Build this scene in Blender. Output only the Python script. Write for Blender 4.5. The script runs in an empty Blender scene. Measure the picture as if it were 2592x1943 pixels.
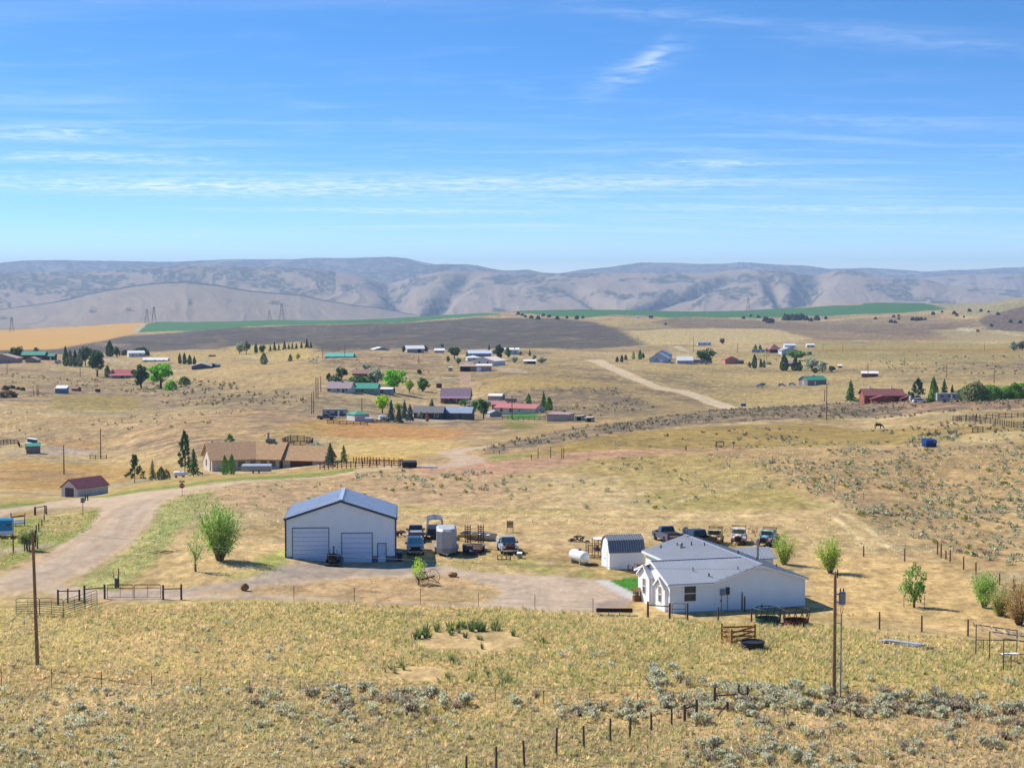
import bpy, math, random
import numpy as np
from mathutils import Vector, Matrix, Euler

# ---------------------------------------------------------------- camera, sky, sun
SC = bpy.context.scene
COL = SC.collection
F, CU, VH, CAMZ = 4400.0, 1296.0, 720.0, 31.8       # focal length in photograph pixels, horizon row, height of the drone
PITCH = math.atan((971.5 - VH) / F)
K = F / 1800.0
V0 = 971.5
cam = bpy.data.cameras.new('camera')
cam.sensor_width = 36.0
cam.lens = F / 2592.0 * 36.0
cam.clip_start, cam.clip_end = 0.5, 90000.0
cam_o = bpy.data.objects.new('camera', cam)
cam_o.location = (0, 0, CAMZ)
cam_o.rotation_euler = (math.radians(90) - PITCH, 0, 0)
COL.objects.link(cam_o)
SC.camera = cam_o

SUN_EL, SUN_AZ = math.radians(43.0), math.radians(-57.0)      # azimuth from +Y towards +X
sun_dir = Vector((math.sin(SUN_AZ) * math.cos(SUN_EL), math.cos(SUN_AZ) * math.cos(SUN_EL), math.sin(SUN_EL)))
sl = bpy.data.lights.new('sun', 'SUN')
sl.energy, sl.angle, sl.color = 4.2, math.radians(0.53), (1.0, 0.945, 0.86)
sun_o = bpy.data.objects.new('sun', sl)
sun_o.rotation_euler = (-sun_dir).to_track_quat('-Z', 'Y').to_euler()
sun_o.location = (-60, 40, 90)
COL.objects.link(sun_o)

W = bpy.data.worlds.new('World'); SC.world = W; W.use_nodes = True
def build_world():
    nt = W.node_tree; nt.nodes.clear()
    N = nt.nodes.new; L = nt.links.new
    out = N('ShaderNodeOutputWorld'); bg = N('ShaderNodeBackground'); L(bg.outputs[0], out.inputs[0])
    sky = N('ShaderNodeTexSky'); sky.sky_type = 'NISHITA'; sky.sun_disc = False
    sky.sun_elevation, sky.sun_rotation = SUN_EL, SUN_AZ
    sky.altitude, sky.air_density, sky.dust_density, sky.ozone_density = 1900.0, 1.0, 0.5, 2.4
    # high dry air: the deep blue comes down close to the horizon
    gt = N('ShaderNodeTexCoord'); vm = N('ShaderNodeVectorMath'); vm.operation = 'MULTIPLY'; vm.inputs[1].default_value = (1, 1, 3.2); L(gt.outputs['Generated'], vm.inputs[0])
    vn = N('ShaderNodeVectorMath'); vn.operation = 'NORMALIZE'; L(vm.outputs[0], vn.inputs[0]); L(vn.outputs[0], sky.inputs['Vector'])
    hs = N('ShaderNodeHueSaturation'); hs.inputs['Saturation'].default_value = 1.3; hs.inputs['Value'].default_value = 1.2
    L(sky.outputs[0], hs.inputs['Color'])
    # thin high cirrus, laid on a flat sheet high above the place
    tc = N('ShaderNodeTexCoord'); sp = N('ShaderNodeSeparateXYZ'); L(tc.outputs['Generated'], sp.inputs[0])
    def M(op, a, b=None, clamp=False):
        n = N('ShaderNodeMath'); n.operation = op; n.use_clamp = clamp
        for i, x in enumerate((a, b)):
            if x is None: continue
            if isinstance(x, (int, float)): n.inputs[i].default_value = x
            else: L(x, n.inputs[i])
        return n.outputs[0]
    zc = M('MAXIMUM', sp.outputs[2], 0.012)
    za = M('ADD', zc, 0.03)
    px, py = M('DIVIDE', sp.outputs[0], za), M('DIVIDE', sp.outputs[1], za)
    def layer(sx, sy, scale, detail, lo, hi, rot, off):
        cb = N('ShaderNodeCombineXYZ'); L(px, cb.inputs[0]); L(py, cb.inputs[1])
        mp = N('ShaderNodeMapping'); mp.inputs['Rotation'].default_value = (0, 0, rot)
        mp.inputs['Location'].default_value = off; mp.inputs['Scale'].default_value = (sx, sy, 1)
        L(cb.outputs[0], mp.inputs[0])
        nz = N('ShaderNodeTexNoise'); nz.inputs['Scale'].default_value = scale; nz.inputs['Detail'].default_value = detail
        nz.inputs['Roughness'].default_value = 0.55; nz.inputs['Distortion'].default_value = 0.8
        L(mp.outputs[0], nz.inputs['Vector'])
        mr = N('ShaderNodeMapRange'); mr.interpolation_type = 'SMOOTHSTEP'
        mr.inputs['From Min'].default_value = lo; mr.inputs['From Max'].default_value = hi
        L(nz.outputs['Fac'], mr.inputs['Value'])
        return mr.outputs[0]
    a = layer(0.30, 1.0, 1.3, 8.0, 0.47, 0.80, 0.07, (3.1, 4.55, 0.0))
    b = layer(0.9, 1.5, 2.2, 9.0, 0.48, 0.85, -0.45, (8.7, 2.3, 4.0))
    c = layer(0.35, 0.5, 0.6, 3.0, 0.30, 0.58, 0.0, (1.7, 6.1, 2.0))
    cl = M('MULTIPLY', M('ADD', M('MULTIPLY', a, 0.8), M('MULTIPLY', b, 0.45)), c)
    e1 = N('ShaderNodeMapRange'); e1.interpolation_type = 'SMOOTHSTEP'; L(sp.outputs[2], e1.inputs['Value'])
    for nm_, x_ in (('From Min', 0.072), ('From Max', 0.125), ('To Min', 1.15), ('To Max', 0.38)): e1.inputs[nm_].default_value = x_
    cl = M('MULTIPLY', M('MULTIPLY', cl, e1.outputs[0]), 0.36)
    # single feathers and long streaks of ice cloud, each at its own bearing and height
    A, E = M('DIVIDE', sp.outputs[0], sp.outputs[1]), M('DIVIDE', sp.outputs[2], sp.outputs[1])
    fib = layer(3.0, 3.0, 2.4, 8.0, 0.30, 0.72, 0.0, (2.2, 1.1, 7.0))
    for a0, e0, th, ls, lt, k in ((0.070, 0.122, 0.42, 0.024, 0.0060, 0.75), (0.083, 0.133, 0.75, 0.010, 0.0045, 0.5), (0.115, 0.0692, 0.0, 0.036, 0.0026, 1.1), (-0.262, 0.0865, 0.0, 0.036, 0.0042, 1.0), (-0.235, 0.0722, -0.03, 0.07, 0.0034, 1.0), (-0.19, 0.0560, -0.02, 0.17, 0.0056, 1.3), (0.02, 0.0590, 0.0, 0.15, 0.0052, 0.9), (-0.06, 0.0420, -0.01, 0.085, 0.0016, 1.2), (0.17, 0.0435, -0.01, 0.14, 0.0022, 1.0), (0.2, 0.0340, -0.02, 0.10, 0.0040, 0.45), (0.23, 0.1400, -0.10, 0.07, 0.0050, 0.22), (-0.192, 0.0182, 0.2, 0.010, 0.0020, 0.5), (0.09, 0.1530, -0.08, 0.06, 0.004, 0.25), (0.2, 0.093, -0.05, 0.09, 0.004, 0.3)):
        da, de = M('SUBTRACT', A, a0), M('SUBTRACT', E, e0); c_, s_ = math.cos(th), math.sin(th)
        s = M('DIVIDE', M('ADD', M('MULTIPLY', da, c_), M('MULTIPLY', de, s_)), ls); t = M('DIVIDE', M('SUBTRACT', M('MULTIPLY', de, c_), M('MULTIPLY', da, s_)), lt)
        g = M('POWER', 2.718, M('MULTIPLY', M('ADD', M('MULTIPLY', s, s), M('MULTIPLY', t, t)), -1.0))
        cl = M('ADD', cl, M('MULTIPLY', M('MULTIPLY', g, fib), k * 0.5))
    cl = M('MULTIPLY', cl, M('GREATER_THAN', sp.outputs[2], 0.0)); cl = M('MINIMUM', cl, 0.72)
    mx = N('ShaderNodeMix'); mx.data_type = 'RGBA'
    L(cl, mx.inputs[0]); L(hs.outputs[0], mx.inputs[6]); mx.inputs[7].default_value = (6.6, 7.2, 7.9, 1)
    L(mx.outputs[2], bg.inputs['Color'])
    bg.inputs['Strength'].default_value = 0.115
build_world()
SC.view_settings.view_transform = 'Standard'; SC.view_settings.look = 'None'
SC.view_settings.exposure = 0.68; SC.view_settings.gamma = 1.0; SC.view_settings.use_curve_mapping = False
SC.cycles.use_denoising = True
SC.cycles.volume_bounces = 0; SC.cycles.max_bounces = 6; SC.cycles.transparent_max_bounces = 8
SC.cycles.use_adaptive_sampling = True; SC.cycles.adaptive_threshold = 0.01

# ---------------------------------------------------------------- small helpers
RNG = np.random.default_rng(7)
random.seed(7)
def lin(c):
    c = np.asarray(c, float) / 255.0
    return np.where(c <= 0.04045, c / 12.92, ((c + 0.055) / 1.055) ** 2.4)
ALB = 1.62                      # picture value of a sunlit white ground at this exposure
def alb(*c):                    # albedo of a sunlit surface that shows sRGB colour c in the photograph
    return np.clip(lin(c) / ALB, 0.004, 0.85)
def hash2(ix, iy, s):
    h = (ix.astype(np.int64) * 374761393 + iy.astype(np.int64) * 668265263 + s * 1274126177) & 0xffffffff
    h = ((h ^ (h >> 13)) * 1274126177) & 0xffffffff
    return ((h ^ (h >> 16)) & 0xffff) / 65535.0
def vnoise(x, y, s=0):
    ix, iy = np.floor(x), np.floor(y); fx, fy = x - ix, y - iy
    fx, fy = fx * fx * (3 - 2 * fx), fy * fy * (3 - 2 * fy)
    a, b = hash2(ix, iy, s), hash2(ix + 1, iy, s); c, d = hash2(ix, iy + 1, s), hash2(ix + 1, iy + 1, s)
    return (a * (1 - fx) + b * fx) * (1 - fy) + (c * (1 - fx) + d * fx) * fy
def fbm(x, y, s=0, o=4):
    t, a, n = 0.0, 0.5, 0.0
    for i in range(o):
        t = t + a * vnoise(x * 2 ** i, y * 2 ** i, s + i); n += a; a *= 0.5
    return t / n
def sstep(a, b, x):
    t = np.clip((x - a) / (b - a), 0, 1); return t * t * (3 - 2 * t)

def ray(u, v):
    x, y = (u - CU) / F, (V0 - v) / F
    return np.array([x, math.cos(PITCH) + y * math.sin(PITCH), -math.sin(PITCH) + y * math.cos(PITCH)])
def at_depth(u, v, Y):
    d = ray(u, v); return np.array([0, 0, CAMZ]) + d * (Y / d[1])
def project(p):
    p = np.asarray(p, float); q = p - np.array([0, 0, CAMZ])
    dz = q[..., 1] * math.cos(PITCH) - q[..., 2] * math.sin(PITCH)
    dy = q[..., 1] * math.sin(PITCH) + q[..., 2] * math.cos(PITCH)
    return CU + F * q[..., 0] / dz, V0 - F * dy / dz

# ---------------------------------------------------------------- terrain shape: surveyed points (column, row, distance)
CTRL = """1296,1943,45.6 200,1943,45.6 2400,1943,45.6 -300,1943,45.6 2900,1943,45.6
1900,1540,69.2 1650,1500,73 860,1420,82 1300,1420,82 860,1300,100 860,1240,113 1300,1260,108 1296,1700,57.5 300,1650,60.7 2400,1640,61.4
2200,1480,75 2400,1420,82 2550,1420,82 2400,1250,111 2360,1130,138 2592,1110,141 2100,1135,140 1700,1140,143 1900,1250,110 2900,1250,108
100,1450,78 300,1500,73 -200,1450,78 450,1240,113 600,1215,119 0,1290,102 250,1285,103 -200,1290,102
200,1252,138 60,1236,143 350,1225,136 -200,1236,145 162,1200,172 255,1160,198 80,1148,200 0,1100,235 -300,1100,240
660,1190,153 500,1197,150 850,1180,146 745,1206,126 900,1192,129 1020,1168,138 1160,1145,148 1180,1130,154 1420,1130,148 1500,1080,180 1800,1085,176 2200,1078,195
1300,1100,180 1160,1095,190 1160,1062,238 800,1062,225 730,1045,242 700,1100,192 450,1090,208 1440,1066,234 1560,1076,210 1700,1056,230 1880,1036,250 2100,1024,250 2350,1014,240 2592,1006,235 2900,1000,235 2450,1072,178 2592,1072,178
1880,1030,312 1700,985,350 1520,915,470 1650,918,480 1300,960,350 1220,938,400 1150,1022,310 910,995,300 850,960,335 850,880,520 1050,885,545 1250,882,560 1200,905,475
660,900,520 750,872,600 560,882,600 500,932,450 300,960,420 350,1000,330 200,992,330 50,1000,305 0,1045,255 100,915,500 -100,925,480 330,880,690 -300,960,400
0,890,650 150,884,700 -300,885,650 0,838,1400 200,828,1450 365,818,1500 360,835,1250 330,850,1050 700,824,1200 700,870,750 1200,808,1350 1200,850,850 1000,880,600
1500,870,700 1560,832,950 1600,800,1400 1240,795,1900 1500,790,2000 2050,781,2100 2270,766,2000 2430,778,1800 2050,800,1500 1700,803,1400
2592,762,2200 2900,760,2200 2592,770,1300 2500,815,1100 2592,832,1000 2300,850,850 2000,850,850 2200,890,600 2592,890,600 2592,960,350 2592,930,430 2300,950,400 2060,972,385 2250,1012,290 2000,900,540 1800,880,620 2900,890,600 2900,960,350 2420,900,560"""
_cp = []
for t in CTRL.split():
    u, v, Y = map(float, t.split(',')); Y *= K
    _cp.append((u, Y, at_depth(u, v, Y)[2]))
for u in (-1200, -300, 600, 1296, 2000, 2900, 3800):
    for Y, z in ((-12, 0.3), (10, 0.3), (28, 0.1), (2700, -150), (3600, -230)): _cp.append((u, Y * K, z))
for u, s in ((-1200, 1), (3800, 1)):
    for Y, z in ((60, 0), (120, -1), (250, -11), (500, -18), (1200, -35), (2000, -55)): _cp.append((u, Y * K, z))
_cp = np.array(_cp)
AP = 20.0 * K                   # the survey fan starts a little behind the camera
def _ab(u, Y): return np.stack([u / 230.0, 4.6 * np.log((Y + AP) / K)], -1)
def _tps(A, B):
    d2 = ((A[:, None, :] - B[None, :, :]) ** 2).sum(-1)
    return 0.5 * d2 * np.log(d2 + 1e-9)
def _fit():
    X = _ab(_cp[:, 0], _cp[:, 1]); n = len(X)
    K = _tps(X, X) + np.eye(n) * 0.02
    Pm = np.hstack([np.ones((n, 1)), X]); A = np.zeros((n + 3, n + 3))
    A[:n, :n] = K; A[:n, n:] = Pm; A[n:, :n] = Pm.T
    return X, np.linalg.solve(A, np.concatenate([_cp[:, 2], np.zeros(3)]))
_X, _w = _fit()
def tps_eval(u, Y):
    Q = _ab(u, Y); out = np.empty(len(Q))
    for i in range(0, len(Q), 20000):
        q = Q[i:i + 20000]; out[i:i + 20000] = _tps(q, _X) @ _w[:-3] + _w[-3] + q @ _w[-2:]
    return out
# lattice of the ground sheet: columns fan out from (0,-AP), rows grow with distance
GU = np.concatenate([np.linspace(-1400, -140, 36, endpoint=False), np.linspace(-140, 2732, 815), np.linspace(2732, 4000, 37)[1:]])
def _rows():
    r = [4.0]
    while r[-1] < 3650: r.append(r[-1] * (1.05 if r[-1] < 52 else 1.0062 if r[-1] < 330 else 1.0085 if r[-1] < 1000 else 1.014))
    return np.array(r) * K
GR = _rows()                    # distance from the fan's apex
NU, NR = len(GU), len(GR)
# coarse thin-plate surface first, then resampled to the lattice
_cu, _cr = np.linspace(-1400, 4000, 190), np.exp(np.linspace(math.log(4.0), math.log(3800.0), 170)) * K
_g = np.stack(np.meshgrid(_cu, _cr), -1).reshape(-1, 2)
def _img_u(up, r):              # fan column -> picture column as used by the survey points
    Y = np.maximum(r - AP, 8.0 * K); return np.clip(CU + (up - CU) * r / Y, -1300, 3900)
_cz = tps_eval(_img_u(_g[:, 0], _g[:, 1]), np.maximum(_g[:, 1] - AP, -15 * K)).reshape(len(_cr), len(_cu))
def _bilin(Z, gu, gr, up, r):
    i = np.clip(np.interp(up, gu, np.arange(len(gu))), 0, len(gu) - 1.0001); j = np.clip(np.interp(r, gr, np.arange(len(gr))), 0, len(gr) - 1.0001)
    i0, j0 = i.astype(int), j.astype(int); fi, fj = i - i0, j - j0
    return (Z[j0, i0] * (1 - fi) + Z[j0, i0 + 1] * fi) * (1 - fj) + (Z[j0 + 1, i0] * (1 - fi) + Z[j0 + 1, i0 + 1] * fi) * fj
_UU, _RR = np.meshgrid(GU, GR)
GX, GY = (_UU - CU) / F * _RR, _RR - AP
GZ = _bilin(_cz, _cu, _cr, _UU.ravel(), _RR.ravel()).reshape(NR, NU)
GZ += (fbm(GX * 0.03, GY * 0.015, 3, 3) - 0.5) * 1.1 * np.clip((GY / K - 95) / 120, 0, 1)
GZ += (fbm(GX * 0.006, GY * 0.003, 9, 3) - 0.5) * 7.0 * np.clip((GY / K - 450) / 500, 0, 1)
GZ += (fbm(GX * 0.35, GY * 0.2, 5, 3) - 0.5) * 0.16
def ground_z(x, y):
    x, y = np.atleast_1d(np.asarray(x, float)), np.atleast_1d(np.asarray(y, float))
    r = np.clip(y + AP, 4.1 * K, 3600 * K); return _bilin(GZ, GU, GR, CU + x * F / r, r)
_YS = np.exp(np.linspace(math.log(20), math.log(3500), 1200)) * K
def P(u, v):                    # where the sight line through picture point (u, v) meets the ground
    d = ray(u, v); ts = _YS / d[1]
    h = CAMZ + d[2] * ts - ground_z(d[0] * ts, _YS)
    k = np.argmax(h < 0) if (h < 0).any() else len(h) - 1
    k = max(k, 1); a, b = ts[k - 1], ts[k]
    f = h[k - 1] / (h[k - 1] - h[k] + 1e-9) if h[k] < 0 else 1.0
    t = a + (b - a) * f
    x, y = d[0] * t, d[1] * t
    return Vector((x, y, float(ground_z(x, y)[0])))
def gp(x, y): return Vector((x, y, float(ground_z(x, y)[0])))
def inside(poly, x, y):
    poly = np.asarray(poly); r = np.zeros(x.shape, bool); n = len(poly)
    for i in range(n):
        x1, y1 = poly[i - 1]; x2, y2 = poly[i]
        if y1 == y2: continue
        c = ((y1 > y) != (y2 > y)) & (x < (x2 - x1) * (y - y1) / (y2 - y1) + x1); r ^= c
    return r
def sdist(poly, x, y):
    poly = np.asarray(poly); d = np.full(x.shape, 1e9)
    for i in range(len(poly)):
        a, b = poly[i - 1], poly[i]; ab = b - a; L2 = (ab ** 2).sum() + 1e-9
        t = np.clip(((x - a[0]) * ab[0] + (y - a[1]) * ab[1]) / L2, 0, 1)
        d = np.minimum(d, np.hypot(x - a[0] - t * ab[0], y - a[1] - t * ab[1]))
    return np.where(inside(poly, x, y), d, -d)
def wpoly(s):
    return np.array([list(P(*map(float, t.split(',')))[:2]) for t in s.split()])
# ---------------------------------------------------------------- materials and mesh builder
MATS = {}
def mat(name, col, rough=0.7, metal=0.0, var=0.12, scale=3.0, bump=0.0, spec=0.35, stretch=None, dark=None):
    """procedural paint / metal / wood: base colour broken by two noises, optional streak direction and stain colour"""
    if name in MATS: return MATS[name]
    m = bpy.data.materials.new(name); m.use_nodes = True; nt = m.node_tree; N = nt.nodes.new; L = nt.links.new
    b = nt.nodes['Principled BSDF']
    b.inputs['Roughness'].default_value = rough; b.inputs['Metallic'].default_value = metal
    b.inputs['Specular IOR Level'].default_value = spec
    tc = N('ShaderNodeTexCoord'); mp = N('ShaderNodeMapping'); L(tc.outputs['Object'], mp.inputs[0])
    if stretch: mp.inputs['Scale'].default_value = stretch
    nz = N('ShaderNodeTexNoise'); nz.inputs['Scale'].default_value = scale; nz.inputs['Detail'].default_value = 5
    L(mp.outputs[0], nz.inputs['Vector'])
    cr = N('ShaderNodeValToRGB'); e = cr.color_ramp.elements
    c = np.array(col[:3])
    d = np.array(dark[:3]) if dark is not None else c * (1 - 2.2 * var)
    e[0].position, e[1].position = 0.32, 0.68
    e[0].color = (*np.clip(d, 0, 1), 1); e[1].color = (*np.clip(c * (1 + 0.6 * var), 0, 1), 1)
    L(nz.outputs['Fac'], cr.inputs[0]); L(cr.outputs[0], b.inputs['Base Color'])
    if bump:
        bp = N('ShaderNodeBump'); bp.inputs['Strength'].default_value = bump; bp.inputs['Distance'].default_value = 0.03
        L(nz.outputs['Fac'], bp.inputs['Height']); L(bp.outputs[0], b.inputs['Normal'])
    MATS[name] = m; return m
def attr_mat(name, rough=0.9, var=0.2, scale=4.0, bump=0.0, transl=0.0, spec=0.1, attr='Col'):
    if name in MATS: return MATS[name]
    m = bpy.data.materials.new(name); m.use_nodes = True; nt = m.node_tree; N = nt.nodes.new; L = nt.links.new
    b = nt.nodes['Principled BSDF']; b.inputs['Roughness'].default_value = rough; b.inputs['Specular IOR Level'].default_value = spec
    at = N('ShaderNodeAttribute'); at.attribute_name = attr
    tc = N('ShaderNodeTexCoord'); nz = N('ShaderNodeTexNoise'); nz.inputs['Scale'].default_value = scale; nz.inputs['Detail'].default_value = 4
    L(tc.outputs['Object'], nz.inputs['Vector'])
    mr = N('ShaderNodeMapRange'); mr.inputs['From Min'].default_value, mr.inputs['From Max'].default_value = 0.3, 0.7
    mr.inputs['To Min'].default_value, mr.inputs['To Max'].default_value = 1 - var, 1 + var
    L(nz.outputs['Fac'], mr.inputs['Value'])
    vm = N('ShaderNodeVectorMath'); vm.operation = 'SCALE'; L(at.outputs['Color'], vm.inputs[0]); L(mr.outputs[0], vm.inputs['Scale'])
    L(vm.outputs[0], b.inputs['Base Color'])
    if transl:
        tr = N('ShaderNodeBsdfTranslucent'); L(vm.outputs[0], tr.inputs['Color'])
        mx = N('ShaderNodeMixShader'); mx.inputs[0].default_value = transl
        L(b.outputs[0], mx.inputs[1]); L(tr.outputs[0], mx.inputs[2]); L(mx.outputs[0], nt.nodes['Material Output'].inputs[0])
    MATS[name] = m; return m

def np_mesh(name, verts, faces, mats=None, colors=None, smooth=False, fmat=None):
    """faces: (n,3) or (n,4) integer array"""
    me = bpy.data.meshes.new(name); verts = np.asarray(verts, np.float32); faces = np.asarray(faces, np.int32)
    k = faces.shape[1]; n = len(faces)
    me.vertices.add(len(verts)); me.vertices.foreach_set('co', verts.ravel())
    me.loops.add(n * k); me.loops.foreach_set('vertex_index', faces.ravel())
    me.polygons.add(n); me.polygons.foreach_set('loop_start', np.arange(0, n * k, k, dtype=np.int32))
    me.polygons.foreach_set('use_smooth', np.full(n, smooth))
    if fmat is not None: me.polygons.foreach_set('material_index', np.asarray(fmat, np.int32))
    for nm, c in (colors or {}).items():
        a = me.color_attributes.new(nm, 'FLOAT_COLOR', 'POINT')
        c = np.asarray(c, np.float32); c = np.hstack([c, np.ones((len(c), 1), np.float32)]) if c.shape[1] == 3 else c
        a.data.foreach_set('color', c.ravel())
    for m in (mats or []): me.materials.append(m)
    me.update(calc_edges=True); me.validate()
    return me
def link(name, me, parent=None, loc=None, rotz=0.0):
    o = bpy.data.objects.new(name, me); COL.objects.link(o)
    if parent is not None: o.parent = parent
    if loc is not None: o.location = loc
    if rotz: o.rotation_euler = (0, 0, rotz)
    return o
def tag(o, label, cat, group=None):
    o['label'] = label; o['category'] = cat
    if group: o['group'] = group
    return o
def empty(name, loc, rotz=0.0, label=None, cat=None, group=None):
    o = bpy.data.objects.new(name, None); o.empty_display_size = 0.3; COL.objects.link(o)
    o.location = loc; o.rotation_euler = (0, 0, rotz)
    if label: tag(o, label, cat, group)
    return o
def struct(name, me, kind='structure', label=None):
    o = link(name, me); o['kind'] = kind
    if label: o['label'] = label
    return o
def copy_tree(o, parent=None):
    c = o.copy(); COL.objects.link(c)
    if parent is not None: c.parent = parent
    for ch in o.children: copy_tree(ch, c)
    return c

class MB:
    """collects boxes, tubes and prisms of one part; build() links them as one mesh"""
    def __init__(s): s.v, s.f = [], []
    def add(s, vs, fs):
        o = len(s.v); s.v += [tuple(p) for p in vs]; s.f += [tuple(i + o for i in f) for f in fs]; return s
    def box(s, c, d, rot=None):
        x, y, z = d[0] / 2, d[1] / 2, d[2] / 2
        vs = [Vector((i * x, j * y, k * z)) for k in (-1, 1) for j in (-1, 1) for i in (-1, 1)]
        if rot is not None:
            R = Euler(rot).to_matrix(); vs = [R @ p for p in vs]
        c = Vector(c)
        return s.add([p + c for p in vs], [(0, 2, 3, 1), (4, 5, 7, 6), (0, 1, 5, 4), (2, 6, 7, 3), (0, 4, 6, 2), (1, 3, 7, 5)])
    def b2(s, a, b): return s.box([(p + q) / 2 for p, q in zip(a, b)], [abs(q - p) for p, q in zip(a, b)])
    def tube(s, p0, p1, r0, r1=None, n=6, cap=True):
        p0, p1 = Vector(p0), Vector(p1); r1 = r0 if r1 is None else r1
        d = (p1 - p0); q = d.to_track_quat('Z', 'Y').to_matrix() if d.length > 1e-6 else Matrix.Identity(3)
        vs = []
        for p, r in ((p0, r0), (p1, r1)):
            for i in range(n):
                a = 2 * math.pi * i / n; vs.append(p + q @ Vector((r * math.cos(a), r * math.sin(a), 0)))
        fs = [(i, (i + 1) % n, n + (i + 1) % n, n + i) for i in range(n)]
        if cap: fs += [tuple(range(n - 1, -1, -1)), tuple(range(n, 2 * n))]
        return s.add(vs, fs)
    def path(s, pts, r, n=6):
        for a, b in zip(pts[:-1], pts[1:]): s.tube(a, b, r, n=n)
        return s
    def bar(s, a, b, w, h):
        """flat bar from a to b, w wide (horizontal), h high"""
        a, b = Vector(a), Vector(b); d = (b - a).normalized(); up = Vector((0, 0, 1))
        if abs(d.z) > 0.95: up = Vector((0, 1, 0))
        sd = d.cross(up).normalized(); u2 = sd.cross(d)
        vs = [p + sd * (i * w / 2) + u2 * (j * h / 2) for p in (a, b) for i, j in ((-1, -1), (1, -1), (1, 1), (-1, 1))]
        return s.add(vs, [(0, 1, 2, 3)[::-1], (4, 5, 6, 7), (0, 1, 5, 4), (1, 2, 6, 5), (2, 3, 7, 6), (3, 0, 4, 7)])
    def prism(s, prof, a, b, axis='x'):
        """prof: closed 2-D outline, pushed from a to b along axis (outline in the other two axes)"""
        n = len(prof)
        def mk(t, p): return {'x': (t, p[0], p[1]), 'y': (p[0], t, p[1]), 'z': (p[0], p[1], t)}[axis]
        vs = [mk(a, p) for p in prof] + [mk(b, p) for p in prof]
        return s.add(vs, [tuple(range(n))[::-1], tuple(range(n, 2 * n))] + [(i, (i + 1) % n, n + (i + 1) % n, n + i) for i in range(n)])
    def lathe(s, prof, c=(0, 0, 0), n=16, axis='z'):
        c = Vector(c); vs = []
        for r, h in prof:
            for i in range(n):
                a = 2 * math.pi * i / n; p = (r * math.cos(a), r * math.sin(a), h)
                if axis == 'x': p = (p[2], p[0], p[1])
                if axis == 'y': p = (p[0], p[2], p[1])
                vs.append(c + Vector(p))
        fs = []
        for k in range(len(prof) - 1):
            for i in range(n): j = (i + 1) % n; fs.append((k * n + i, k * n + j, (k + 1) * n + j, (k + 1) * n + i))
        m = len(prof) - 1
        fs += [tuple(range(n - 1, -1, -1)), tuple(range(m * n, m * n + n))]
        return s.add(vs, fs)
    def sheet(s, pts, t):
        """a flat plate with thickness t along its normal"""
        p = [Vector(q) for q in pts]; nrm = (p[1] - p[0]).cross(p[2] - p[0]).normalized(); n = len(p)
        return s.add(p + [q + nrm * t for q in p], [tuple(range(n))[::-1], tuple(range(n, 2 * n))] + [(i, (i + 1) % n, n + (i + 1) % n, n + i) for i in range(n)])
    def mesh(s, name, m, smooth=False):
        me = bpy.data.meshes.new(name); me.from_pydata(s.v, [], s.f)
        import bmesh
        bm = bmesh.new(); bm.from_mesh(me); bmesh.ops.recalc_face_normals(bm, faces=bm.faces); bm.to_mesh(me); bm.free()
        if smooth:
            me.polygons.foreach_set('use_smooth', [True] * len(me.polygons))
            me.set_sharp_from_angle(angle=math.radians(40))
        me.materials.append(m); return me
    def build(s, name, m, parent=None, smooth=False, loc=None, rotz=0.0):
        return link(name, s.mesh(name, m, smooth), parent, loc, rotz)
# ---------------------------------------------------------------- land cover of the ground sheet
gx, gy, gz = GX.ravel(), GY.ravel(), GZ.ravel()
dist = np.hypot(gx, gy) / K; gh = gy * 0.55    # patches lie a little longer in depth than across
big = fbm(gx * 0.012, gh * 0.02, 21, 4)
mid = fbm(gx * 0.08, gh * 0.13, 33, 4)
col = np.tile(alb(208, 178, 132), (len(gx), 1))
def blend(w, c):
    global col
    col = col * (1 - w[:, None]) + np.asarray(c)[None, :] * w[:, None]
blend(0.6 * sstep(0.50, 0.64, mid), alb(176, 154, 94))
mid2 = fbm(gx * 0.035, gh * 0.09, 35, 5)
blend(0.45 * sstep(0.53, 0.66, mid2), alb(196, 158, 106)); blend(0.55 * sstep(0.56, 0.66, fbm(gx * 0.05, gh * 0.12, 37, 5)), alb(172, 160, 124)); blend(0.5 * sstep(0.56, 0.66, fbm(gx * 0.06, gh * 0.1, 39, 5)), alb(228, 200, 152))
blend(0.5 * sstep(0.55, 0.7, big), alb(214, 170, 128))
sage = np.clip(0.25 + 0.9 * (big - 0.45) * 2, 0, 0.6) * sstep(120, 200, dist)
cls = np.zeros(len(gx), np.int8)
wob = (fbm(gx * 0.4, gh * 0.4, 51, 3) - 0.5)
def paint(poly, c, op=1.0, feather=1.5, edge=1.0, sg=None, k=None, patch=None):
    """poly in picture points; opacity op; sg sets how much low brush grows; k marks its own surface"""
    global sage
    w = wpoly(poly); a, b = w.min(0) - 6 * feather, w.max(0) + 6 * feather
    m = np.where((gx > a[0]) & (gx < b[0]) & (gy > a[1]) & (gy < b[1]))[0]
    if not len(m): return
    d = sdist(w, gx[m], gy[m]) + wob[m] * 2 * edge
    f = sstep(-feather, feather, d) * op
    if patch: f = f * sstep(patch[1], patch[2], fbm(gx[m] * patch[0], gh[m] * patch[0] * 1.2, 77, 4))
    full = np.zeros(len(gx)); full[m] = f
    blend(full, alb(*c))
    if sg is not None: sage = sage * (1 - full) + sg * full
    if k is not None: cls[m[d > 0]] = k
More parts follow.
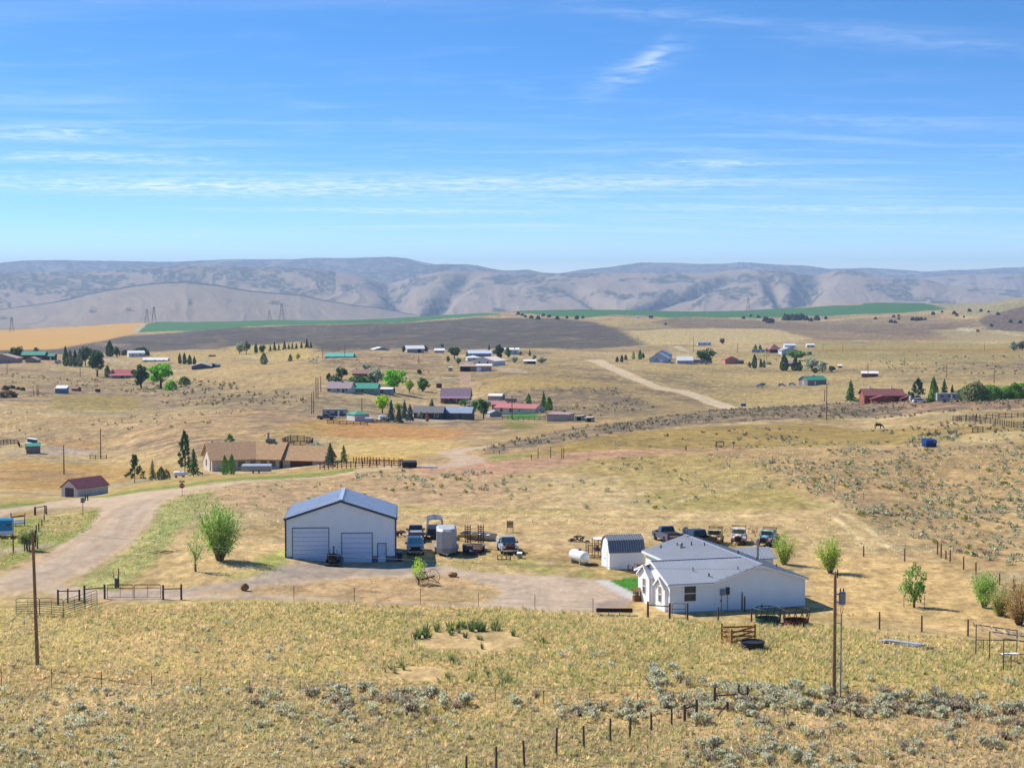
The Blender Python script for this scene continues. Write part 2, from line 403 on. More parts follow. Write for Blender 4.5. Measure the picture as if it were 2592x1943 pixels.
def track(pts, width, c, op=0.8):
    w = wpoly(pts); width *= 1.7
    for p, q in zip(w[:-1], w[1:]):
        ab = q - p; t = np.clip(((gx - p[0]) * ab[0] + (gy - p[1]) * ab[1]) / (ab @ ab), 0, 1)
        d = np.hypot(gx - p[0] - t * ab[0], gy - p[1] - t * ab[1]) + wob * 0.4
        blend((1 - sstep(width * 0.5, width, d)) * op, alb(*c))
# far country
paint("1400,900 1530,945 1700,995 1850,1040 1500,1090 1300,1085 1250,1000 1200,950", (192, 164, 112), 0.8, 12, 6)
paint("1560,920 2100,870 2592,870 2592,1000 2300,1010 1900,1030 1700,980", (196, 170, 116), 0.75, 14, 6)
paint("1900,885 2592,880 2592,912 1900,905", (178, 162, 108), 0.8, 10, 5, 0.15)
paint("1200,955 1500,960 1560,975 1500,1000 1250,1000", (196, 166, 104), 0.7, 10, 5, 0.1)
paint("1650,990 2000,985 2160,1000 1900,1030 1850,1025 1700,990", (202, 176, 118), 0.6, 8, 4, 0.1)
paint("1250,995 1560,985 1680,1030 1500,1060 1330,1050 1220,1010", (172, 146, 112), 0.7, 10, 6, 0.75)
paint("1500,870 2592,858 2592,830 2300,800 1600,800 1560,832", (172, 148, 116), 0.7, 30, 12, 0.6)
paint("1560,833 1585,837 1750,831 1950,832 2060,857 1900,872 1640,873 1592,858", (208, 184, 134), 0.95, 7, 3, 0.02)
paint("1620,800 1950,815 2450,820 2480,838 2300,850 1950,832 1700,828 1570,826", (168, 142, 112), 0.8, 25, 12, 0.7)
paint("2350,835 2500,825 2592,838 2592,860 2420,868", (194, 174, 128), 0.85, 14, 6, 0.05)
paint("2030,868 2592,866 2592,880 2030,882", (184, 166, 106), 0.8, 10, 5, 0.1)
paint("2060,884 2592,880 2592,892 2400,893 2060,890", (178, 142, 84), 0.75, 6, 4, 0.1)
track("2000,889 2300,891 2592,887", 2.2, (222, 200, 150), 0.9)
track("2592,850 2520,836 2490,825 2475,815 2500,812 2470,808", 3.0, (214, 196, 150), 0.9)
paint("2410,833 2440,829 2475,834 2450,840", (222, 205, 170), 0.9, 4, 2)
paint("2478,812 2592,755 2700,740 2700,850 2592,838 2500,834", (150, 126, 108), 0.95, 8, 6, 1.0)
paint("1540,825 1600,812 1700,805 1650,815 1700,826 1620,833", (186, 168, 118), 0.8, 12, 6, 0.1)
paint("1480,826 1560,806 1620,800 1700,804 1650,815 1560,823", (198, 172, 122), 0.85, 10, 5, 0.05)
paint("-300,885 0,885 140,884 235,868 300,852 520,832 850,822 1200,804 1420,806 1500,815 1560,832 1625,873 1500,882 1200,884 1000,882 850,890 700,876 560,884 450,886 300,892 150,896", (128, 114, 100), 0.97, 12, 8, 1.0)
DH = "300,870 520,836 850,826 1200,808 1420,810 1500,818 1560,834 1610,870 1200,880 850,886 560,880"
paint(DH, (98, 90, 80), 0.9, 20, 10, patch=(0.012, 0.42, 0.54)); paint(DH, (178, 154, 126), 0.6, 20, 10, patch=(0.02, 0.54, 0.64)); paint(DH, (84, 82, 76), 0.75, 20, 10, patch=(0.045, 0.48, 0.56)); paint(DH, (152, 138, 112), 0.6, 20, 10, patch=(0.08, 0.52, 0.6))
paint("240,866 330,870 320,880 250,876", (190, 160, 130), 0.7, 8, 5, 0.3)
paint("505,870 560,858 585,866 540,882 500,880", (186, 160, 128), 0.75, 10, 8, 0.4, patch=(0.03, 0.4, 0.55))
paint("950,868 1010,850 1100,834 1060,846 1030,868 980,880", (176, 146, 122), 0.55, 10, 10, 0.5, patch=(0.03, 0.4, 0.55))
paint("-400,882 0,886 140,883 215,869 300,852 338,846 352,830 369,817 200,826 0,837 -400,850", (228, 178, 100), 1, 6, 3, 0.0, 4)
paint("346,841 366,819 700,805 1000,799 1240,792 1275,795 1130,806 1020,816 850,821 700,823 500,836", (86, 136, 84), 1, 6, 3, 0.0, 5)
paint("1296,789 1500,781 2050,778 2180,771 2270,764 2350,770 2424,779 2300,791 2050,801 1850,804 1700,804 1560,797 1480,804 1400,801 1330,793", (80, 130, 78), 1, 6, 3, 0.0, 5)
paint("2285,766 2430,762 2700,755 2592,775 2520,796 2440,800 2400,783", (180, 168, 128), 0.9, 10, 4, 0.15)
track("341,842 350,832 362,822 380,817", 4, (206, 190, 160), 0.9)
paint("560,880 760,862 800,884 805,905 700,912 600,905", (206, 178, 116), 0.9, 7, 3, 0.05)
paint("300,895 560,882 640,905 560,918 380,918 300,910", (204, 176, 120), 0.8, 8, 4, 0.05)
paint("0,905 150,920 330,905 400,925 250,945 0,935", (204, 178, 128), 0.7, 8, 4, 0.1)
paint("0,930 280,950 480,965 900,1000 900,1040 500,1040 0,985", (190, 162, 118), 0.6, 10, 6, 0.55)
paint("130,1000 350,1000 360,1035 130,1035", (176, 154, 92), 0.85, 3, 2, 0.1)
paint("0,1040 700,1040 680,1120 480,1105 0,1090", (214, 178, 128), 0.6, 8, 5, 0.2)
paint("470,925 700,905 830,925 830,975 640,985 480,975", (206, 174, 118), 0.6, 8, 5, 0.1)
paint("730,1072 800,1060 950,1066 1100,1082 1210,1090 1120,1118 960,1112 800,1100", (206, 152, 92), 0.85, 7, 4, 0.0)
paint("620,1130 730,1078 860,1058 800,1110 740,1150", (190, 164, 96), 0.6, 6, 4, 0.1)
paint("840,1105 1100,1110 1190,1125 1110,1150 960,1168 850,1160", (214, 184, 122), 0.85, 5, 3, 0.0)
paint("860,1150 1010,1145 1080,1160 1010,1175 870,1176", (206, 166, 92), 0.7, 3, 2, 0.0)
paint("1285,1066 1345,1073 1350,1084 1300,1086 1270,1078", (132, 134, 58), 0.9, 3, 2, 0.0)
paint("1360,1046 1370,1056 1300,1062 1270,1054 1290,1048", (92, 140, 62), 1, 0.8, 0.4, 0.0)
paint("1210,1140 1500,1095 1560,1075 1470,1070 1300,1092 1200,1115", (196, 164, 104), 0.6, 6, 3, 0.1)
paint("1370,1075 1540,1062 1560,1068 1450,1076 1560,1090 1420,1086", (216, 178, 130), 0.7, 5, 3, 0.05)
# left middle ground
paint("0,1165 330,1160 480,1180 470,1195 330,1215 130,1240 0,1240", (202, 160, 92), 0.75, 5, 4, 0.05)
paint("0,1190 200,1195 330,1200 130,1222 0,1215", (184, 146, 100), 0.6, 4, 3, 0.3)
paint("130,1148 300,1130 480,1150 480,1185 350,1185 250,1175", (216, 184, 130), 0.7, 4, 3, 0.05)
paint("30,1146 160,1130 260,1138 250,1146 120,1152", (198, 176, 156), 0.85, 3, 2, 0.0)
paint("100,1106 250,1118 260,1136 130,1128", (196, 150, 104), 0.7, 3, 2, 0.0)
paint("0,1252 110,1262 300,1238 500,1205 700,1196 900,1180 905,1188 640,1208 460,1228 300,1247 0,1280", (192, 168, 104), 0.9, 2, 1.5, 0.0)
paint("0,1276 300,1246 460,1226 700,1203 900,1184 905,1191 700,1211 460,1234 300,1253 0,1287", (140, 152, 76), 0.85, 0.8, 0.8, 0.0)
# ridge and hillsides
paint("1330,1150 1500,1105 1700,1085 2050,1072 2420,1080 2592,1076 2592,1108 2100,1128 1700,1136 1500,1140 1350,1166", (186, 156, 88), 0.85, 4, 3, 0.25)
paint("1180,1132 1400,1096 1560,1073 1880,1034 2592,1004 2592,1034 2100,1056 1700,1080 1450,1112 1250,1145", (178, 150, 116), 0.85, 4, 3, 0.85)
paint("2150,1020 2500,1012 2592,1010 2592,1030 2300,1038", (206, 160, 126), 0.7, 4, 3, 0.4)
paint("1235,1150 1500,1150 1480,1165 1350,1172 1235,1170", (150, 154, 82), 0.8, 2, 1.5, 0.0)
paint("1000,1182 1220,1168 1480,1143 1870,1130 1890,1140 1500,1162 1250,1205 1100,1210", (208, 160, 132), 0.8, 3, 2, 0.1)
paint("1900,1132 2300,1128 2330,1120 2592,1105 2592,1124 2300,1134", (212, 182, 134), 0.7, 2, 1.5, 0.1)
paint("2400,1112 2480,1095 2592,1090 2592,1108 2450,1122", (212, 186, 136), 0.9, 2, 1, 0.0)
track("2330,1131 2450,1128 2592,1131", 1.6, (226, 202, 156), 0.9)
paint("450,1262 620,1222 900,1198 1100,1190 1300,1210 1250,1280 900,1270 560,1300", (208, 172, 134), 0.65, 4, 3, 0.1)
paint("1500,1160 1800,1140 2000,1160 1950,1220 1600,1230 1500,1200", (190, 166, 104), 0.7, 5, 4, 0.1)
paint("1650,1240 2000,1230 2100,1285 1800,1300 1600,1290", (188, 170, 104), 0.75, 4, 3, 0.05)
paint("1750,1138 2100,1130 2592,1120 2592,1440 2350,1380 2150,1290 1900,1180", (206, 170, 122), 0.7, 4, 3, 0.3)
paint("900,1270 1300,1290 2100,1288 2200,1340 2250,1410 2050,1400 1650,1345 1300,1345 1010,1330", (216, 184, 134), 0.85, 3, 2, 0.0)
paint("1000,1282 1500,1292 1500,1302 1000,1296", (178, 164, 100), 0.5, 2, 2)
for a in ("1000,1312 1500,1316 2100,1312", "1100,1300 1600,1303 2000,1302", "1280,1331 1550,1330", "2130,1296 2190,1330 2240,1380 2280,1402", "2100,1300 2160,1350 2215,1400", "1700,1275 1780,1250 1860,1238", "1650,1272 1740,1250", "1200,1280 1700,1288 2100,1287"):
    track(a, 0.35, (232, 208, 160), 0.75)
track("2020,1408 2200,1418 2400,1424", 0.5, (170, 140, 100), 0.7)
# home yard
paint("400,1400 480,1345 720,1385 726,1430 640,1462 430,1490", (222, 190, 138), 0.85, 2, 1.2)
paint("2040,1400 2290,1405 2420,1440 2592,1540 2592,1612 2150,1568 2040,1545", (226, 190, 134), 0.9, 2, 1.2)
paint("1600,1500 1650,1545 2150,1560 2150,1572 1650,1560 1590,1545", (220, 186, 130), 0.8, 1, 0.8)
paint("640,1420 726,1388 726,1430 690,1440", (168, 176, 90), 0.8, 1, 0.8)
paint("560,1455 730,1430 700,1462 600,1470", (184, 172, 106), 0.7, 1.5, 1)
paint("1300,1420 1380,1408 1500,1420 1520,1450 1560,1462 1500,1470 1380,1462 1280,1440", (170, 166, 98), 0.75, 1.5, 1.2, patch=(0.5, 0.35, 0.6))
paint("1010,1390 1250,1400 1330,1405 1340,1440 1180,1446 1010,1425", (176, 162, 96), 0.6, 1.2, 1, patch=(0.6, 0.4, 0.6))
paint("475,1250 545,1243 520,1275 470,1325 430,1380 370,1440 300,1492 170,1490 260,1432 330,1388 385,1322 412,1276", (180, 174, 112), 0.9, 0.8, 0.8)
paint("480,1262 530,1255 470,1320 420,1380 360,1435 330,1450 390,1370 420,1310", (150, 164, 96), 0.7, 1.2, 1, patch=(0.3, 0.35, 0.6))
paint("0,1318 250,1288 256,1300 235,1337 180,1367 100,1397 0,1442", (158, 162, 84), 0.9, 0.8, 0.6)
paint("112,1305 200,1292 214,1312 190,1342 120,1352 100,1330", (210, 182, 126), 0.85, 1.2, 1)
paint("0,1345 60,1340 60,1362 0,1366", (204, 164, 96), 0.7, 1, 0.8)
# bare earth of the pasture
paint("-300,1535 200,1528 900,1525 1600,1555 2150,1585 2592,1620 2900,1640 2900,1760 2000,1790 1000,1720 -300,1660", (212, 184, 124), 0.8, 2, 1.2)
paint("-300,1540 900,1530 1600,1560 2592,1640 2592,1790 1000,1730 -300,1680", (190, 174, 104), 0.6, 2, 2, patch=(0.12, 0.44, 0.6))
paint("-300,1735 700,1760 1300,1800 1900,1840 2592,1830 2592,1990 -300,1990", (172, 154, 106), 0.75, 3, 2, patch=(0.1, 0.3, 0.55))
paint("900,1545 1400,1556 1700,1580 2150,1590 2592,1640 2592,1700 1700,1700 1000,1640", (184, 170, 104), 0.45, 3, 3, patch=(0.15, 0.35, 0.6))
paint("1045,1602 1170,1588 1290,1598 1350,1630 1260,1654 1110,1650 1050,1630", (228, 194, 142), 0.95, 0.8, 0.8)
paint("970,1690 1080,1684 1160,1700 1090,1728 985,1720", (228, 194, 142), 0.9, 0.8, 0.8)
paint("250,1532 480,1535 420,1560 250,1560", (208, 170, 124), 0.5, 2, 1)
paint("1900,1830 2592,1780 2592,1943 1800,1943", (212, 176, 136), 0.7, 2, 2)
# tracked surfaces
ROAD = (218, 194, 166)
main = "0,1455 82,1430 127,1398 177,1367 221,1338 248,1307 256,1288 253,1284 177,1281 127,1286 63,1291 0,1307 -160,1330 -160,1312 0,1289 95,1277 190,1261 285,1256 348,1246 452,1237 538,1227 700,1213 900,1193 1000,1180 1030,1178 1000,1184 900,1197 700,1216 560,1232 494,1241 443,1257 408,1272 389,1303 373,1332 348,1357 316,1386 269,1417 221,1443 158,1474 111,1492 63,1497 0,1507 -160,1530 -160,1500"
paint(main, ROAD, 1, 0.5, 0.5, 0.0, 1)
paint("30,1470 120,1432 200,1395 270,1345 300,1300 330,1270 400,1262 375,1300 350,1345 300,1385 220,1432 120,1475 30,1490", (200, 184, 166), 0.6, 1.5, 0.8)
for a in ("0,1480 120,1448 230,1400 300,1345 320,1300 380,1262 470,1243", "0,1500 120,1470 250,1415 330,1355 360,1300 410,1262", "0,1300 130,1282 300,1268 450,1250", "60,1440 150,1398 230,1352 265,1312 330,1275"):
    track(a, 0.5, (198, 168, 138), 0.4)
scurve = "1040,1176 1113,1181 1128,1173 1143,1164 1133,1154 1103,1146 1110,1142 1166,1133 1223,1129 1260,1124 1260,1127 1223,1134 1185,1141 1172,1146 1187,1151 1214,1155 1228,1162 1220,1170 1182,1178 1100,1186"
paint(scurve, (214, 190, 162), 1, 0.5, 0.3, 0.0, 1)
paint("1479,912 1500,910 1525,910 1545,922 1587,939 1629,959 1674,978 1704,984 1749,990 1798,1006 1848,1024 1885,1034 1848,1037 1811,1029 1773,1014 1724,996 1694,989 1654,984 1629,972 1575,952 1537,934 1505,919", (228, 206, 172), 1, 0.8, 0.4, 0.0, 1)
paint("1300,922 1500,921 1500,923 1300,924", (206, 184, 146), 0.9, 1.5, 0.5, 0.0)
paint("1162,941 1185,941 1190,955 1192,975 1172,975 1164,955", (186, 156, 136), 0.9, 1.5, 0.6, 0.0, 2)
paint("1250,930 1310,932 1345,943 1310,943 1260,938", (196, 172, 144), 0.9, 2, 1, 0.0)
paint("600,899 640,901 700,908 690,912 630,904", (206, 190, 156), 0.9, 2, 0.5)
paint("1702,876 1720,875 1752,890 1740,891 1712,882", (222, 208, 172), 0.95, 2, 0.5)
paint("1005,1057 1085,1057 1190,1062 1120,1068 1010,1066", (190, 176, 160), 0.9, 1, 0.5, 0.0, 2)
paint("255,905 330,918 330,922 270,915", (206, 188, 160), 0.8, 2, 1)
paint("0,1391 60,1383 130,1372 140,1378 70,1392 0,1402", (206, 180, 160), 0.85, 0.6, 0.4)
drive = "100,1492 158,1478 250,1494 411,1489 459,1491 538,1479 601,1471 665,1466 700,1442 726,1424 1000,1424 1109,1431 1188,1444 1283,1453 1400,1455 1503,1466 1541,1488 1601,1518 1580,1535 1560,1546 1400,1548 1300,1540 1180,1532 950,1526 780,1516 640,1516 420,1518 250,1516 150,1512"
paint(drive, (214, 192, 168), 1, 0.4, 0.4, 0.0, 2)
paint("700,1440 726,1424 1000,1424 1109,1431 1120,1442 1000,1455 800,1460 640,1478 480,1500 300,1508 300,1497 460,1492 600,1472", (184, 170, 154), 0.8, 0.9, 0.7)
for a in ("280,1506 470,1497 620,1478 760,1458 1000,1446 1200,1463 1380,1490", "290,1510 480,1502 640,1484 780,1463 1000,1451 1180,1470 1330,1500", "430,1507 640,1511 900,1522 1200,1531", "790,1428 830,1445 900,1452", "920,1428 900,1445 840,1456"): track(a, 0.3, (176, 156, 140), 0.5)
paint("1480,1530 1600,1508 1602,1520 1570,1538 1500,1545", (170, 152, 142), 0.8, 0.9, 0.6)
paint("640,1485 720,1478 808,1470 935,1461 1046,1460 1125,1454 1188,1466 1245,1479 1270,1497 1251,1517 1220,1529 1000,1525 850,1516 760,1508 640,1506", (210, 176, 132), 1, 0.4, 0.5, 0.0, 0)
paint("1100,1480 1230,1482 1255,1500 1210,1522 1080,1515", (184, 160, 118), 0.6, 1, 1)
paint("500,1492 600,1490 680,1500 600,1506 480,1503", (196, 168, 130), 0.8, 0.4, 0.4)
paint("1545,1470 1583,1463 1640,1462 1640,1502 1602,1501", (84, 150, 44), 1, 0.15, 0.1, 0.0, 3)
paint("1503,1467 1541,1465 1543,1469 1604,1501 1640,1502 1640,1516 1601,1519 1583,1511 1542,1489 1515,1474", (224, 216, 206), 1, 0.2, 0.05, 0.0, 6)

# dry straw is yellower than the survey colours, which include blue skylight
lum = col @ np.array([0.3, 0.59, 0.11]); k0 = np.where(cls == 0, 1.07, np.where(cls < 3, 1.1, 1.0))[:, None]
col = np.clip((lum[:, None] + (col - lum[:, None]) * k0) * np.where((cls == 0)[:, None], np.array([1.01, 1.015, 0.965]), np.where((cls < 3)[:, None], np.array([1.03, 1.0, 0.95]), 1.0)), 0.004, 0.9)
# fine streaks and clods that would be lost in the shader
fine = fbm(gx * 0.9, gh * 1.1, 91, 3)
amp = np.where(cls == 0, 0.42, np.where((cls == 1) | (cls == 2), 0.2, 0.06))
col = np.clip(col * (1 + (fine - 0.5)[:, None] * 2 * amp[:, None]), 0.004, 0.9)

def ground_mat(name, bump=0.5, grain=0.18, speck=True, rough=0.95):
    m = bpy.data.materials.new(name); m.use_nodes = True; nt = m.node_tree; N = nt.nodes.new; L = nt.links.new
    b = nt.nodes['Principled BSDF']; b.inputs['Roughness'].default_value = rough; b.inputs['Specular IOR Level'].default_value = 0.12
    at = N('ShaderNodeAttribute'); at.attribute_name = 'Col'
    tc = N('ShaderNodeTexCoord')
    def noise(sc, det, st=(1, 1, 1)):
        mp = N('ShaderNodeMapping'); mp.inputs['Scale'].default_value = st; L(tc.outputs['Object'], mp.inputs[0])
        n = N('ShaderNodeTexNoise'); n.inputs['Scale'].default_value = sc; n.inputs['Detail'].default_value = det; n.inputs['Roughness'].default_value = 0.6
        L(mp.outputs[0], n.inputs['Vector']); return n.outputs['Fac']
    def rng(x, a, c, lo, hi):
        r = N('ShaderNodeMapRange'); r.inputs['From Min'].default_value, r.inputs['From Max'].default_value = a, c
        r.inputs['To Min'].default_value, r.inputs['To Max'].default_value = lo, hi; L(x, r.inputs['Value']); return r.outputs[0]
    n1, n2 = noise(1.5, 7, (1, 0.5, 1)), noise(0.23, 6)
    k1, k2 = rng(n1, 0.3, 0.7, 1 - grain, 1 + grain), rng(n2, 0.3, 0.7, 1 - grain * 0.7, 1 + grain * 0.7)
    mm = N('ShaderNodeMath'); mm.operation = 'MULTIPLY'; L(k1, mm.inputs[0]); L(k2, mm.inputs[1])
    vm = N('ShaderNodeVectorMath'); vm.operation = 'SCALE'; L(at.outputs['Color'], vm.inputs[0]); L(mm.outputs[0], vm.inputs['Scale'])
    c = vm.outputs[0]
    if speck:
        am = N('ShaderNodeAttribute'); am.attribute_name = 'Brush'
        sx = N('ShaderNodeSeparateColor'); L(am.outputs['Color'], sx.inputs[0])
        for sc_, seed, wgt in ((0.30, 0.0, 0.9), (0.11, 17.0, 0.75), (0.03, 31.0, 0.5)):
            mp = N('ShaderNodeMapping'); mp.inputs['Location'].default_value = (seed, seed, 0); mp.inputs['Scale'].default_value = (1, 0.7, 0.3); L(tc.outputs['Object'], mp.inputs[0])
            n = N('ShaderNodeTexNoise'); n.inputs['Scale'].default_value = sc_; n.inputs['Detail'].default_value = 3; L(mp.outputs[0], n.inputs['Vector'])
            s_ = rng(n.outputs['Fac'], 0.48, 0.58, 0, wgt)
            ml = N('ShaderNodeMath'); ml.operation = 'MULTIPLY'; ml.use_clamp = True; L(s_, ml.inputs[0]); L(sx.outputs[0], ml.inputs[1])
            mx = N('ShaderNodeMix'); mx.data_type = 'RGBA'; L(ml.outputs[0], mx.inputs[0]); L(c, mx.inputs[6]); mx.inputs[7].default_value = (*alb(98, 92, 84), 1)
            c = mx.outputs[2]
    L(c, b.inputs['Base Color'])
    bp = N('ShaderNodeBump'); bp.inputs['Strength'].default_value = bump; bp.inputs['Distance'].default_value = 0.12
    L(n1, bp.inputs['Height']); L(bp.outputs[0], b.inputs['Normal'])
    return m
idx = np.arange(NR * NU).reshape(NR, NU)
quads = np.stack([idx[:-1, :-1], idx[:-1, 1:], idx[1:, 1:], idx[1:, :-1]], -1).reshape(-1, 4)
qc = np.where((cls[quads] == cls[quads[:, :1]]).all(1), cls[quads[:, 0]], cls[quads].max(1))
verts_all = np.stack([gx, gy, gz], -1)
for k, nm, mt in ((0, 'ground', ground_mat('dry_grassland', 0.8, 0.3)), (1, 'gravel_road', ground_mat('graded_gravel', 0.4, 0.13, False)), (2, 'driveway', ground_mat('driveway_gravel', 0.45, 0.15, False)),
                  (3, 'lawn', ground_mat('lawn_soil', 0.4, 0.2, False)), (4, 'wheat_field', ground_mat('ripe_wheat', 0.3, 0.05, False)), (5, 'irrigated_field', ground_mat('green_crop', 0.3, 0.08, False)), (6, 'concrete_walk', ground_mat('poured_concrete', 0.08, 0.05, False))):
    q = quads[qc == k]
    if not len(q): continue
    un, inv = np.unique(q, return_inverse=True)
    br = np.stack([sage[un]] * 3, -1)
    struct(nm, np_mesh(nm, verts_all[un], inv.reshape(-1, 4), [mt], {'Col': col[un], 'Brush': br}, smooth=True))

# ---------------------------------------------------------------- hills and mountains on the far side of the basin
def hill(name, crest, Yf, Yc, zf, tan, veg, dens, gullies=(), relief=40.0, seed=0, ext=0.35, caps=0.0, patch_scale=1.0):
    Yf, Yc = Yf * K, Yc * K
    cu = np.array([c[0] for c in crest], float); cv = np.array([c[1] for c in crest], float)
    us = np.arange(cu[0], cu[-1] + 1, 3.0); ts = np.concatenate([np.linspace(0, 1, 120), 1 + np.linspace(0.02, ext, 10)])
    U, T = np.meshgrid(us, ts)
    vc = np.interp(U, cu, cv) + (fbm(U * 0.02, U * 0 + seed, seed, 4) - 0.5) * 3.0
    Y = Yf + (Yc - Yf) * T
    zc = CAMZ + (VH - vc) / F * Yc
    tt = np.minimum(T, 1.0)
    pr = 0.55 * tt + 0.45 * tt ** 1.7
    z = zf + (zc - zf) * pr - np.maximum(T - 1, 0) * (zc - zf) * 1.6
    env = np.sin(np.pi * np.clip(tt, 0, 1)) ** 0.7 * (T <= 1)
    warp = (fbm(U * 0.006, T * 3, seed + 5, 3) - 0.5) * 120
    rid = 1 - np.abs(2 * fbm((U + warp) * 0.016, T * 1.7, seed + 11, 4) - 1)
    z += env * (rid - 0.72) * relief * 2.2
    vg = np.zeros_like(U); shade = np.zeros_like(U)
    for pts, w, dep in gullies:
        pu = np.array([p[0] for p in pts], float); pt = np.array([p[1] for p in pts], float)
        o = np.argsort(pt); c = np.interp(T, pt[o], pu[o]); inr = sstep(pt.min() - 0.08, pt.min() + 0.05, T) * (1 - sstep(pt.max() - 0.05, pt.max() + 0.08, T))
        ww = w * (0.5 + 0.9 * T)
        g = np.exp(-((U - c) / ww) ** 2) * inr
        z -= g * dep; vg = np.maximum(vg, np.exp(-((U - c + ww * 0.5 + (rid - 0.7) * 60) / (ww * 0.75)) ** 2) * inr * 1.1)
    n = fbm((U + warp * 0.8) * 0.015, T * 7, seed + 31, 7)
    n2 = fbm(U * 0.11 + warp * 0.05, T * 34, seed + 41, 5)
    dd = dens(U, T) if callable(dens) else dens
    vg = np.maximum(vg, 0.85 * sstep(0.66 - 0.42 * dd, 0.76 - 0.42 * dd, n * 0.8 + n2 * 0.2))
    vg = vg * (0.35 + 0.65 * sstep(0.38, 0.56, n2))
    if caps: vg = np.maximum(vg, sstep(1 - caps, 1 - caps * 0.5, T))
    X = (U - CU) / F * Y
    c = alb(*tan)[None] * (0.85 + 0.3 * fbm(U * 0.02, T * 8, seed + 51, 4).reshape(-1, 1)) * (1 - vg.reshape(-1, 1)) + alb(*veg)[None] * vg.reshape(-1, 1)
    nr, nu = U.shape; ii = np.arange(nr * nu).reshape(nr, nu)
    q = np.stack([ii[:-1, :-1], ii[:-1, 1:], ii[1:, 1:], ii[1:, :-1]], -1).reshape(-1, 4)
    me = np_mesh(name, np.stack([X.ravel(), Y.ravel(), z.ravel()], -1), q, [attr_mat('hill_cover', 0.95, 0.10, 0.02)], {'Col': c}, smooth=True)
    struct(name, me)
TAN, VEG = (186, 166, 140), (70, 88, 74)
hill('foothill', [(-500, 830), (-200, 800), (0, 782), (100, 770), (180, 756), (230, 742), (290, 730), (350, 721), (400, 716), (470, 712), (560, 723), (640, 736), (700, 741), (760, 746), (830, 761), (950, 778), (1050, 795), (1150, 815)],
     2450, 4000, -200, (178, 160, 136), VEG, 0.05, (), 7, 3, 0.4, caps=0.035)
dL = lambda U, T: np.where(U < 1050, 0.22 + 0.62 * T * (U < 850), 0.06 + 0.36 * T)
hill('hill_range', [(-600, 690), (-200, 694), (0, 689), (60, 688), (200, 690), (330, 683), (450, 672), (600, 674), (700, 676), (800, 680), (880, 692), (950, 706), (985, 712), (1030, 704), (1060, 698), (1100, 690), (1150, 684), (1210, 685), (1300, 697), (1370, 694), (1440, 691), (1560, 691), (1700, 690), (1800, 690), (1850, 683), (1890, 681), (1950, 685), (2020, 688), (2060, 686), (2100, 683), (2140, 682), (2190, 690), (2230, 700), (2280, 704), (2340, 707), (2400, 721), (2450, 725), (2500, 730), (2592, 736), (2800, 745), (3200, 735)],
     3300, 5900, -200, TAN, VEG, dL,
     [([(960, 0.25), (1010, 0.55), (985, 0.97)], 34, 70), ([(1080, 0.15), (1120, 0.4), (1165, 0.75), (1190, 0.95)], 26, 60), ([(1560, 0.22), (1500, 0.5), (1440, 0.75)], 30, 60),
      ([(1565, 0.2), (1680, 0.45), (1790, 0.7), (1850, 0.9)], 26, 60), ([(2010, 0.08), (2030, 0.4), (2050, 0.75), (2060, 0.98)], 30, 90), ([(2000, 0.12), (1970, 0.5), (1950, 0.85)], 18, 40), ([(640, 0.2), (560, 0.5), (470, 0.8)], 40, 50)], 12, 13, 0.3)
hill('blue_ridge_near', [(500, 740), (700, 712), (800, 700), (900, 690), (1000, 686), (1080, 672), (1120, 668), (1180, 669), (1210, 672), (1240, 679), (1270, 684), (1310, 684), (1335, 682), (1370, 689), (1430, 694), (1520, 712)], 6500, 7600, -150, (170, 160, 140), VEG, 0.75, (), 26, 23, 0.3)
hill('blue_ridge', [(-700, 668), (-200, 664), (0, 665), (60, 660), (170, 659), (290, 660), (400, 663), (500, 660), (600, 656), (700, 657), (800, 653), (900, 652), (985, 650), (1030, 654), (1070, 664), (1100, 669), (1180, 676), (1300, 690), (1400, 693), (1440, 688), (1470, 682), (1540, 676), (1600, 667), (1620, 664), (1700, 665), (1760, 668), (1830, 667), (1870, 664), (1960, 669), (2030, 672), (2100, 680), (2180, 679), (2240, 680), (2340, 687), (2400, 683), (2480, 681), (2540, 677), (2592, 676), (2800, 672), (3200, 668)],
     7800, 9600, -150, (176, 166, 146), VEG, 0.72, (), 36, 37, 0.25)
hill('pale_ridge', [(2180, 735), (2280, 712), (2360, 700), (2430, 696), (2592, 693), (2800, 690), (3100, 688)], 5900, 7400, -150, TAN, VEG, 0.15, (), 30, 47, 0.3)
# the air between: one closed box of thin haze
hb = MB().b2((-12500, -400, -310), (12500, 30500, 470))
hz = bpy.data.materials.new('haze_air'); hz.use_nodes = True; hz.node_tree.nodes.clear()
pv = hz.node_tree.nodes.new('ShaderNodeVolumePrincipled'); ho = hz.node_tree.nodes.new('ShaderNodeOutputMaterial')
pv.inputs['Color'].default_value = (0.56, 0.74, 1.0, 1); pv.inputs['Density'].default_value = 1.3e-4 / K; pv.inputs['Anisotropy'].default_value = 0.0
hz.node_tree.links.new(pv.outputs[0], ho.inputs['Volume'])
hzo = hb.build('haze', hz); hzo['kind'] = 'stuff'
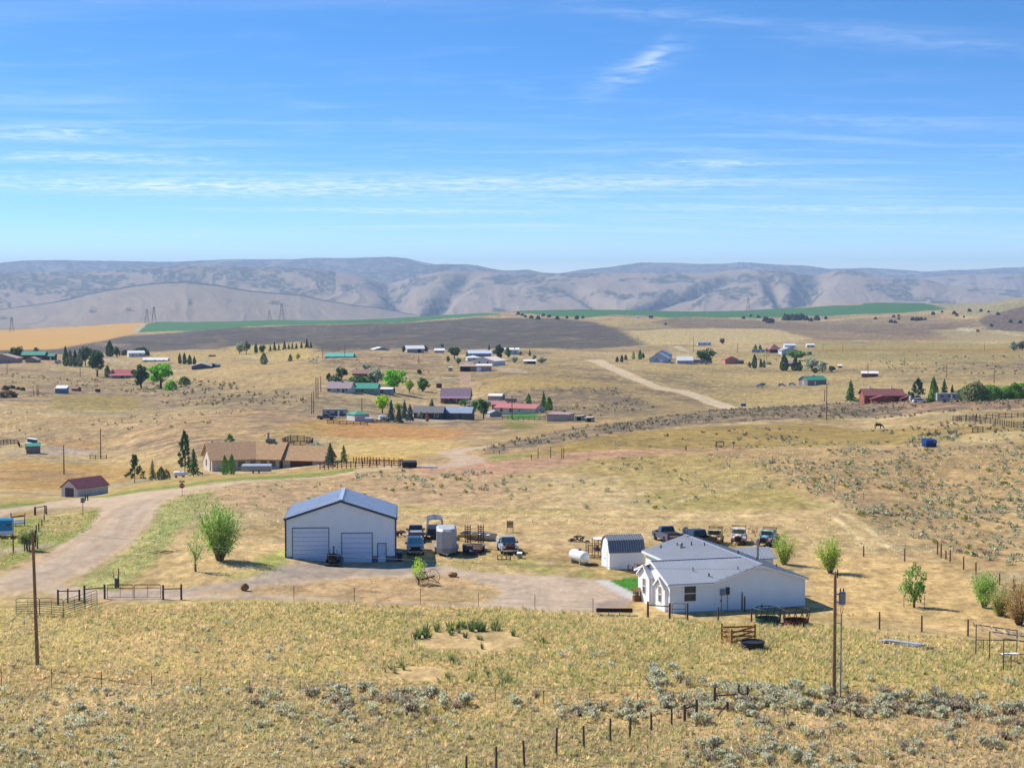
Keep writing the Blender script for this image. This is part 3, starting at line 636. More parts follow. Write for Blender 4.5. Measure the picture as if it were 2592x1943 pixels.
# ---------------------------------------------------------------- plants
def rand_dirs(n, rng):
    v = rng.normal(size=(n, 3)); return v / np.linalg.norm(v, axis=1, keepdims=True)
def leaf_quads(pos, size, rng, aspect=1.6, along=None, flat=0.0):
    """one leaf or spray (a bent rhombus of two triangles) at each position"""
    n = len(pos); a = rand_dirs(n, rng) if along is None else along
    b = np.cross(a, rand_dirs(n, rng)); b /= np.linalg.norm(b, axis=1, keepdims=True) + 1e-9
    if flat: b[:, 2] *= 1 - flat
    s = size if np.ndim(size) else np.full(n, size); s = s[:, None] * rng.uniform(0.7, 1.35, (n, 1))
    p = np.stack([pos - a * s * aspect / 2, pos + b * s / 2, pos + a * s * aspect / 2, pos - b * s / 2], 1)
    f = np.arange(n)[:, None] * 4 + np.array([[0, 1, 2, 3]])
    return p.reshape(-1, 3), f
GAIN = 2.5                      # a crown shows about half the light its single leaves return
def leaf_cols(n, cols, rng, jit=0.22, gain=None):
    c = np.minimum((gain or GAIN) * np.array([alb(*k) for k in cols])[rng.integers(0, len(cols), n)] * rng.uniform(1 - jit, 1 + jit, (n, 1)), 0.78)
    return np.repeat(c, 4, 0)
LEAF = attr_mat('leaf', 0.65, 0.12, 1.5, transl=0.36, spec=0.25)
NEEDLE = attr_mat('needles', 0.75, 0.15, 1.5, transl=0.10, spec=0.2)
BARK = mat('bark', alb(120, 98, 78), 0.95, var=0.25, scale=8, bump=0.4)
PALEBARK = mat('pale_bark', alb(158, 138, 110), 0.95, var=0.22, scale=8, bump=0.4)
def limbs(mb, rng, base, top, n, spread, r, lift=0.6):
    ends = []
    for i in range(n):
        a = 2 * math.pi * (i + rng.random() * 0.7) / n; t = rng.uniform(0.35, 1.0)
        s = Vector(base).lerp(Vector(top), t * 0.7); e = s + Vector((math.cos(a) * spread, math.sin(a) * spread, lift * rng.uniform(0.6, 1.1)))
        m = s.lerp(e, 0.5) + Vector((0, 0, -0.06 * lift)); mb.tube(s, m, r * (1 - 0.5 * t), r * 0.5, 5); mb.tube(m, e, r * 0.5, r * 0.15, 4); ends.append(e)
    return ends
CROWNS = {}
def tree_meshes(kind, n=900, leaf=0.06, cols=((95, 130, 60),), seed=1, bark=None):
    """unit tree: height 1, crown width 1"""
    key = (kind, n, leaf, tuple(cols), seed)
    if key in CROWNS: return CROWNS[key]
    rng = np.random.default_rng(seed); tr = MB(); mt = LEAF; bark = bark or BARK
    if kind in ('broad', 'round'):
        h0 = 0.17 if kind == 'broad' else 0.06
        tr.tube((0, 0, -0.03), (0.01, 0, h0 + 0.1), 0.045, 0.03, 7); limbs(tr, rng, (0, 0, h0 * 0.6), (0, 0, h0 + 0.3), 8, 0.3, 0.024, 0.34)
        cs, rs = [], []
        for _ in range(22):
            d = rand_dirs(1, rng)[0]; q = rng.uniform(0.45, 1.0); c = np.array([d[0] * 0.36 * q, d[1] * 0.36 * q, h0 + (1 - h0) * (0.47 + d[2] * 0.42 * q)])
            cs.append(c); rs.append(rng.uniform(0.1, 0.19))
        k = rng.integers(0, len(cs), n); d = rand_dirs(n, rng); pos = np.array(cs)[k] + d * (np.array(rs)[k] * rng.uniform(0.6, 1.05, n))[:, None] * np.array([1.0, 1.0, 0.85])
        v, f = leaf_quads(pos, leaf, rng)
    elif kind == 'conifer':
        tr.tube((0, 0, -0.03), (0, 0, 0.97), 0.022, 0.004, 6); P_ = []; A_ = []
        nb = max(40, n // 16)
        for i in range(nb):
            t = (i + 0.5) / nb; z = 0.08 + 0.9 * t; L = 0.5 * (1 - t) ** 0.85 * rng.uniform(0.55, 1.12) + 0.02; a = i * 2.399 + rng.normal() * 0.3
            dv = np.array([math.cos(a), math.sin(a), 0.0]); m = max(3, int(16 * (L / 0.25)))
            s = rng.uniform(0.12, 1, m); droop = -0.28 * L * s ** 1.5 + 0.10 * L * s
            P_.append(np.array([0, 0, z]) + dv * (L * s)[:, None] + np.stack([rng.normal(0, 0.012, m), rng.normal(0, 0.012, m), droop + rng.normal(0, 0.008, m)], -1))
            A_.append(np.tile(dv + np.array([0, 0, -0.25]), (m, 1)) + rng.normal(0, 0.35, (m, 3)))
            if i % 3 == 0: tr.tube((0, 0, z), tuple(np.array([0, 0, z]) + dv * L * 0.8 + np.array([0, 0, -0.15 * L])), 0.005, 0.002, 3)
        pos = np.concatenate(P_); A = np.concatenate(A_); A /= np.linalg.norm(A, axis=1, keepdims=True)
        v, f = leaf_quads(pos, leaf, rng, 1.5, A); mt = NEEDLE
    elif kind == 'pine':        # open ponderosa: separate tufts at branch ends
        tr.tube((0, 0, -0.03), (0.01, 0, 0.95), 0.024, 0.005, 6); P_ = []
        for i in range(34):
            t = (i + 0.5) / 34; z = 0.16 + 0.8 * t; L = (0.62 * (1 - t) ** 0.7 * rng.uniform(0.4, 1.15)) + 0.03; a = i * 2.399 + rng.normal() * 0.4
            e = np.array([math.cos(a) * L, math.sin(a) * L, z + 0.05]); tr.tube((0, 0, z), tuple(e), 0.008, 0.003, 4)
            m = n // 34; P_.append(e * rng.uniform(0.55, 1.0, (m, 1)) * np.array([1, 1, 0]) + np.array([0, 0, z + 0.03]) + rng.normal(0, 0.034, (m, 3)) * np.array([1, 1, 0.7]))
        pos = np.concatenate(P_); v, f = leaf_quads(pos, leaf, rng, 1.7); mt = NEEDLE
    elif kind == 'flame':       # dense columnar juniper
        tr.tube((0, 0, -0.03), (0, 0, 0.5), 0.05, 0.02, 6)
        t = rng.uniform(0.02, 1, n); a = rng.uniform(0, 2 * math.pi, n)
        lob = 0.82 + 0.18 * np.sin(a * 3 + t * 9 + seed) + rng.normal(0, 0.07, n)
        R = 0.5 * np.sin(np.pi * np.clip(t, 0, 1) ** 0.55) ** 0.75 * lob * np.sqrt(rng.uniform(0.55, 1, n)); R = np.where(t > 0.93, R * 0.6, R)
        pos = np.stack([np.cos(a) * R, np.sin(a) * R, t], -1); up = np.stack([np.cos(a) * 0.4, np.sin(a) * 0.4, np.ones(n)], -1) + rng.normal(0, 0.3, (n, 3))
        v, f = leaf_quads(pos, leaf, rng, 1.8, up / np.linalg.norm(up, axis=1, keepdims=True)); mt = NEEDLE
    elif kind == 'willow':      # many upright stems from the base, feathery
        P_, A_ = [], []; ns = 26
        for i in range(ns):
            a = 2 * math.pi * i / ns + rng.normal() * 0.2; q = rng.uniform(0.15, 1.0); hh = rng.uniform(0.62, 1.0) * (1 - 0.25 * q)
            p0 = Vector((math.cos(a) * 0.04 * q, math.sin(a) * 0.04 * q, -0.02)); p1 = Vector((math.cos(a) * 0.22 * q, math.sin(a) * 0.22 * q, hh * 0.45)); p2 = Vector((math.cos(a) * 0.46 * q, math.sin(a) * 0.46 * q, hh))
            tr.tube(p0, p1, 0.017, 0.009, 5); tr.tube(p1, p2, 0.009, 0.002, 4)
            m = n // ns; t = rng.uniform(0.14 if seed % 2 else 0.3, 1, m)[:, None]; c = np.array(p0) * (1 - t) ** 2 + 2 * np.array(p1) * t * (1 - t) + np.array(p2) * t ** 2
            c = np.where(t < 0.5, np.array(p0) + (np.array(p1) - np.array(p0)) * t * 2, np.array(p1) + (np.array(p2) - np.array(p1)) * (t * 2 - 1))
            off = rng.normal(0, 0.055, (m, 3)) * (0.5 + t) ; P_.append(c + off)
            A_.append(np.tile(np.array(p2 - p1), (m, 1)) + off * 4 + rng.normal(0, 0.12, (m, 3)))
        pos = np.concatenate(P_); A = np.concatenate(A_); A /= np.linalg.norm(A, axis=1, keepdims=True) + 1e-9
        v, f = leaf_quads(pos, leaf, rng, 2.2, A)
    elif kind == 'bush':
        for i in range(9):
            a = i * 2.4; tr.tube((0, 0, -0.03), (math.cos(a) * 0.3, math.sin(a) * 0.3, 0.55 + 0.3 * rng.random()), 0.02, 0.006, 4)
        d = rand_dirs(n, rng); d[:, 2] = np.abs(d[:, 2]); lob = 0.75 + 0.35 * vnoise(d[:, 0] * 2.2 + seed, d[:, 1] * 2.2 + d[:, 2], seed)
        pos = d * (0.5 * lob * rng.uniform(0.7, 1.0, n) ** 0.5)[:, None] * np.array([1, 1, 1.85]) + np.array([0, 0, 0.03])
        v, f = leaf_quads(pos, leaf, rng)
    m = len(v) // 4
    me = np_mesh('crown', v, f, [mt], {'Col': leaf_cols(m, cols, rng, 0.22, 3.1 if mt is NEEDLE else 2.5)})
    CROWNS[key] = (tr.mesh('trunk', bark), me); return CROWNS[key]
BRIGHT = ((120, 175, 55), (100, 155, 45), (140, 190, 70)); LIME = ((165, 205, 50), (140, 185, 40), (180, 215, 70)); MIDG = ((88, 122, 58), (72, 104, 50), (104, 138, 66))
DARKG = ((62, 88, 52), (50, 74, 46), (76, 100, 58)); PINEG = ((58, 84, 56), (46, 68, 46), (74, 100, 64)); SPRUCE = ((72, 94, 86), (58, 80, 74), (86, 108, 98)); OLIVE = ((150, 158, 132), (132, 142, 116), (166, 172, 148))
GREYG = ((104, 116, 88), (90, 102, 76), (120, 130, 100)); YELG = ((154, 172, 78), (134, 154, 66), (172, 184, 96)); RUSTT = ((168, 128, 88), (150, 112, 76), (140, 138, 76))
def tree(name, kind, u, v, hp, wp, cols, label, group=None, n=900, leaf=0.06, seed=1, rot=None, bark=None):
    p = P(u, v); k = p.y / F; tm, cm = tree_meshes(kind, n, leaf, cols, seed, bark)
    o = empty(name, p - Vector((0, 0, 0.05)), (seed * 1.3 + u * 0.01) if rot is None else rot, label, 'tree' if kind != 'bush' else 'shrub', group)
    o.scale = (wp * k, wp * k, hp * k)
    link('trunk', tm, o); link('crown', cm, o); return o

# ---- near trees of the home yard
tree('willow_tree', 'willow', 556, 1418, 172, 134, ((138, 164, 84), (118, 146, 68), (158, 180, 102)), 'tall bright green multi-stemmed tree left of the blue grey shop', n=4600, leaf=0.021, seed=6, bark=PALEBARK)
tree('young_tree', 'broad', 495, 1446, 122, 72, ((150, 172, 92), (128, 152, 74), (168, 186, 110)), 'thin sparse young tree left of the bright green willow', n=900, leaf=0.024, seed=8, bark=PALEBARK)
tree('sapling', 'round', 1060, 1478, 76, 50, LIME, 'small lime green sapling standing beside the antique hay rake', n=800, leaf=0.036, seed=12)
tree('willow_tree', 'willow', 1984, 1428, 92, 66, YELG, 'yellow green willow nearest the stovepipe of the white house', n=2600, leaf=0.024, seed=13, bark=PALEBARK)
tree('willow_tree', 'willow', 2102, 1450, 106, 84, YELG, 'yellow green willow on the dry yard, second right of the house', n=3000, leaf=0.024, seed=16, bark=PALEBARK)
tree('maple_tree', 'round', 2314, 1536, 114, 80, ((108, 140, 66), (90, 122, 54), (126, 158, 82)), 'leafy green young tree with two support stakes on the dry yard', n=1500, leaf=0.036, seed=18)
tree('willow_tree', 'willow', 2492, 1538, 104, 84, ((138, 168, 84), (120, 150, 70), (156, 182, 100)), 'pale green willow, leftmost of the row at the right edge', n=3600, leaf=0.024, seed=20, bark=PALEBARK)
tree('willow_tree', 'willow', 2532, 1558, 92, 88, ((146, 150, 84), (126, 132, 70), (160, 160, 100)), 'olive bushy willow between the pale willow and the bare rusty one', n=3400, leaf=0.022, seed=23, bark=PALEBARK)
tree('bare_tree', 'willow', 2578, 1580, 122, 112, RUSTT, 'half bare reddish brown tree at the right edge of the yard', n=2400, leaf=0.02, seed=26)
tree('apple_tree', 'broad', 68, 1392, 58, 70, ((130, 140, 84), (110, 122, 70), (148, 156, 98)), 'spindly olive tree behind the left power pole', n=1300, leaf=0.045, seed=29)
# ---- brown ranch house
for (u, v, h, w, kd, cols, lab, sd) in (
    (341, 1222, 72, 44, 'pine', PINEG, 'open pine tree left of the two small spruces by the gravel road', 31), (386, 1216, 56, 24, 'conifer', ((104, 120, 78), (88, 104, 66)), 'slim pale spruce beside the dark round juniper', 32),
    (408, 1214, 34, 28, 'flame', PINEG, 'round dark juniper right of the slim pale spruce', 33), (422, 1212, 30, 24, 'bush', ((120, 114, 84), (104, 98, 72)), 'brownish round shrub left of the white propane tank', 34),
    (468, 1202, 112, 44, 'pine', PINEG, 'tall pine at the left gable of the brown roofed house', 35), (490, 1204, 72, 46, 'conifer', ((66, 104, 62), (54, 88, 52)), 'full dark spruce against the left gable of the brown roofed house', 36),
    (569, 1201, 50, 22, 'flame', MIDG, 'left of the twin dense junipers before the brown roofed house', 37), (587, 1200, 52, 24, 'flame', MIDG, 'right of the twin dense junipers before the brown roofed house', 38),
    (582, 1140, 42, 38, 'pine', ((110, 140, 74), (92, 122, 62)), 'bright pine top rising behind the long brown roof', 39), (538, 1148, 32, 20, 'pine', PINEG, 'little dark pine top behind the left of the brown roof', 40),
    (836, 1182, 64, 38, 'conifer', PINEG, 'dark pine at the garage end of the brown roofed house', 41), (870, 1172, 48, 30, 'conifer', ((90, 116, 70), (74, 100, 60)), 'lighter pine next right of the garage end pine', 42),
    (800, 1140, 24, 60, 'bush', OLIVE, 'silvery shrub behind the brown roofed garage', 43)):
    tree('pine_tree' if kd in ('pine', 'conifer') else 'juniper' if kd == 'flame' else 'shrub', kd, u, v, h, w, cols, lab, 'trees around the brown ranch house', 1500, 0.045, sd)
# ---- trees of the settlement: (u, v, height, width, kind, colours, label)
FAR = [
 (42, 914, 38, 36, 'broad', DARKG, 'dark broad tree left of the green roofed dark house'), (18, 905, 16, 26, 'bush', MIDG, 'low green tree at the left edge behind the tan house'), (91, 895, 16, 18, 'round', GREYG, 'small round tree behind the green roofed dark house'),
 (166, 926, 50, 16, 'flame', DARKG, 'leftmost dark juniper of the grove above the dry field'), (178, 926, 42, 18, 'flame', GREYG, 'second juniper from the left in the grove'), (190, 926, 40, 16, 'flame', DARKG, 'third juniper in the grove above the dry field'), (202, 927, 44, 18, 'flame', GREYG, 'fourth juniper in the grove above the dry field'),
 (216, 926, 52, 30, 'broad', ((96, 112, 74), (80, 96, 62)), 'tall grey green tree in the middle of the grove'), (236, 924, 48, 26, 'broad', GREYG, 'tall grey green tree at the right of the grove'), (250, 918, 36, 22, 'round', GREYG, 'rounded tree at the right end of the grove'),
 (246, 953, 58, 54, 'broad', DARKG, 'big dark leaning tree left of the red roofed house'), (272, 953, 28, 20, 'flame', GREYG, 'pointed juniper against the left wall of the red roofed house'), (278, 902, 40, 26, 'flame', DARKG, 'tall dark cone tree in front of the dark sage hill'), (296, 906, 26, 22, 'round', DARKG, 'rounded dark tree right of the tall cone tree'), (316, 899, 14, 18, 'bush', DARKG, 'dark bush left of the small white house'),
 (356, 900, 22, 40, 'bush', DARKG, 'wide dark bush hiding the small white house'), (357, 984, 58, 54, 'broad', DARKG, 'dark green tree right of the red roofed house'), (407, 983, 62, 70, 'broad', BRIGHT, 'big bright green spreading tree beside the red roofed house'), (431, 987, 26, 32, 'bush', BRIGHT, 'low bright shrub under the spreading green tree'), (466, 974, 24, 28, 'bush', MIDG, 'lone green bush right of the spreading green tree'),
 (455, 920, 26, 10, 'flame', DARKG, 'leftmost of the small pines behind the grey gabled house'), (467, 921, 28, 12, 'flame', DARKG, 'second small pine behind the grey gabled house'), (480, 922, 24, 14, 'flame', DARKG, 'third small pine behind the grey gabled house'), (492, 922, 20, 10, 'flame', DARKG, 'rightmost small pine behind the grey gabled house'),
 (607, 897, 32, 22, 'round', OLIVE, 'silvery tree at the left end of the hilltop row'), (624, 896, 30, 20, 'round', GREYG, 'grey green tree second in the hilltop row'), (648, 893, 24, 11, 'flame', DARKG, 'dark narrow juniper third in the hilltop row'), (664, 894, 22, 18, 'round', DARKG, 'round dark tree fourth in the hilltop row'),
 (684, 889, 18, 10, 'conifer', PINEG, 'fifth tree of the hilltop row'), (695, 888, 24, 12, 'conifer', PINEG, 'sixth tree of the hilltop row'), (706, 887, 18, 9, 'conifer', PINEG, 'seventh tree of the hilltop row'), (720, 885, 24, 13, 'conifer', PINEG, 'eighth tree of the hilltop row'), (731, 884, 16, 9, 'conifer', PINEG, 'ninth tree of the hilltop row'), (740, 884, 18, 9, 'conifer', PINEG, 'tenth tree of the hilltop row'), (750, 883, 16, 10, 'conifer', PINEG, 'eleventh tree of the hilltop row'), (763, 882, 18, 10, 'conifer', PINEG, 'twelfth tree of the hilltop row'), (777, 881, 26, 14, 'conifer', PINEG, 'tallest pine near the right end of the hilltop row'), (787, 881, 18, 9, 'conifer', PINEG, 'last pine at the right end of the hilltop row'),
 (668, 922, 30, 22, 'flame', GREYG, 'lone olive juniper beside the pale lane below the hilltop row'), (735, 914, 18, 12, 'flame', GREYG, 'small juniper on the dry slope under the hilltop row'), (754, 912, 16, 14, 'round', YELG, 'small bright tree on the dry slope under the hilltop row'),
 (833, 966, 22, 16, 'round', DARKG, 'dark bush at the left of the thicket behind the green roofed house'), (865, 960, 32, 36, 'round', DARKG, 'large dark tree in the thicket behind the green roofed house'), (848, 968, 20, 30, 'bush', GREYG, 'grey bush in the thicket behind the green roofed house'), (905, 970, 20, 50, 'bush', MIDG, 'wide green shrub behind the green roofed house'), (926, 936, 16, 26, 'round', OLIVE, 'silvery tree behind the brown roof in the thicket'), (955, 972, 38, 44, 'round', OLIVE, 'big silvery olive tree left of the bright round tree'), (935, 970, 18, 34, 'bush', MIDG, 'green shrub before the silvery olive tree'),
 (998, 994, 62, 64, 'broad', BRIGHT, 'large bright green round tree right of the green roofed house'), (1036, 994, 38, 26, 'broad', YELG, 'yellow green tree touching the large bright round tree'), (1070, 990, 34, 38, 'round', MIDG, 'rounded green tree standing alone on the dry slope'), (1061, 948, 14, 14, 'round', DARKG, 'small dark tree with a crooked trunk on the dry slope'),
 (968, 1046, 48, 38, 'broad', LIME, 'lime yellow tree left of the dark spruces'), (990, 1068, 58, 30, 'conifer', SPRUCE, 'tallest dark spruce beside the green roofed shed'), (1010, 1070, 44, 28, 'conifer', DARKG, 'second dark spruce left of the dark grey house'), (1024, 1062, 52, 26, 'conifer', SPRUCE, 'third spruce behind the dark pair'), (1038, 1066, 44, 30, 'conifer', SPRUCE, 'blue grey spruce at the wall of the dark grey house'), (1008, 1040, 22, 22, 'round', YELG, 'small yellow green tree between the spruces'), (1065, 1060, 20, 16, 'round', OLIVE, 'small pale tree before the dark grey house'), (1081, 1066, 24, 10, 'flame', ((150, 110, 70), (130, 96, 62)), 'reddish columnar shrub before the dark grey house'),
 (1093, 1032, 24, 20, 'conifer', DARKG, 'small dark pine behind the dark grey house'), (1176, 1032, 20, 40, 'round', MIDG, 'green tree behind the slate garage'), (1224, 1060, 50, 42, 'broad', ((98, 126, 74), (82, 108, 62)), 'leafy tree with twin trunks right of the slate garage'), (1204, 1040, 30, 26, 'round', MIDG, 'green tree left behind the leafy twin trunk tree'),
 (1338, 1024, 28, 16, 'flame', MIDG, 'small pointed tree behind the red roofed long house'), (1376, 1036, 48, 22, 'conifer', MIDG, 'tall pointed tree right of the red roofed long house'), (1390, 1038, 34, 22, 'flame', MIDG, 'shorter juniper against the tall pointed tree'), (1430, 1045, 8, 5, 'flame', DARKG, 'tiny dark juniper behind the pale tan garage'),
 (1022, 892, 16, 12, 'round', DARKG, 'small dark tree left of the grey house on the skyline of the slope'), (1076, 892, 18, 16, 'round', DARKG, 'dark tree right of the grey house on the slope'), (1119, 880, 9, 12, 'round', DARKG, 'little dark tree above the white roofed shed'), (1150, 908, 32, 34, 'broad', ((86, 110, 66), (72, 94, 56)), 'broad green tree left of the blue walled house'), (1182, 910, 22, 14, 'conifer', DARKG, 'dark spruce at the left end of the blue walled house'), (1134, 918, 16, 12, 'round', DARKG, 'small dark tree left of the white roofed house'), (1160, 920, 14, 16, 'round', MIDG, 'small green tree left of the white roofed house'),
 (1238, 890, 20, 12, 'conifer', DARKG, 'dark tree at the right end of the blue walled house'), (1262, 912, 38, 34, 'broad', DARKG, 'dark green tree right of the white roofed house'), (1285, 904, 24, 22, 'round', MIDG, 'green tree before the far white house'), (1303, 919, 18, 18, 'round', OLIVE, 'silvery bush right of the dark green tree'), (1317, 900, 10, 10, 'round', ((130, 100, 90), (116, 90, 80)), 'small reddish bush right of the far white house'), (1341, 901, 18, 9, 'conifer', DARKG, 'lone small dark pine right of the far white house'), (1372, 920, 18, 28, 'round', OLIVE, 'silvery tree right of the white roofed loafing shed'), (1352, 912, 14, 14, 'round', OLIVE, 'pale bush behind the white roofed loafing shed'),
 (1562, 916, 14, 10, 'flame', DARKG, 'leftmost of three small pines by the pale gravel road'), (1574, 916, 18, 10, 'flame', DARKG, 'middle of three small pines by the pale gravel road'), (1584, 911, 14, 9, 'flame', DARKG, 'rightmost of three small pines by the pale gravel road'), (1603, 909, 20, 11, 'flame', YELG, 'yellow green tree left of the light blue house'), (1620, 909, 24, 12, 'flame', MIDG, 'green pointed tree left of the light blue house'), (1628, 910, 16, 10, 'round', MIDG, 'small green tree next to the light blue house'),
 (1787, 921, 40, 50, 'broad', ((74, 108, 56), (60, 92, 48)), 'dark green round tree before the long white trailer'), (1828, 871, 16, 15, 'round', ((104, 108, 96), (90, 94, 82)), 'lone grey tree beside the distant mobile home'), (1912, 888, 16, 12, 'flame', MIDG, 'left small tree behind the white motor coach'), (1924, 888, 16, 10, 'flame', MIDG, 'right small tree behind the white motor coach'), (1944, 892, 13, 12, 'round', DARKG, 'small dark tree left of the red hip roofed barn'),
 (1910, 932, 36, 16, 'flame', DARKG, 'tall dark juniper left of the hidden brown house'), (1897, 930, 14, 14, 'round', GREYG, 'grey bush at the left of the juniper hedge'), (1926, 930, 22, 10, 'flame', DARKG, 'second juniper left of the hidden brown house'), (1934, 930, 20, 9, 'flame', GREYG, 'third juniper left of the hidden brown house'), (1985, 938, 42, 26, 'flame', DARKG, 'very dark juniper mass before the hidden brown house'), (2012, 938, 32, 20, 'flame', DARKG, 'dark juniper right of the hidden brown house'), (2024, 938, 26, 16, 'flame', DARKG, 'last dark juniper right of the hidden brown house'), (2015, 912, 26, 56, 'broad', MIDG, 'spreading green tree behind the hidden brown house'), (2055, 938, 34, 40, 'round', OLIVE, 'pale silvery tree left of the dark round shrub'), (2082, 942, 26, 34, 'round', OLIVE, 'second silvery tree right of the hidden brown house'), (2064, 944, 14, 22, 'round', DARKG, 'dark low shrub under the silvery trees'), (2106, 941, 16, 20, 'round', ((86, 98, 68), (72, 84, 58)), 'dark round shrub at the right of the silvery trees'), (1944, 922, 8, 16, 'bush', OLIVE, 'low pale bush left of the dark juniper mass'),
 (1975, 957, 0.1, 0.1, None, None, None),
 (1930, 977, 9, 20, 'round', GREYG, 'small round bush beside the parked white car'),
 (2153, 1017, 58, 36, 'conifer', ((96, 124, 72), (80, 108, 60)), 'green pine left of the dark red house'), (2324, 1012, 54, 38, 'pine', PINEG, 'open dark pine right of the dark red house'), (2363, 1016, 62, 28, 'flame', MIDG, 'tall green juniper left of the white horse trailer'), (2390, 1010, 52, 30, 'conifer', DARKG, 'dark spruce behind the white horse trailer'), (2410, 1012, 40, 24, 'conifer', DARKG, 'shorter dark spruce behind the white horse trailer'), (2301, 1005, 16, 8, 'flame', MIDG, 'tiny pointed tree behind the dark red house'),
 (2462, 1015, 54, 58, 'bush', ((122, 150, 84), (112, 120, 84), (140, 130, 100)), 'wide pale green tree right of the white horse trailer'), (2480, 1014, 42, 48, 'bush', ((112, 140, 78), (98, 124, 66)), 'green bushy tree second right of the white horse trailer'), (2510, 1011, 40, 50, 'bush', ((118, 152, 74), (102, 136, 64)), 'rounded green tree third right of the white horse trailer'), (2540, 1009, 34, 50, 'bush', ((128, 160, 80), (110, 144, 68)), 'bright bushy tree fourth right of the white horse trailer'), (2568, 1008, 40, 48, 'bush', ((100, 138, 62), (84, 120, 54)), 'green bushy tree second from the right edge above the pole corral'), (2592, 1006, 40, 46, 'bush', ((128, 160, 80), (110, 144, 68)), 'green tree at the right edge above the pole corral'), (2428, 1010, 28, 24, 'bush', ((100, 130, 66), (84, 112, 56)), 'green bush behind the right end of the white horse trailer'),
 (2175, 1018, 10, 18, 'bush', MIDG, 'low green shrub at the left wall of the dark red house'), (2205, 1019, 8, 26, 'bush', BRIGHT, 'bright low hedge before the dark red house'), (2350, 1018, 14, 22, 'bush', MIDG, 'green shrub left of the white horse trailer'),
 (2565, 887, 22, 26, 'round', OLIVE, 'silvery tree at the right edge beyond the lane'), (2588, 886, 24, 30, 'round', GREYG, 'grey tree at the right edge beyond the lane'),
 (15, 1006, 20, 50, 'bush', ((112, 100, 78), (96, 86, 68)), 'big brown brush at the left edge by the debris pile'), (14, 987, 12, 18, 'bush', ((90, 88, 66), (78, 76, 58)), 'brown bush at the left edge'), (31, 984, 10, 14, 'bush', ((84, 88, 62), (72, 76, 54)), 'round bush right of the left edge'), (46, 986, 8, 12, 'bush', ((84, 88, 62), (72, 76, 54)), 'third round bush left of the debris pile'), (58, 988, 9, 12, 'bush', ((84, 88, 62), (72, 76, 54)), 'fourth round bush left of the debris pile'),
]
for i, (u, v, h, w, kd, cols, lab) in enumerate(FAR):
    if kd is None: continue
    if kd in ('broad', 'round', 'bush'): h, w = h * 1.1, w * 1.15
    nm = {'broad': 'broadleaf_tree', 'round': 'round_tree', 'flame': 'juniper', 'conifer': 'conifer', 'pine': 'pine_tree', 'bush': 'shrub'}[kd]
    tree(nm, kd, u, v, h, w, cols, lab, 'trees of the settlement', 700 if h < 30 else 1300, 0.085 if h < 30 else 0.06, 50 + i % 3 + (0 if kd != 'broad' else i % 5))
# ---- far junipers on the bench below the green fields
JUN = [(1312, 797, 9), (1322, 799, 7), (1345, 806, 9), (1362, 808, 10), (1390, 803, 8), (1410, 808, 9), (1435, 806, 7), (1460, 808, 10), (1475, 806, 7), (1330, 803, 7), (1375, 800, 7), (1685, 822, 6), (1882, 807, 8), (1900, 801, 6), (1920, 805, 8), (1938, 814, 14), (1948, 818, 14), (1955, 815, 10), (1990, 811, 18), (2003, 810, 16), (2016, 811, 18), (2030, 809, 16), (2040, 811, 12), (2052, 813, 10), (2068, 811, 14), (2090, 808, 8), (2216, 808, 7), (2262, 803, 7), (2275, 801, 6), (2275, 808, 6), (2310, 811, 10), (2322, 812, 11), (2332, 811, 10), (2342, 810, 7), (2362, 797, 9), (2385, 791, 6), (2415, 795, 9), (2422, 800, 8), (2454, 789, 9), (2483, 789, 8), (2502, 791, 6), (2526, 797, 8), (2255, 817, 9), (2266, 818, 8), (2440, 803, 5), (2558, 816, 8), (2582, 818, 8), (2510, 826, 7)]
for i, (u, v, s) in enumerate(JUN):
    tree('juniper', 'bush', u, v, s, s * 1.25, ((66, 74, 62), (56, 64, 54), (78, 84, 70)), 'distant dark juniper dotted over the brushy bench under the green field', 'distant junipers on the bench', 260, 0.16, 90 + i % 3)

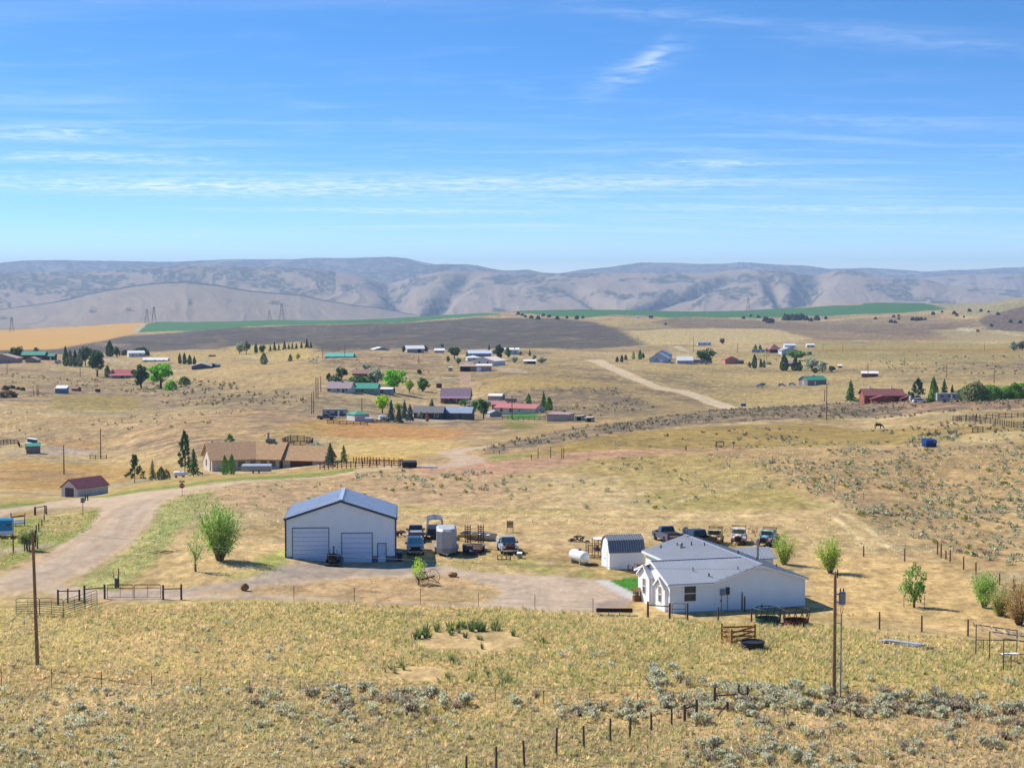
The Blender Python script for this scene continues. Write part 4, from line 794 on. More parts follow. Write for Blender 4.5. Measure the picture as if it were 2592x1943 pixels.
# ---- sagebrush: unit bush (width 1), several makes
SAGEC = ((160, 164, 140), (146, 150, 126), (174, 176, 154), (132, 132, 114)); OLDC = ((132, 122, 112), (146, 138, 126), (112, 104, 96), (150, 150, 130)); GREENC = ((132, 138, 74), (150, 150, 84), (114, 122, 62))
def bush_unit(n, leaf, cols, seed, twigs=0, gain=3.6):
    rng = np.random.default_rng(seed); k = rng.integers(3, 6)
    cs = np.stack([rng.uniform(-0.28, 0.28, k), rng.uniform(-0.28, 0.28, k), rng.uniform(0.16, 0.42, k)], -1); rs = rng.uniform(0.17, 0.28, k)
    j = rng.integers(0, k, n); d = rand_dirs(n, rng); d[:, 2] = np.where(d[:, 2] < -0.3, -d[:, 2], d[:, 2])
    pos = cs[j] + d * (rs[j] * rng.uniform(0.65, 1.08, n))[:, None]; pos[:, 2] = np.maximum(pos[:, 2], 0.01)
    up = d * 0.8 + np.array([0, 0, 0.9]) + rng.normal(0, 0.25, (n, 3)); up /= np.linalg.norm(up, axis=1, keepdims=True)
    v, f = leaf_quads(pos, leaf, rng, 2.0, up); c = leaf_cols(n, cols, rng, 0.2, gain) * np.array([1.06, 1.0, 0.88])
    if twigs:
        b = rng.normal(0, 0.07, (twigs, 3)) * np.array([1, 1, 0]); e = np.stack([rng.uniform(-0.45, 0.45, twigs), rng.uniform(-0.45, 0.45, twigs), rng.uniform(0.3, 0.72, twigs)], -1)
        dv = e - b; s = np.cross(dv, rand_dirs(twigs, rng)); s /= np.linalg.norm(s, axis=1, keepdims=True); s *= 0.014
        tv = np.stack([b - s, b + s, e + s * 0.3, e - s * 0.3], 1).reshape(-1, 3)
        v = np.concatenate([v, tv]); f = np.concatenate([f, np.arange(twigs)[:, None] * 4 + np.array([[0, 1, 2, 3]]) + n * 4]); c = np.concatenate([c, np.tile(alb(112, 96, 86), (twigs * 4, 1))])
    return v, f, c
SAGE = attr_mat('sage_leaf', 0.85, 0.12, 3.0, transl=0.45, spec=0.1)
DRY = attr_mat('dry_grass', 0.85, 0.10, 2.0, transl=0.42, spec=0.1)
def scatter(poly, dens, rng, clump=None):
    w = wpoly(poly) if isinstance(poly, str) else poly; a, b = w.min(0), w.max(0); n = int((b - a).prod() * dens / K)
    x, y = rng.uniform(a[0], b[0], n), rng.uniform(a[1], b[1], n); k = inside(w, x, y)
    if clump is not None:
        sc, lo, hi, sd = clump; k &= rng.random(n) < sstep(lo, hi, fbm(x * sc, y * sc * 0.6, sd, 3))
    return x[k], y[k]
def merged(name, units, x, y, size, rng, m, tint=None, squash=(0.8, 1.1)):
    """many bushes or tufts as one mesh; units: list of (v, f, c)"""
    if not len(x): return None
    V, Fc, C, off = [], [], [], 0
    z = ground_z(x, y); pick = rng.integers(0, len(units), len(x)); rot = rng.uniform(0, 2 * math.pi, len(x)); sq = rng.uniform(*squash, len(x))
    for k, (uv, uf, uc) in enumerate(units):
        i = np.where(pick == k)[0]
        if not len(i): continue
        c, s = np.cos(rot[i])[:, None], np.sin(rot[i])[:, None]; sz = size[i][:, None]
        vx = (uv[None, :, 0] * c - uv[None, :, 1] * s) * sz + x[i][:, None]; vy = (uv[None, :, 0] * s + uv[None, :, 1] * c) * sz + y[i][:, None]
        vz = uv[None, :, 2] * sz * sq[i][:, None] + z[i][:, None] - 0.03
        V.append(np.stack([vx, vy, vz], -1).reshape(-1, 3)); n = len(uv)
        Fc.append((uf[None] + (np.arange(len(i)) * n)[:, None, None] + off).reshape(-1, uf.shape[1])); off += len(i) * n
        cc = uc[None] * np.ones((len(i), 1, 1)) if tint is None else uc[None] * tint[i][:, None, :]
        C.append(cc.reshape(-1, 3))
    o = link(name, np_mesh(name, np.concatenate(V), np.concatenate(Fc), [m], {'Col': np.concatenate(C)})); o['kind'] = 'stuff'; return o
rs_ = np.random.default_rng(101)
near_x, near_y, near_s = [], [], []
def sage_zone(poly, dens, lo, hi, clump=None):
    x, y = scatter(poly, dens * 2.5, rs_, clump); near_x.append(x); near_y.append(y); near_s.append(1.0 * rs_.uniform(lo, hi, len(x)) * np.where(rs_.random(len(x)) < 0.15, 1.25, 1.0))
sage_zone("1250,1835 1500,1790 1700,1740 1900,1740 2592,1770 2592,1960 1500,1960 1300,1910", 0.50, 0.7, 1.45, (0.22, 0.38, 0.6, 61))
sage_zone("1650,1720 1950,1745 2592,1785 2592,1830 1900,1810 1640,1790", 0.55, 0.9, 1.6, (0.25, 0.35, 0.55, 62))
sage_zone("1640,1690 1720,1690 1730,1750 1640,1750", 0.7, 1.0, 1.6); sage_zone("1830,1755 1910,1740 1910,1800 1820,1800", 0.8, 1.2, 1.8)
sage_zone("720,1735 1150,1755 1300,1790 1100,1830 850,1800 720,1775", 0.7, 0.8, 1.6, (0.25, 0.33, 0.5, 63))
sage_zone("1150,1745 1500,1770 1700,1790 1600,1830 1300,1800", 0.45, 0.7, 1.3, (0.25, 0.38, 0.55, 64))
sage_zone("400,1735 720,1755 700,1800 420,1775", 0.5, 0.6, 1.2, (0.25, 0.36, 0.55, 65))
sage_zone("0,1740 400,1740 800,1800 1300,1830 1300,1960 0,1960", 0.5, 0.4, 1.0, (0.18, 0.38, 0.6, 66))
sage_zone("0,1560 700,1560 1000,1650 1100,1730 0,1720", 0.05, 0.4, 0.85); sage_zone("1300,1640 1800,1650 2592,1700 2592,1780 1800,1740 1300,1730", 0.11, 0.4, 0.9, (0.15, 0.4, 0.6, 67))
NX, NY, NS = map(np.concatenate, (near_x, near_y, near_s))
app = NS / NY; order = np.argsort(-app); uN, vN = project(np.stack([NX, NY, ground_z(NX, NY)], -1))
order = order[(uN[order] > -30) & (uN[order] < 2620) & (vN[order] < 1960)]
units_hi = [bush_unit(170, 0.09, SAGEC, 200 + i, 12) for i in range(5)] + [bush_unit(90, 0.08, OLDC, 210 + i, 45) for i in range(2)]
hi_me = [np_mesh('sagebrush', v, f, [SAGE], {'Col': c}) for v, f, c in units_hi]
top = order[:290]
for i in top:
    k = int(rs_.integers(0, len(hi_me))); o = link('sagebrush', hi_me[k], None, (NX[i], NY[i], float(ground_z(NX[i], NY[i])[0]) - 0.03), float(rs_.uniform(0, 6.28)))
    s = float(NS[i]); o.scale = (s, s, s * float(rs_.uniform(0.75, 1.0)))
    tag(o, 'full grey green sagebrush bush in the dry foreground pasture' if k < 5 else 'sparse half dead twiggy sagebrush in the dry foreground pasture', 'shrub', 'full sagebrush of the foreground' if k < 5 else 'twiggy sagebrush of the foreground')
rest = np.setdiff1d(np.arange(len(NX)), top)
merged('low_sagebrush', [bush_unit(60, 0.14, SAGEC, 220 + i, 6) for i in range(5)] + [bush_unit(40, 0.13, OLDC, 226, 14)], NX[rest], NY[rest], NS[rest], rs_, SAGE)
# hillside brush, thinning with distance
hx, hy, hs = [], [], []
def brush_zone(poly, dens, lo, hi, clump=None):
    x, y = scatter(poly, dens * 1.8, rs_, clump); hx.append(x); hy.append(y); hs.append(rs_.uniform(lo, hi, len(x)))
brush_zone("1900,1175 2100,1138 2592,1128 2592,1440 2420,1400 2290,1360 2150,1290 2000,1230", 0.42, 0.4, 1.3, (0.12, 0.34, 0.54, 71))
brush_zone("2180,1300 2592,1200 2592,1500 2450,1420 2330,1380", 0.16, 0.6, 1.5, (0.15, 0.35, 0.55, 72))
brush_zone("900,1200 1300,1180 1900,1140 2000,1230 1700,1290 1200,1290 900,1270", 0.05, 0.5, 1.4, (0.10, 0.40, 0.6, 73))
brush_zone("450,1262 900,1205 900,1290 560,1300", 0.035, 0.4, 0.9)
brush_zone("1000,1205 1250,1195 1300,1225 1150,1262 1000,1235", 0.14, 0.6, 1.5, (0.10, 0.35, 0.55, 79))
brush_zone("1180,1134 1400,1098 1560,1075 1880,1036 2592,1006 2592,1040 2100,1060 1700,1084 1450,1115 1250,1148", 0.11, 0.5, 1.5, (0.09, 0.34, 0.54, 74))
brush_zone("1500,1120 1900,1085 2592,1060 2592,1125 1900,1132 1550,1140", 0.05, 0.5, 1.3, (0.09, 0.42, 0.6, 75))
brush_zone("2250,1128 2330,1105 2420,1095 2430,1112 2360,1125", 0.15, 1.0, 2.0)
brush_zone("1600,1140 2000,1118 2330,1118 2330,1132 1900,1135", 0.16, 0.6, 1.4, (0.1, 0.36, 0.56, 78))
brush_zone("0,1040 700,1040 700,1120 480,1105 0,1090", 0.022, 0.5, 1.3, (0.05, 0.40, 0.6, 76))
brush_zone("300,970 520,960 780,1010 780,1035 450,1030 300,1000", 0.030, 0.8, 2.2, (0.04, 0.36, 0.56, 77))
brush_zone("0,945 280,955 300,985 0,985", 0.018, 0.7, 1.8, (0.05, 0.4, 0.6, 80)); brush_zone("1250,998 1560,985 1680,1030 1500,1060 1330,1050", 0.03, 0.7, 1.9, (0.04, 0.36, 0.56, 81))
brush_zone("780,905 1050,905 1100,960 1000,950 780,935", 0.016, 0.7, 2.0, (0.04, 0.4, 0.6, 82)); brush_zone("1900,895 2592,900 2592,950 2150,935 1900,915", 0.010, 0.8, 2.2, (0.03, 0.42, 0.6, 83))
HX, HY, HS = map(np.concatenate, (hx, hy, hs))
nearh = HY < 150 * K
merged('hillside_brush', [bush_unit(40, 0.17, SAGEC, 230 + i, 3, 2.8) for i in range(4)] + [bush_unit(34, 0.17, GREENC, 236, 2, 2.2), bush_unit(30, 0.16, OLDC, 237, 5, 2.7)], HX[nearh], HY[nearh], HS[nearh], rs_, SAGE, squash=(0.6, 0.95))
merged('far_brush', [bush_unit(12, 0.34, ((132, 128, 108), (116, 112, 96), (146, 142, 122)), 240 + i, 0, 2.6) for i in range(4)], HX[~nearh], HY[~nearh], HS[~nearh], rs_, SAGE, squash=(0.6, 0.95))

# ---- grass: tufts of bent blades, one mesh per stand
def tuft_unit(n, seed, spread=0.6, h=1.0, wide=0.085):
    rng = np.random.default_rng(seed); a = rng.uniform(0, 2 * math.pi, n); r = rng.uniform(0, 0.16, n); b = np.stack([np.cos(a) * r, np.sin(a) * r, np.zeros(n)], -1)
    l = rng.uniform(0.1, spread, n); hh = rng.uniform(0.55, 1.0, n) * h; t = b + np.stack([np.cos(a) * l, np.sin(a) * l, hh], -1)
    s = np.stack([-np.sin(a + rng.normal(0, 0.9, n)), np.cos(a + rng.normal(0, 0.9, n)), np.zeros(n)], -1) * wide
    return np.stack([b - s, b + s, t], 1).reshape(-1, 3), np.arange(n * 3).reshape(n, 3), np.repeat(rng.uniform(0.8, 1.2, (n, 1)) * np.ones((1, 3)), 3, 0)
def tints(n, cols, w, rng):
    c = 2.35 * np.array([alb(*k) for k in cols]); l_ = c @ np.array([[0.3], [0.59], [0.11]]); c = l_ + (c - l_) * 0.76; return c[rng.choice(len(cols), n, p=np.array(w) / sum(w))] * rng.uniform(0.82, 1.18, (n, 1))
STRAW, STRAW2, OLV, OLV2, GRN, GRY = (224, 196, 132), (208, 180, 114), (186, 176, 86), (164, 162, 76), (142, 156, 70), (172, 162, 120)
rg = np.random.default_rng(303)
tu = [tuft_unit(8, 300 + i) for i in range(6)]
BARE = [wpoly("1045,1604 1170,1590 1290,1600 1345,1630 1260,1652 1110,1648 1050,1628"), wpoly("970,1690 1080,1684 1160,1700 1090,1726 985,1718")]
def grass(name, poly, dens, cols, w, lo, hi, clump=None, units=tu):
    x, y = scatter(poly, dens, rg, clump)
    if name != 'rabbitbrush':
        ok = ~(inside(BARE[0], x, y) | inside(BARE[1], x, y)); x, y = x[ok], y[ok]
    if len(x): merged(name, units, x, y, rg.uniform(lo, hi, len(x)), rg, DRY, tints(len(x), cols, w, rg))
    return len(x)
near_all = "-60,1545 200,1536 480,1530 640,1522 900,1528 1200,1536 1500,1552 1650,1566 1900,1580 2150,1588 2400,1612 2660,1640 2660,1990 -60,1990"
grass('dry_grass', near_all, 17.0, (STRAW, STRAW2, GRY, OLV, (200, 178, 116)), (4, 3, 2, 2, 3), 0.2, 0.5)
grass('olive_grass', near_all, 6.5, (OLV, OLV2, STRAW2, GRN), (5, 2, 4, 1), 0.25, 0.65, (0.09, 0.38, 0.58, 85))
grass('olive_grass', "700,1540 1200,1545 1650,1570 2150,1590 2592,1640 2592,1780 1900,1760 1300,1740 1000,1720 1000,1640", 5.5, (OLV, OLV2, GRN), (5, 4, 2), 0.3, 0.65, (0.12, 0.34, 0.54, 86))
grass('grey_grass', "-60,1760 700,1790 1300,1830 1900,1850 2660,1850 2660,1990 -60,1990", 10.0, (GRY, OLV2, (178, 162, 116), (146, 138, 94), (160, 146, 100)), (4, 2, 3, 3, 3), 0.22, 0.52, (0.12, 0.26, 0.46, 87))
grass('fence_line_grass', "2080,1552 2250,1562 2500,1585 2660,1612 2660,1624 2500,1598 2250,1574 2080,1562", 5, ((140, 122, 88), (156, 138, 94)), (1, 1), 0.3, 0.6, (0.5, 0.4, 0.6, 88))
grass('rabbitbrush', "1060,1588 1180,1580 1300,1590 1360,1600 1390,1640 1330,1655 1290,1615 1230,1600 1100,1604 1065,1630 1040,1620", 1.9, ((88, 112, 52), (74, 98, 46), (104, 124, 60)), (3, 3, 2), 0.75, 1.25, (0.5, 0.38, 0.56, 89), [tuft_unit(16, 330 + i, 0.4, 1.0, 0.08) for i in range(4)])
grass('rabbitbrush', "940,1690 1150,1668 1300,1700 1330,1740 1150,1740 1100,1700 990,1720", 2.6, ((118, 128, 64), (100, 114, 56), (140, 142, 78)), (3, 2, 2), 0.5, 0.95, (0.45, 0.4, 0.56, 90), [tuft_unit(14, 340 + i, 0.4, 1.0, 0.08) for i in range(4)])
grass('rabbitbrush', "1100,1600 1250,1598 1300,1640 1180,1655 1090,1635", 0.35, ((104, 122, 62), (88, 108, 54)), (1, 1), 0.5, 0.9, None, [tuft_unit(16, 350 + i, 0.4, 1.0, 0.08) for i in range(3)])
grass('yard_grass', "410,1480 470,1350 560,1320 720,1380 726,1440 640,1462 430,1492", 2.5, (STRAW, STRAW2, OLV), (5, 3, 1), 0.12, 0.3)
grass('verge_grass', "475,1252 545,1245 520,1277 470,1327 430,1382 370,1442 300,1490 200,1488 265,1434 335,1389 390,1324 415,1278", 6.0, (GRN, OLV, STRAW, (164, 172, 100)), (2, 3, 3, 3), 0.2, 0.42)
grass('verge_grass', "0,1320 250,1290 254,1300 235,1335 180,1365 100,1395 0,1440", 4.0, (GRN, OLV, STRAW2), (3, 3, 2), 0.25, 0.5)
grass('island_grass', "645,1486 808,1471 935,1462 1046,1461 1125,1455 1188,1467 1245,1480 1268,1497 1250,1515 1215,1527 1000,1523 850,1514 650,1504", 3.0, (STRAW, STRAW2, (196, 166, 122)), (3, 3, 2), 0.1, 0.25)
grass('yard_grass', "2045,1405 2290,1410 2420,1442 2592,1545 2592,1605 2150,1560 2050,1540", 2.5, (STRAW, STRAW2, (230, 196, 132)), (3, 2, 3), 0.1, 0.26)
grass('weeds', "1010,1392 1330,1402 1340,1442 1180,1445 1010,1420", 2.5, (OLV, GRN, STRAW), (3, 2, 3), 0.2, 0.45, (0.4, 0.42, 0.6, 92))
grass('weeds', "1700,1330 1960,1340 1960,1390 1800,1390 1700,1370", 1.5, ((150, 150, 70), (190, 150, 100), (170, 130, 90)), (3, 2, 2), 0.4, 0.8, (0.4, 0.4, 0.6, 93))
grass('hillside_grass', "500,1300 640,1220 1300,1200 1900,1140 2592,1130 2592,1440 2280,1400 2050,1390 1650,1335 1300,1330 1010,1320 1000,1380 700,1340", 0.85, (STRAW, STRAW2, OLV, (180, 150, 110)), (4, 3, 3, 1), 0.3, 0.6, (0.06, 0.3, 0.55, 94), [tuft_unit(4, 360 + i, 0.5, 0.8, 0.14) for i in range(4)])
grass('lawn_grass', "1546,1471 1583,1464 1636,1463 1636,1500 1603,1500", 40, ((70, 150, 34), (56, 128, 28), (88, 166, 44)), (1, 1, 1), 0.12, 0.2)

grass('drive_weeds', "300,1494 700,1466 1100,1432 1290,1452 1500,1466 1600,1516 1300,1540 950,1526 420,1517", 0.35, (OLV, STRAW, GRN), (2, 3, 1), 0.1, 0.25, (0.3, 0.5, 0.66, 96))
grass('road_edge_grass', "480,1246 412,1272 392,1304 376,1334 350,1360 318,1388 270,1420 222,1446 215,1438 266,1412 312,1382 343,1354 368,1328 384,1300 404,1268", 3.0, (GRN, STRAW, OLV), (2, 3, 2), 0.12, 0.32)
# ---------------------------------------------------------------- buildings
def C(*c): return alb(*c)
def paintm(name, c, **k): return mat(name, np.clip(lin(c), 0.005, 0.85), **k)
WHITE = paintm('white_siding', (214, 216, 220), rough=0.55, var=0.03, scale=1.2)
TRIMW = paintm('white_trim', (236, 236, 236), rough=0.5, var=0.02)
GLASS = mat('window_glass', (0.03, 0.035, 0.04), 0.08, 0.0, 0.2, spec=0.8)
HOLE_SHADE = mat('painted_interior_shade', (0.015, 0.014, 0.013), 0.9, var=0.2)  # near-black slab colour painted as the shade inside open bays, no real opening
CONC = mat('concrete', C(190, 182, 172), 0.9, var=0.12, scale=4, bump=0.1)
WOOD = mat('weathered_wood', C(124, 104, 86), 0.9, var=0.25, scale=3, stretch=(6, 6, 1), bump=0.3)
GREYWOOD = mat('grey_post_wood', C(124, 108, 94), 0.95, var=0.28, scale=4, stretch=(6, 6, 1), bump=0.3)
REDWOOD = mat('stained_lumber', C(186, 122, 62), 0.8, var=0.2, scale=3, stretch=(5, 5, 1), bump=0.2)
STEEL = mat('galvanised_steel', C(180, 184, 188), 0.45, 0.6, 0.12, 4)
BLACK = mat('black_rubber', (0.012, 0.012, 0.013), 0.75, var=0.3)
RUST = mat('rusty_steel', C(112, 66, 46), 0.9, 0.1, 0.3, 6, bump=0.2)
def walls(w, d, h, roof, rh, sink=1.2):
    b = MB()
    if roof == 'x': b.prism([(0, -sink), (d, -sink), (d, h), (d / 2, h + rh), (0, h)], -w / 2, w / 2, 'x')
    elif roof == 'y': b.prism([(-w / 2, -sink), (w / 2, -sink), (w / 2, h), (0, h + rh), (-w / 2, h)], 0, d, 'y')
    elif roof == 'shed': b.prism([(0, -sink), (d, -sink), (d, h + rh), (0, h)], -w / 2, w / 2, 'x')
    elif roof == 'shedx': b.prism([(-w / 2, -sink), (w / 2, -sink), (w / 2, h + rh), (-w / 2, h)], 0, d, 'y')
    else: b.b2((-w / 2, 0, -sink), (w / 2, d, h))
    return b
def roof_mb(w, d, h, roof, rh, ov, t=0.14):
    b = MB(); g = 0.02
    def slope(p): return b.sheet(p, t)
    if roof == 'x':
        k = rh / (d / 2)
        for s in (0, 1):
            y0, z0 = (-ov, h - k * ov + g) ; ym, zm = d / 2, h + rh + g
            pts = [(-w / 2 - ov, y0, z0), (w / 2 + ov, y0, z0), (w / 2 + ov, ym, zm), (-w / 2 - ov, ym, zm)]
            if s: pts = [(x, d - y, z) for x, y, z in pts][::-1]
            slope(pts)
    elif roof == 'y':
        k = rh / (w / 2)
        for s in (1, -1):
            x0, z0 = -w / 2 - ov, h - k * ov + g
            pts = [(x0, -ov, z0), (0, -ov, h + rh + g), (0, d + ov, h + rh + g), (x0, d + ov, z0)]
            if s == 1: pts = pts[::-1]
            if s == -1: pts = [(-x, y, z) for x, y, z in pts]
            slope(pts)
    elif roof == 'shed':
        k = rh / d; slope([(-w / 2 - ov, -ov, h - k * ov + g), (w / 2 + ov, -ov, h - k * ov + g), (w / 2 + ov, d + ov, h + rh + k * ov + g), (-w / 2 - ov, d + ov, h + rh + k * ov + g)])
    elif roof == 'shedx':
        k = rh / w; slope([(-w / 2 - ov, -ov, h - k * ov + g), (w / 2 + ov, -ov, h + rh + k * ov + g), (w / 2 + ov, d + ov, h + rh + k * ov + g), (-w / 2 - ov, d + ov, h - k * ov + g)])
    elif roof == 'hip':
        W2, a = w / 2 + ov, min(w, d) / 2 + ov; r = max(w / 2 - d / 2, 0.0); z1 = h + rh
        e = [(-W2, -ov, h), (W2, -ov, h), (W2, d + ov, h), (-W2, d + ov, h)]; p, q = (-r, d / 2, z1), (r, d / 2, z1)
        lo = [(x, y, z - t) for x, y, z in e]; v = e + [p, q] + lo
        b.add(v, [(0, 1, 5, 4), (1, 2, 5), (2, 3, 4, 5), (3, 0, 4), (0, 6, 7, 1), (1, 7, 8, 2), (2, 8, 9, 3), (3, 9, 6, 0), (6, 9, 8, 7)])
    return b
FACE = {'f': lambda s, z, o, w, d: (s, -o, z), 'b': lambda s, z, o, w, d: (s, d + o, z), 'l': lambda s, z, o, w, d: (-w / 2 - o, d / 2 - s, z), 'r': lambda s, z, o, w, d: (w / 2 + o, d / 2 + s, z)}
def facebox(mb, face, s0, s1, z0, z1, o0, o1, w, d):
    a, b = FACE[face](s0, z0, o0, w, d), FACE[face](s1, z1, o1, w, d); return mb.b2(a, b)
def window(root, face, s, z, ww, wh, w, d, frame=None, pane=None, fw=0.08, name='window', mull=True):
    f = MB(); a, b_, z1 = s - ww / 2, s + ww / 2, z + wh
    facebox(f, face, a - fw, b_ + fw, z1, z1 + fw, -0.02, 0.05, w, d); facebox(f, face, a - fw, b_ + fw, z - fw, z, -0.02, 0.05, w, d)
    facebox(f, face, a - fw, a, z, z1, -0.02, 0.05, w, d); facebox(f, face, b_, b_ + fw, z, z1, -0.02, 0.05, w, d)
    if mull: facebox(f, face, a, b_, z + wh * 0.5 - fw * 0.3, z + wh * 0.5 + fw * 0.3, -0.02, 0.04, w, d)
    o = f.build(name, frame or TRIMW, root)
    facebox(MB(), face, a, b_, z, z1, -0.02, 0.032, w, d).build('pane', pane or GLASS, o)
    return o
def door(root, face, s, z, ww, wh, w, d, m, frame=None, name='door', panels=0):
    dm = facebox(MB(), face, s - ww / 2, s + ww / 2, z, z + wh, -0.02, 0.03, w, d).build(name, m, root)
    if frame:
        f = MB(); fw = 0.08
        facebox(f, face, s - ww / 2 - fw, s - ww / 2, z, z + wh + fw, -0.02, 0.06, w, d); facebox(f, face, s + ww / 2, s + ww / 2 + fw, z, z + wh + fw, -0.02, 0.06, w, d); facebox(f, face, s - ww / 2, s + ww / 2, z + wh, z + wh + fw, -0.02, 0.06, w, d)
        f.build('door_frame', frame, dm)
    for k in range(panels):
        facebox(MB(), face, s - ww / 2 + 0.02, s + ww / 2 - 0.02, z + wh * k / panels + 0.03, z + wh * (k + 1) / panels - 0.03, 0.03, 0.055, w, d).build('door_panel', m, dm)
    return dm
def building(name, label, u, v, wp, hp, d, roof, rp, wall, roofm, yaw=0.0, ov=0.35, wins=(), doors=(), cat='building', group=None, chim=None, back=False):
    """far building: (u, v) middle of the front foot, wp/hp/rp picture sizes of width, wall height and roof rise; d depth in metres"""
    p = P(u, v); k = p.y / F; w, h, rh = wp * k, hp * k, rp * k
    o = empty(name, p, math.radians(yaw), label, cat, group)
    walls(w, d, h, roof, rh, 1.8).build('wall', wall, o); r = roof_mb(w, d, h, roof, rh, ov).build('roof', roofm, o)
    for (f, s, z, ww, wh) in wins: window(o, f, s * (w if f in 'fb' else d), z * h, ww, wh, w, d, fw=0.07)
    for (f, s, ww, wh, m) in doors: door(o, f, s * (w if f in 'fb' else d), 0.0, ww, min(wh, h * 0.92), w, d, m)
    if chim: MB().b2((chim[0] * w - 0.4, d * 0.5 - 0.4, h), (chim[0] * w + 0.4, d * 0.5 + 0.4, h + rh + chim[1])).build('chimney', mat('chimney_block', C(170, 160, 150), 0.9), r)
    o['size'] = (w, d, h); return o
G = 'houses of the settlement'; S = 'sheds of the settlement'
def pm(n, c, **k): return paintm(n, c, **({'rough': 0.75, 'var': 0.06, 'scale': 0.8} | k))
wTan, wBrown, wGrey, wDark, wBlue = pm('tan_wall', (176, 150, 142)), pm('brown_wall', (92, 62, 54)), pm('grey_wall', (172, 174, 180)), pm('slate_wall', (86, 90, 94)), pm('blue_wall', (122, 142, 166))
wPale, wSage, wCream, wRed, wPink, wStone = pm('pale_wall', (208, 212, 204)), pm('sage_green_wall', (132, 156, 148)), pm('cream_wall', (222, 216, 194)), pm('brick_red_wall', (150, 78, 62)), pm('pink_wall', (196, 128, 112)), pm('stone_wall', (178, 164, 146))
rGreen, rTeal, rRed, rWhite, rGrey, rDark = pm('green_metal_roof', (62, 148, 122)), pm('teal_metal_roof', (84, 172, 156)), pm('red_metal_roof', (188, 96, 96)), pm('white_metal_roof', (226, 224, 218)), pm('grey_metal_roof', (158, 164, 172)), pm('dark_shingle', (112, 110, 110))
rPurple, rBrown, rTan, rMaroon, rBlue = pm('purple_roof', (138, 112, 124)), pm('brown_shingle', (150, 112, 100)), pm('tan_roof', (176, 150, 140)), pm('maroon_roof', (124, 72, 70)), pm('blue_grey_roof', (146, 160, 178))
W1 = (('f', -0.25, 0.35, 1.3, 1.0), ('f', 0.25, 0.35, 1.3, 1.0)); W3 = (('f', -0.38, 0.35, 1.2, 1.0), ('f', 0.0, 0.35, 1.2, 1.0), ('f', 0.36, 0.35, 1.2, 1.0))
building('tan_house', 'tan gabled house cut by the left edge of the picture', 4, 920, 76, 14, 14, 'y', 10, wTan, rTan, 0, 0.5, W1, cat='house', group=G)
building('green_roofed_house', 'long dark brown house with a green metal roof', 81, 911, 62, 13, 10, 'x', 8, wBrown, rGreen, 0, 0.6, W3, cat='house', group=G)
building('green_roofed_garage', 'small green roofed wing at the right of the long dark house', 124, 911, 26, 10, 8, 'x', 6, wBrown, rGreen, 0, 0.4, (), (('f', 0.15, 1.2, 2.1, TRIMW),), 'garage', G)
building('barn', 'small tan barn with a pale gable before the green roofed house', 79, 918, 30, 8, 9, 'y', 7, pm('barn_tan', (156, 132, 116)), rTan, 0, 0.4, (), (), 'barn', S)
building('white_house', 'small white house half hidden by dark bushes left of the hilltop', 346, 903, 40, 10, 9, 'x', 5, WHITE, rWhite, 20, 0.4, W1, (), 'house', G)
building('white_roofed_house', 'low white roofed house behind the bright spreading tree', 392, 915, 62, 4, 9, 'x', 5, wPale, rWhite, 0, 0.4, W3, (), 'house', G)
o = building('red_roofed_house', 'house with a two step red metal roof among trees', 309, 957, 54, 10, 9, 'x', 11, wGrey, rRed, 4, 0.5, W1, (('f', 0.0, 1.0, 2.1, wDark),), 'house', G)
w_, d_, h_ = o['size']; MB().sheet([(-w_ * 0.58, -2.6, h_ * 0.72), (w_ * 0.52, -2.6, h_ * 0.72), (w_ * 0.52, -0.3, h_ * 1.02), (-w_ * 0.58, -0.3, h_ * 1.02)], 0.1).build('porch_roof', rRed, o)
for s in (-0.5, -0.15, 0.2, 0.48): MB().b2((s * w_ - 0.07, -2.5, -0.6), (s * w_ + 0.07, -2.36, h_ * 0.72)).build('porch_post', TRIMW, o)
building('metal_shed', 'pale blue grey metal shed with a white roof on the dry field', 154, 996, 29, 13, 4, 'shed', 6, wBlue, rWhite, 0, 0.15, (), (), 'shed', S)
building('gabled_house', 'dark grey low gabled house on bare ground left of centre', 509, 934, 48, 8, 13, 'y', 7, pm('charcoal_wall', (104, 100, 108)), rGrey, 6, 0.5, (), (('f', 0.1, 2.6, 2.2, wDark),), 'house', G)
building('gabled_garage', 'small dark garage right of the dark grey gabled house', 540, 930, 18, 7, 7, 'y', 4, pm('charcoal_wall', (104, 100, 108)), rGrey, -10, 0.3, (), (('f', 0, 2.4, 2.0, HOLE_SHADE),), 'garage', G)
building('teal_roofed_barn', 'long low barn with a bright teal roof on the slope', 858, 905, 70, 2.5, 16, 'x', 7.5, wSage, rTeal, 0, 0.3, (), (), 'barn', S)
building('loafing_shed', 'tiny brown shed on the skyline of the dry lane', 536, 902, 16, 3, 3, 'shed', 1, wBrown, rBrown, 0, 0.1, (), (), 'shed', S)
building('pale_green_house', 'pale house with a purple brown roof left of the green roofed one', 856, 993, 60, 11, 10, 'x', 14, wPale, pm('mauve_roof', (158, 138, 138)), -8, 0.6, W3, (('f', 0.22, 1.0, 2.1, wDark),), 'house', G, (0.05, 0.6))
building('green_metal_house', 'long sage green house with a bright green metal roof', 917, 995, 74, 12, 9, 'x', 12, wSage, rGreen, -5, 0.4, W3, (), 'house', G)
building('green_lean_to', 'flat white topped sage green annexe at the right of the green roofed house', 970, 997, 44, 12, 6, 'shed', 2, wSage, rWhite, -5, 0.2, (), (('f', -0.1, 1.6, 2.2, wDark),), 'shed', S)
building('brown_roofed_house', 'brown roofed dark red house hidden in the silvery thicket', 920, 953, 56, 8, 10, 'x', 8, wRed, rBrown, 0, 0.5, W3, (), 'house', G)
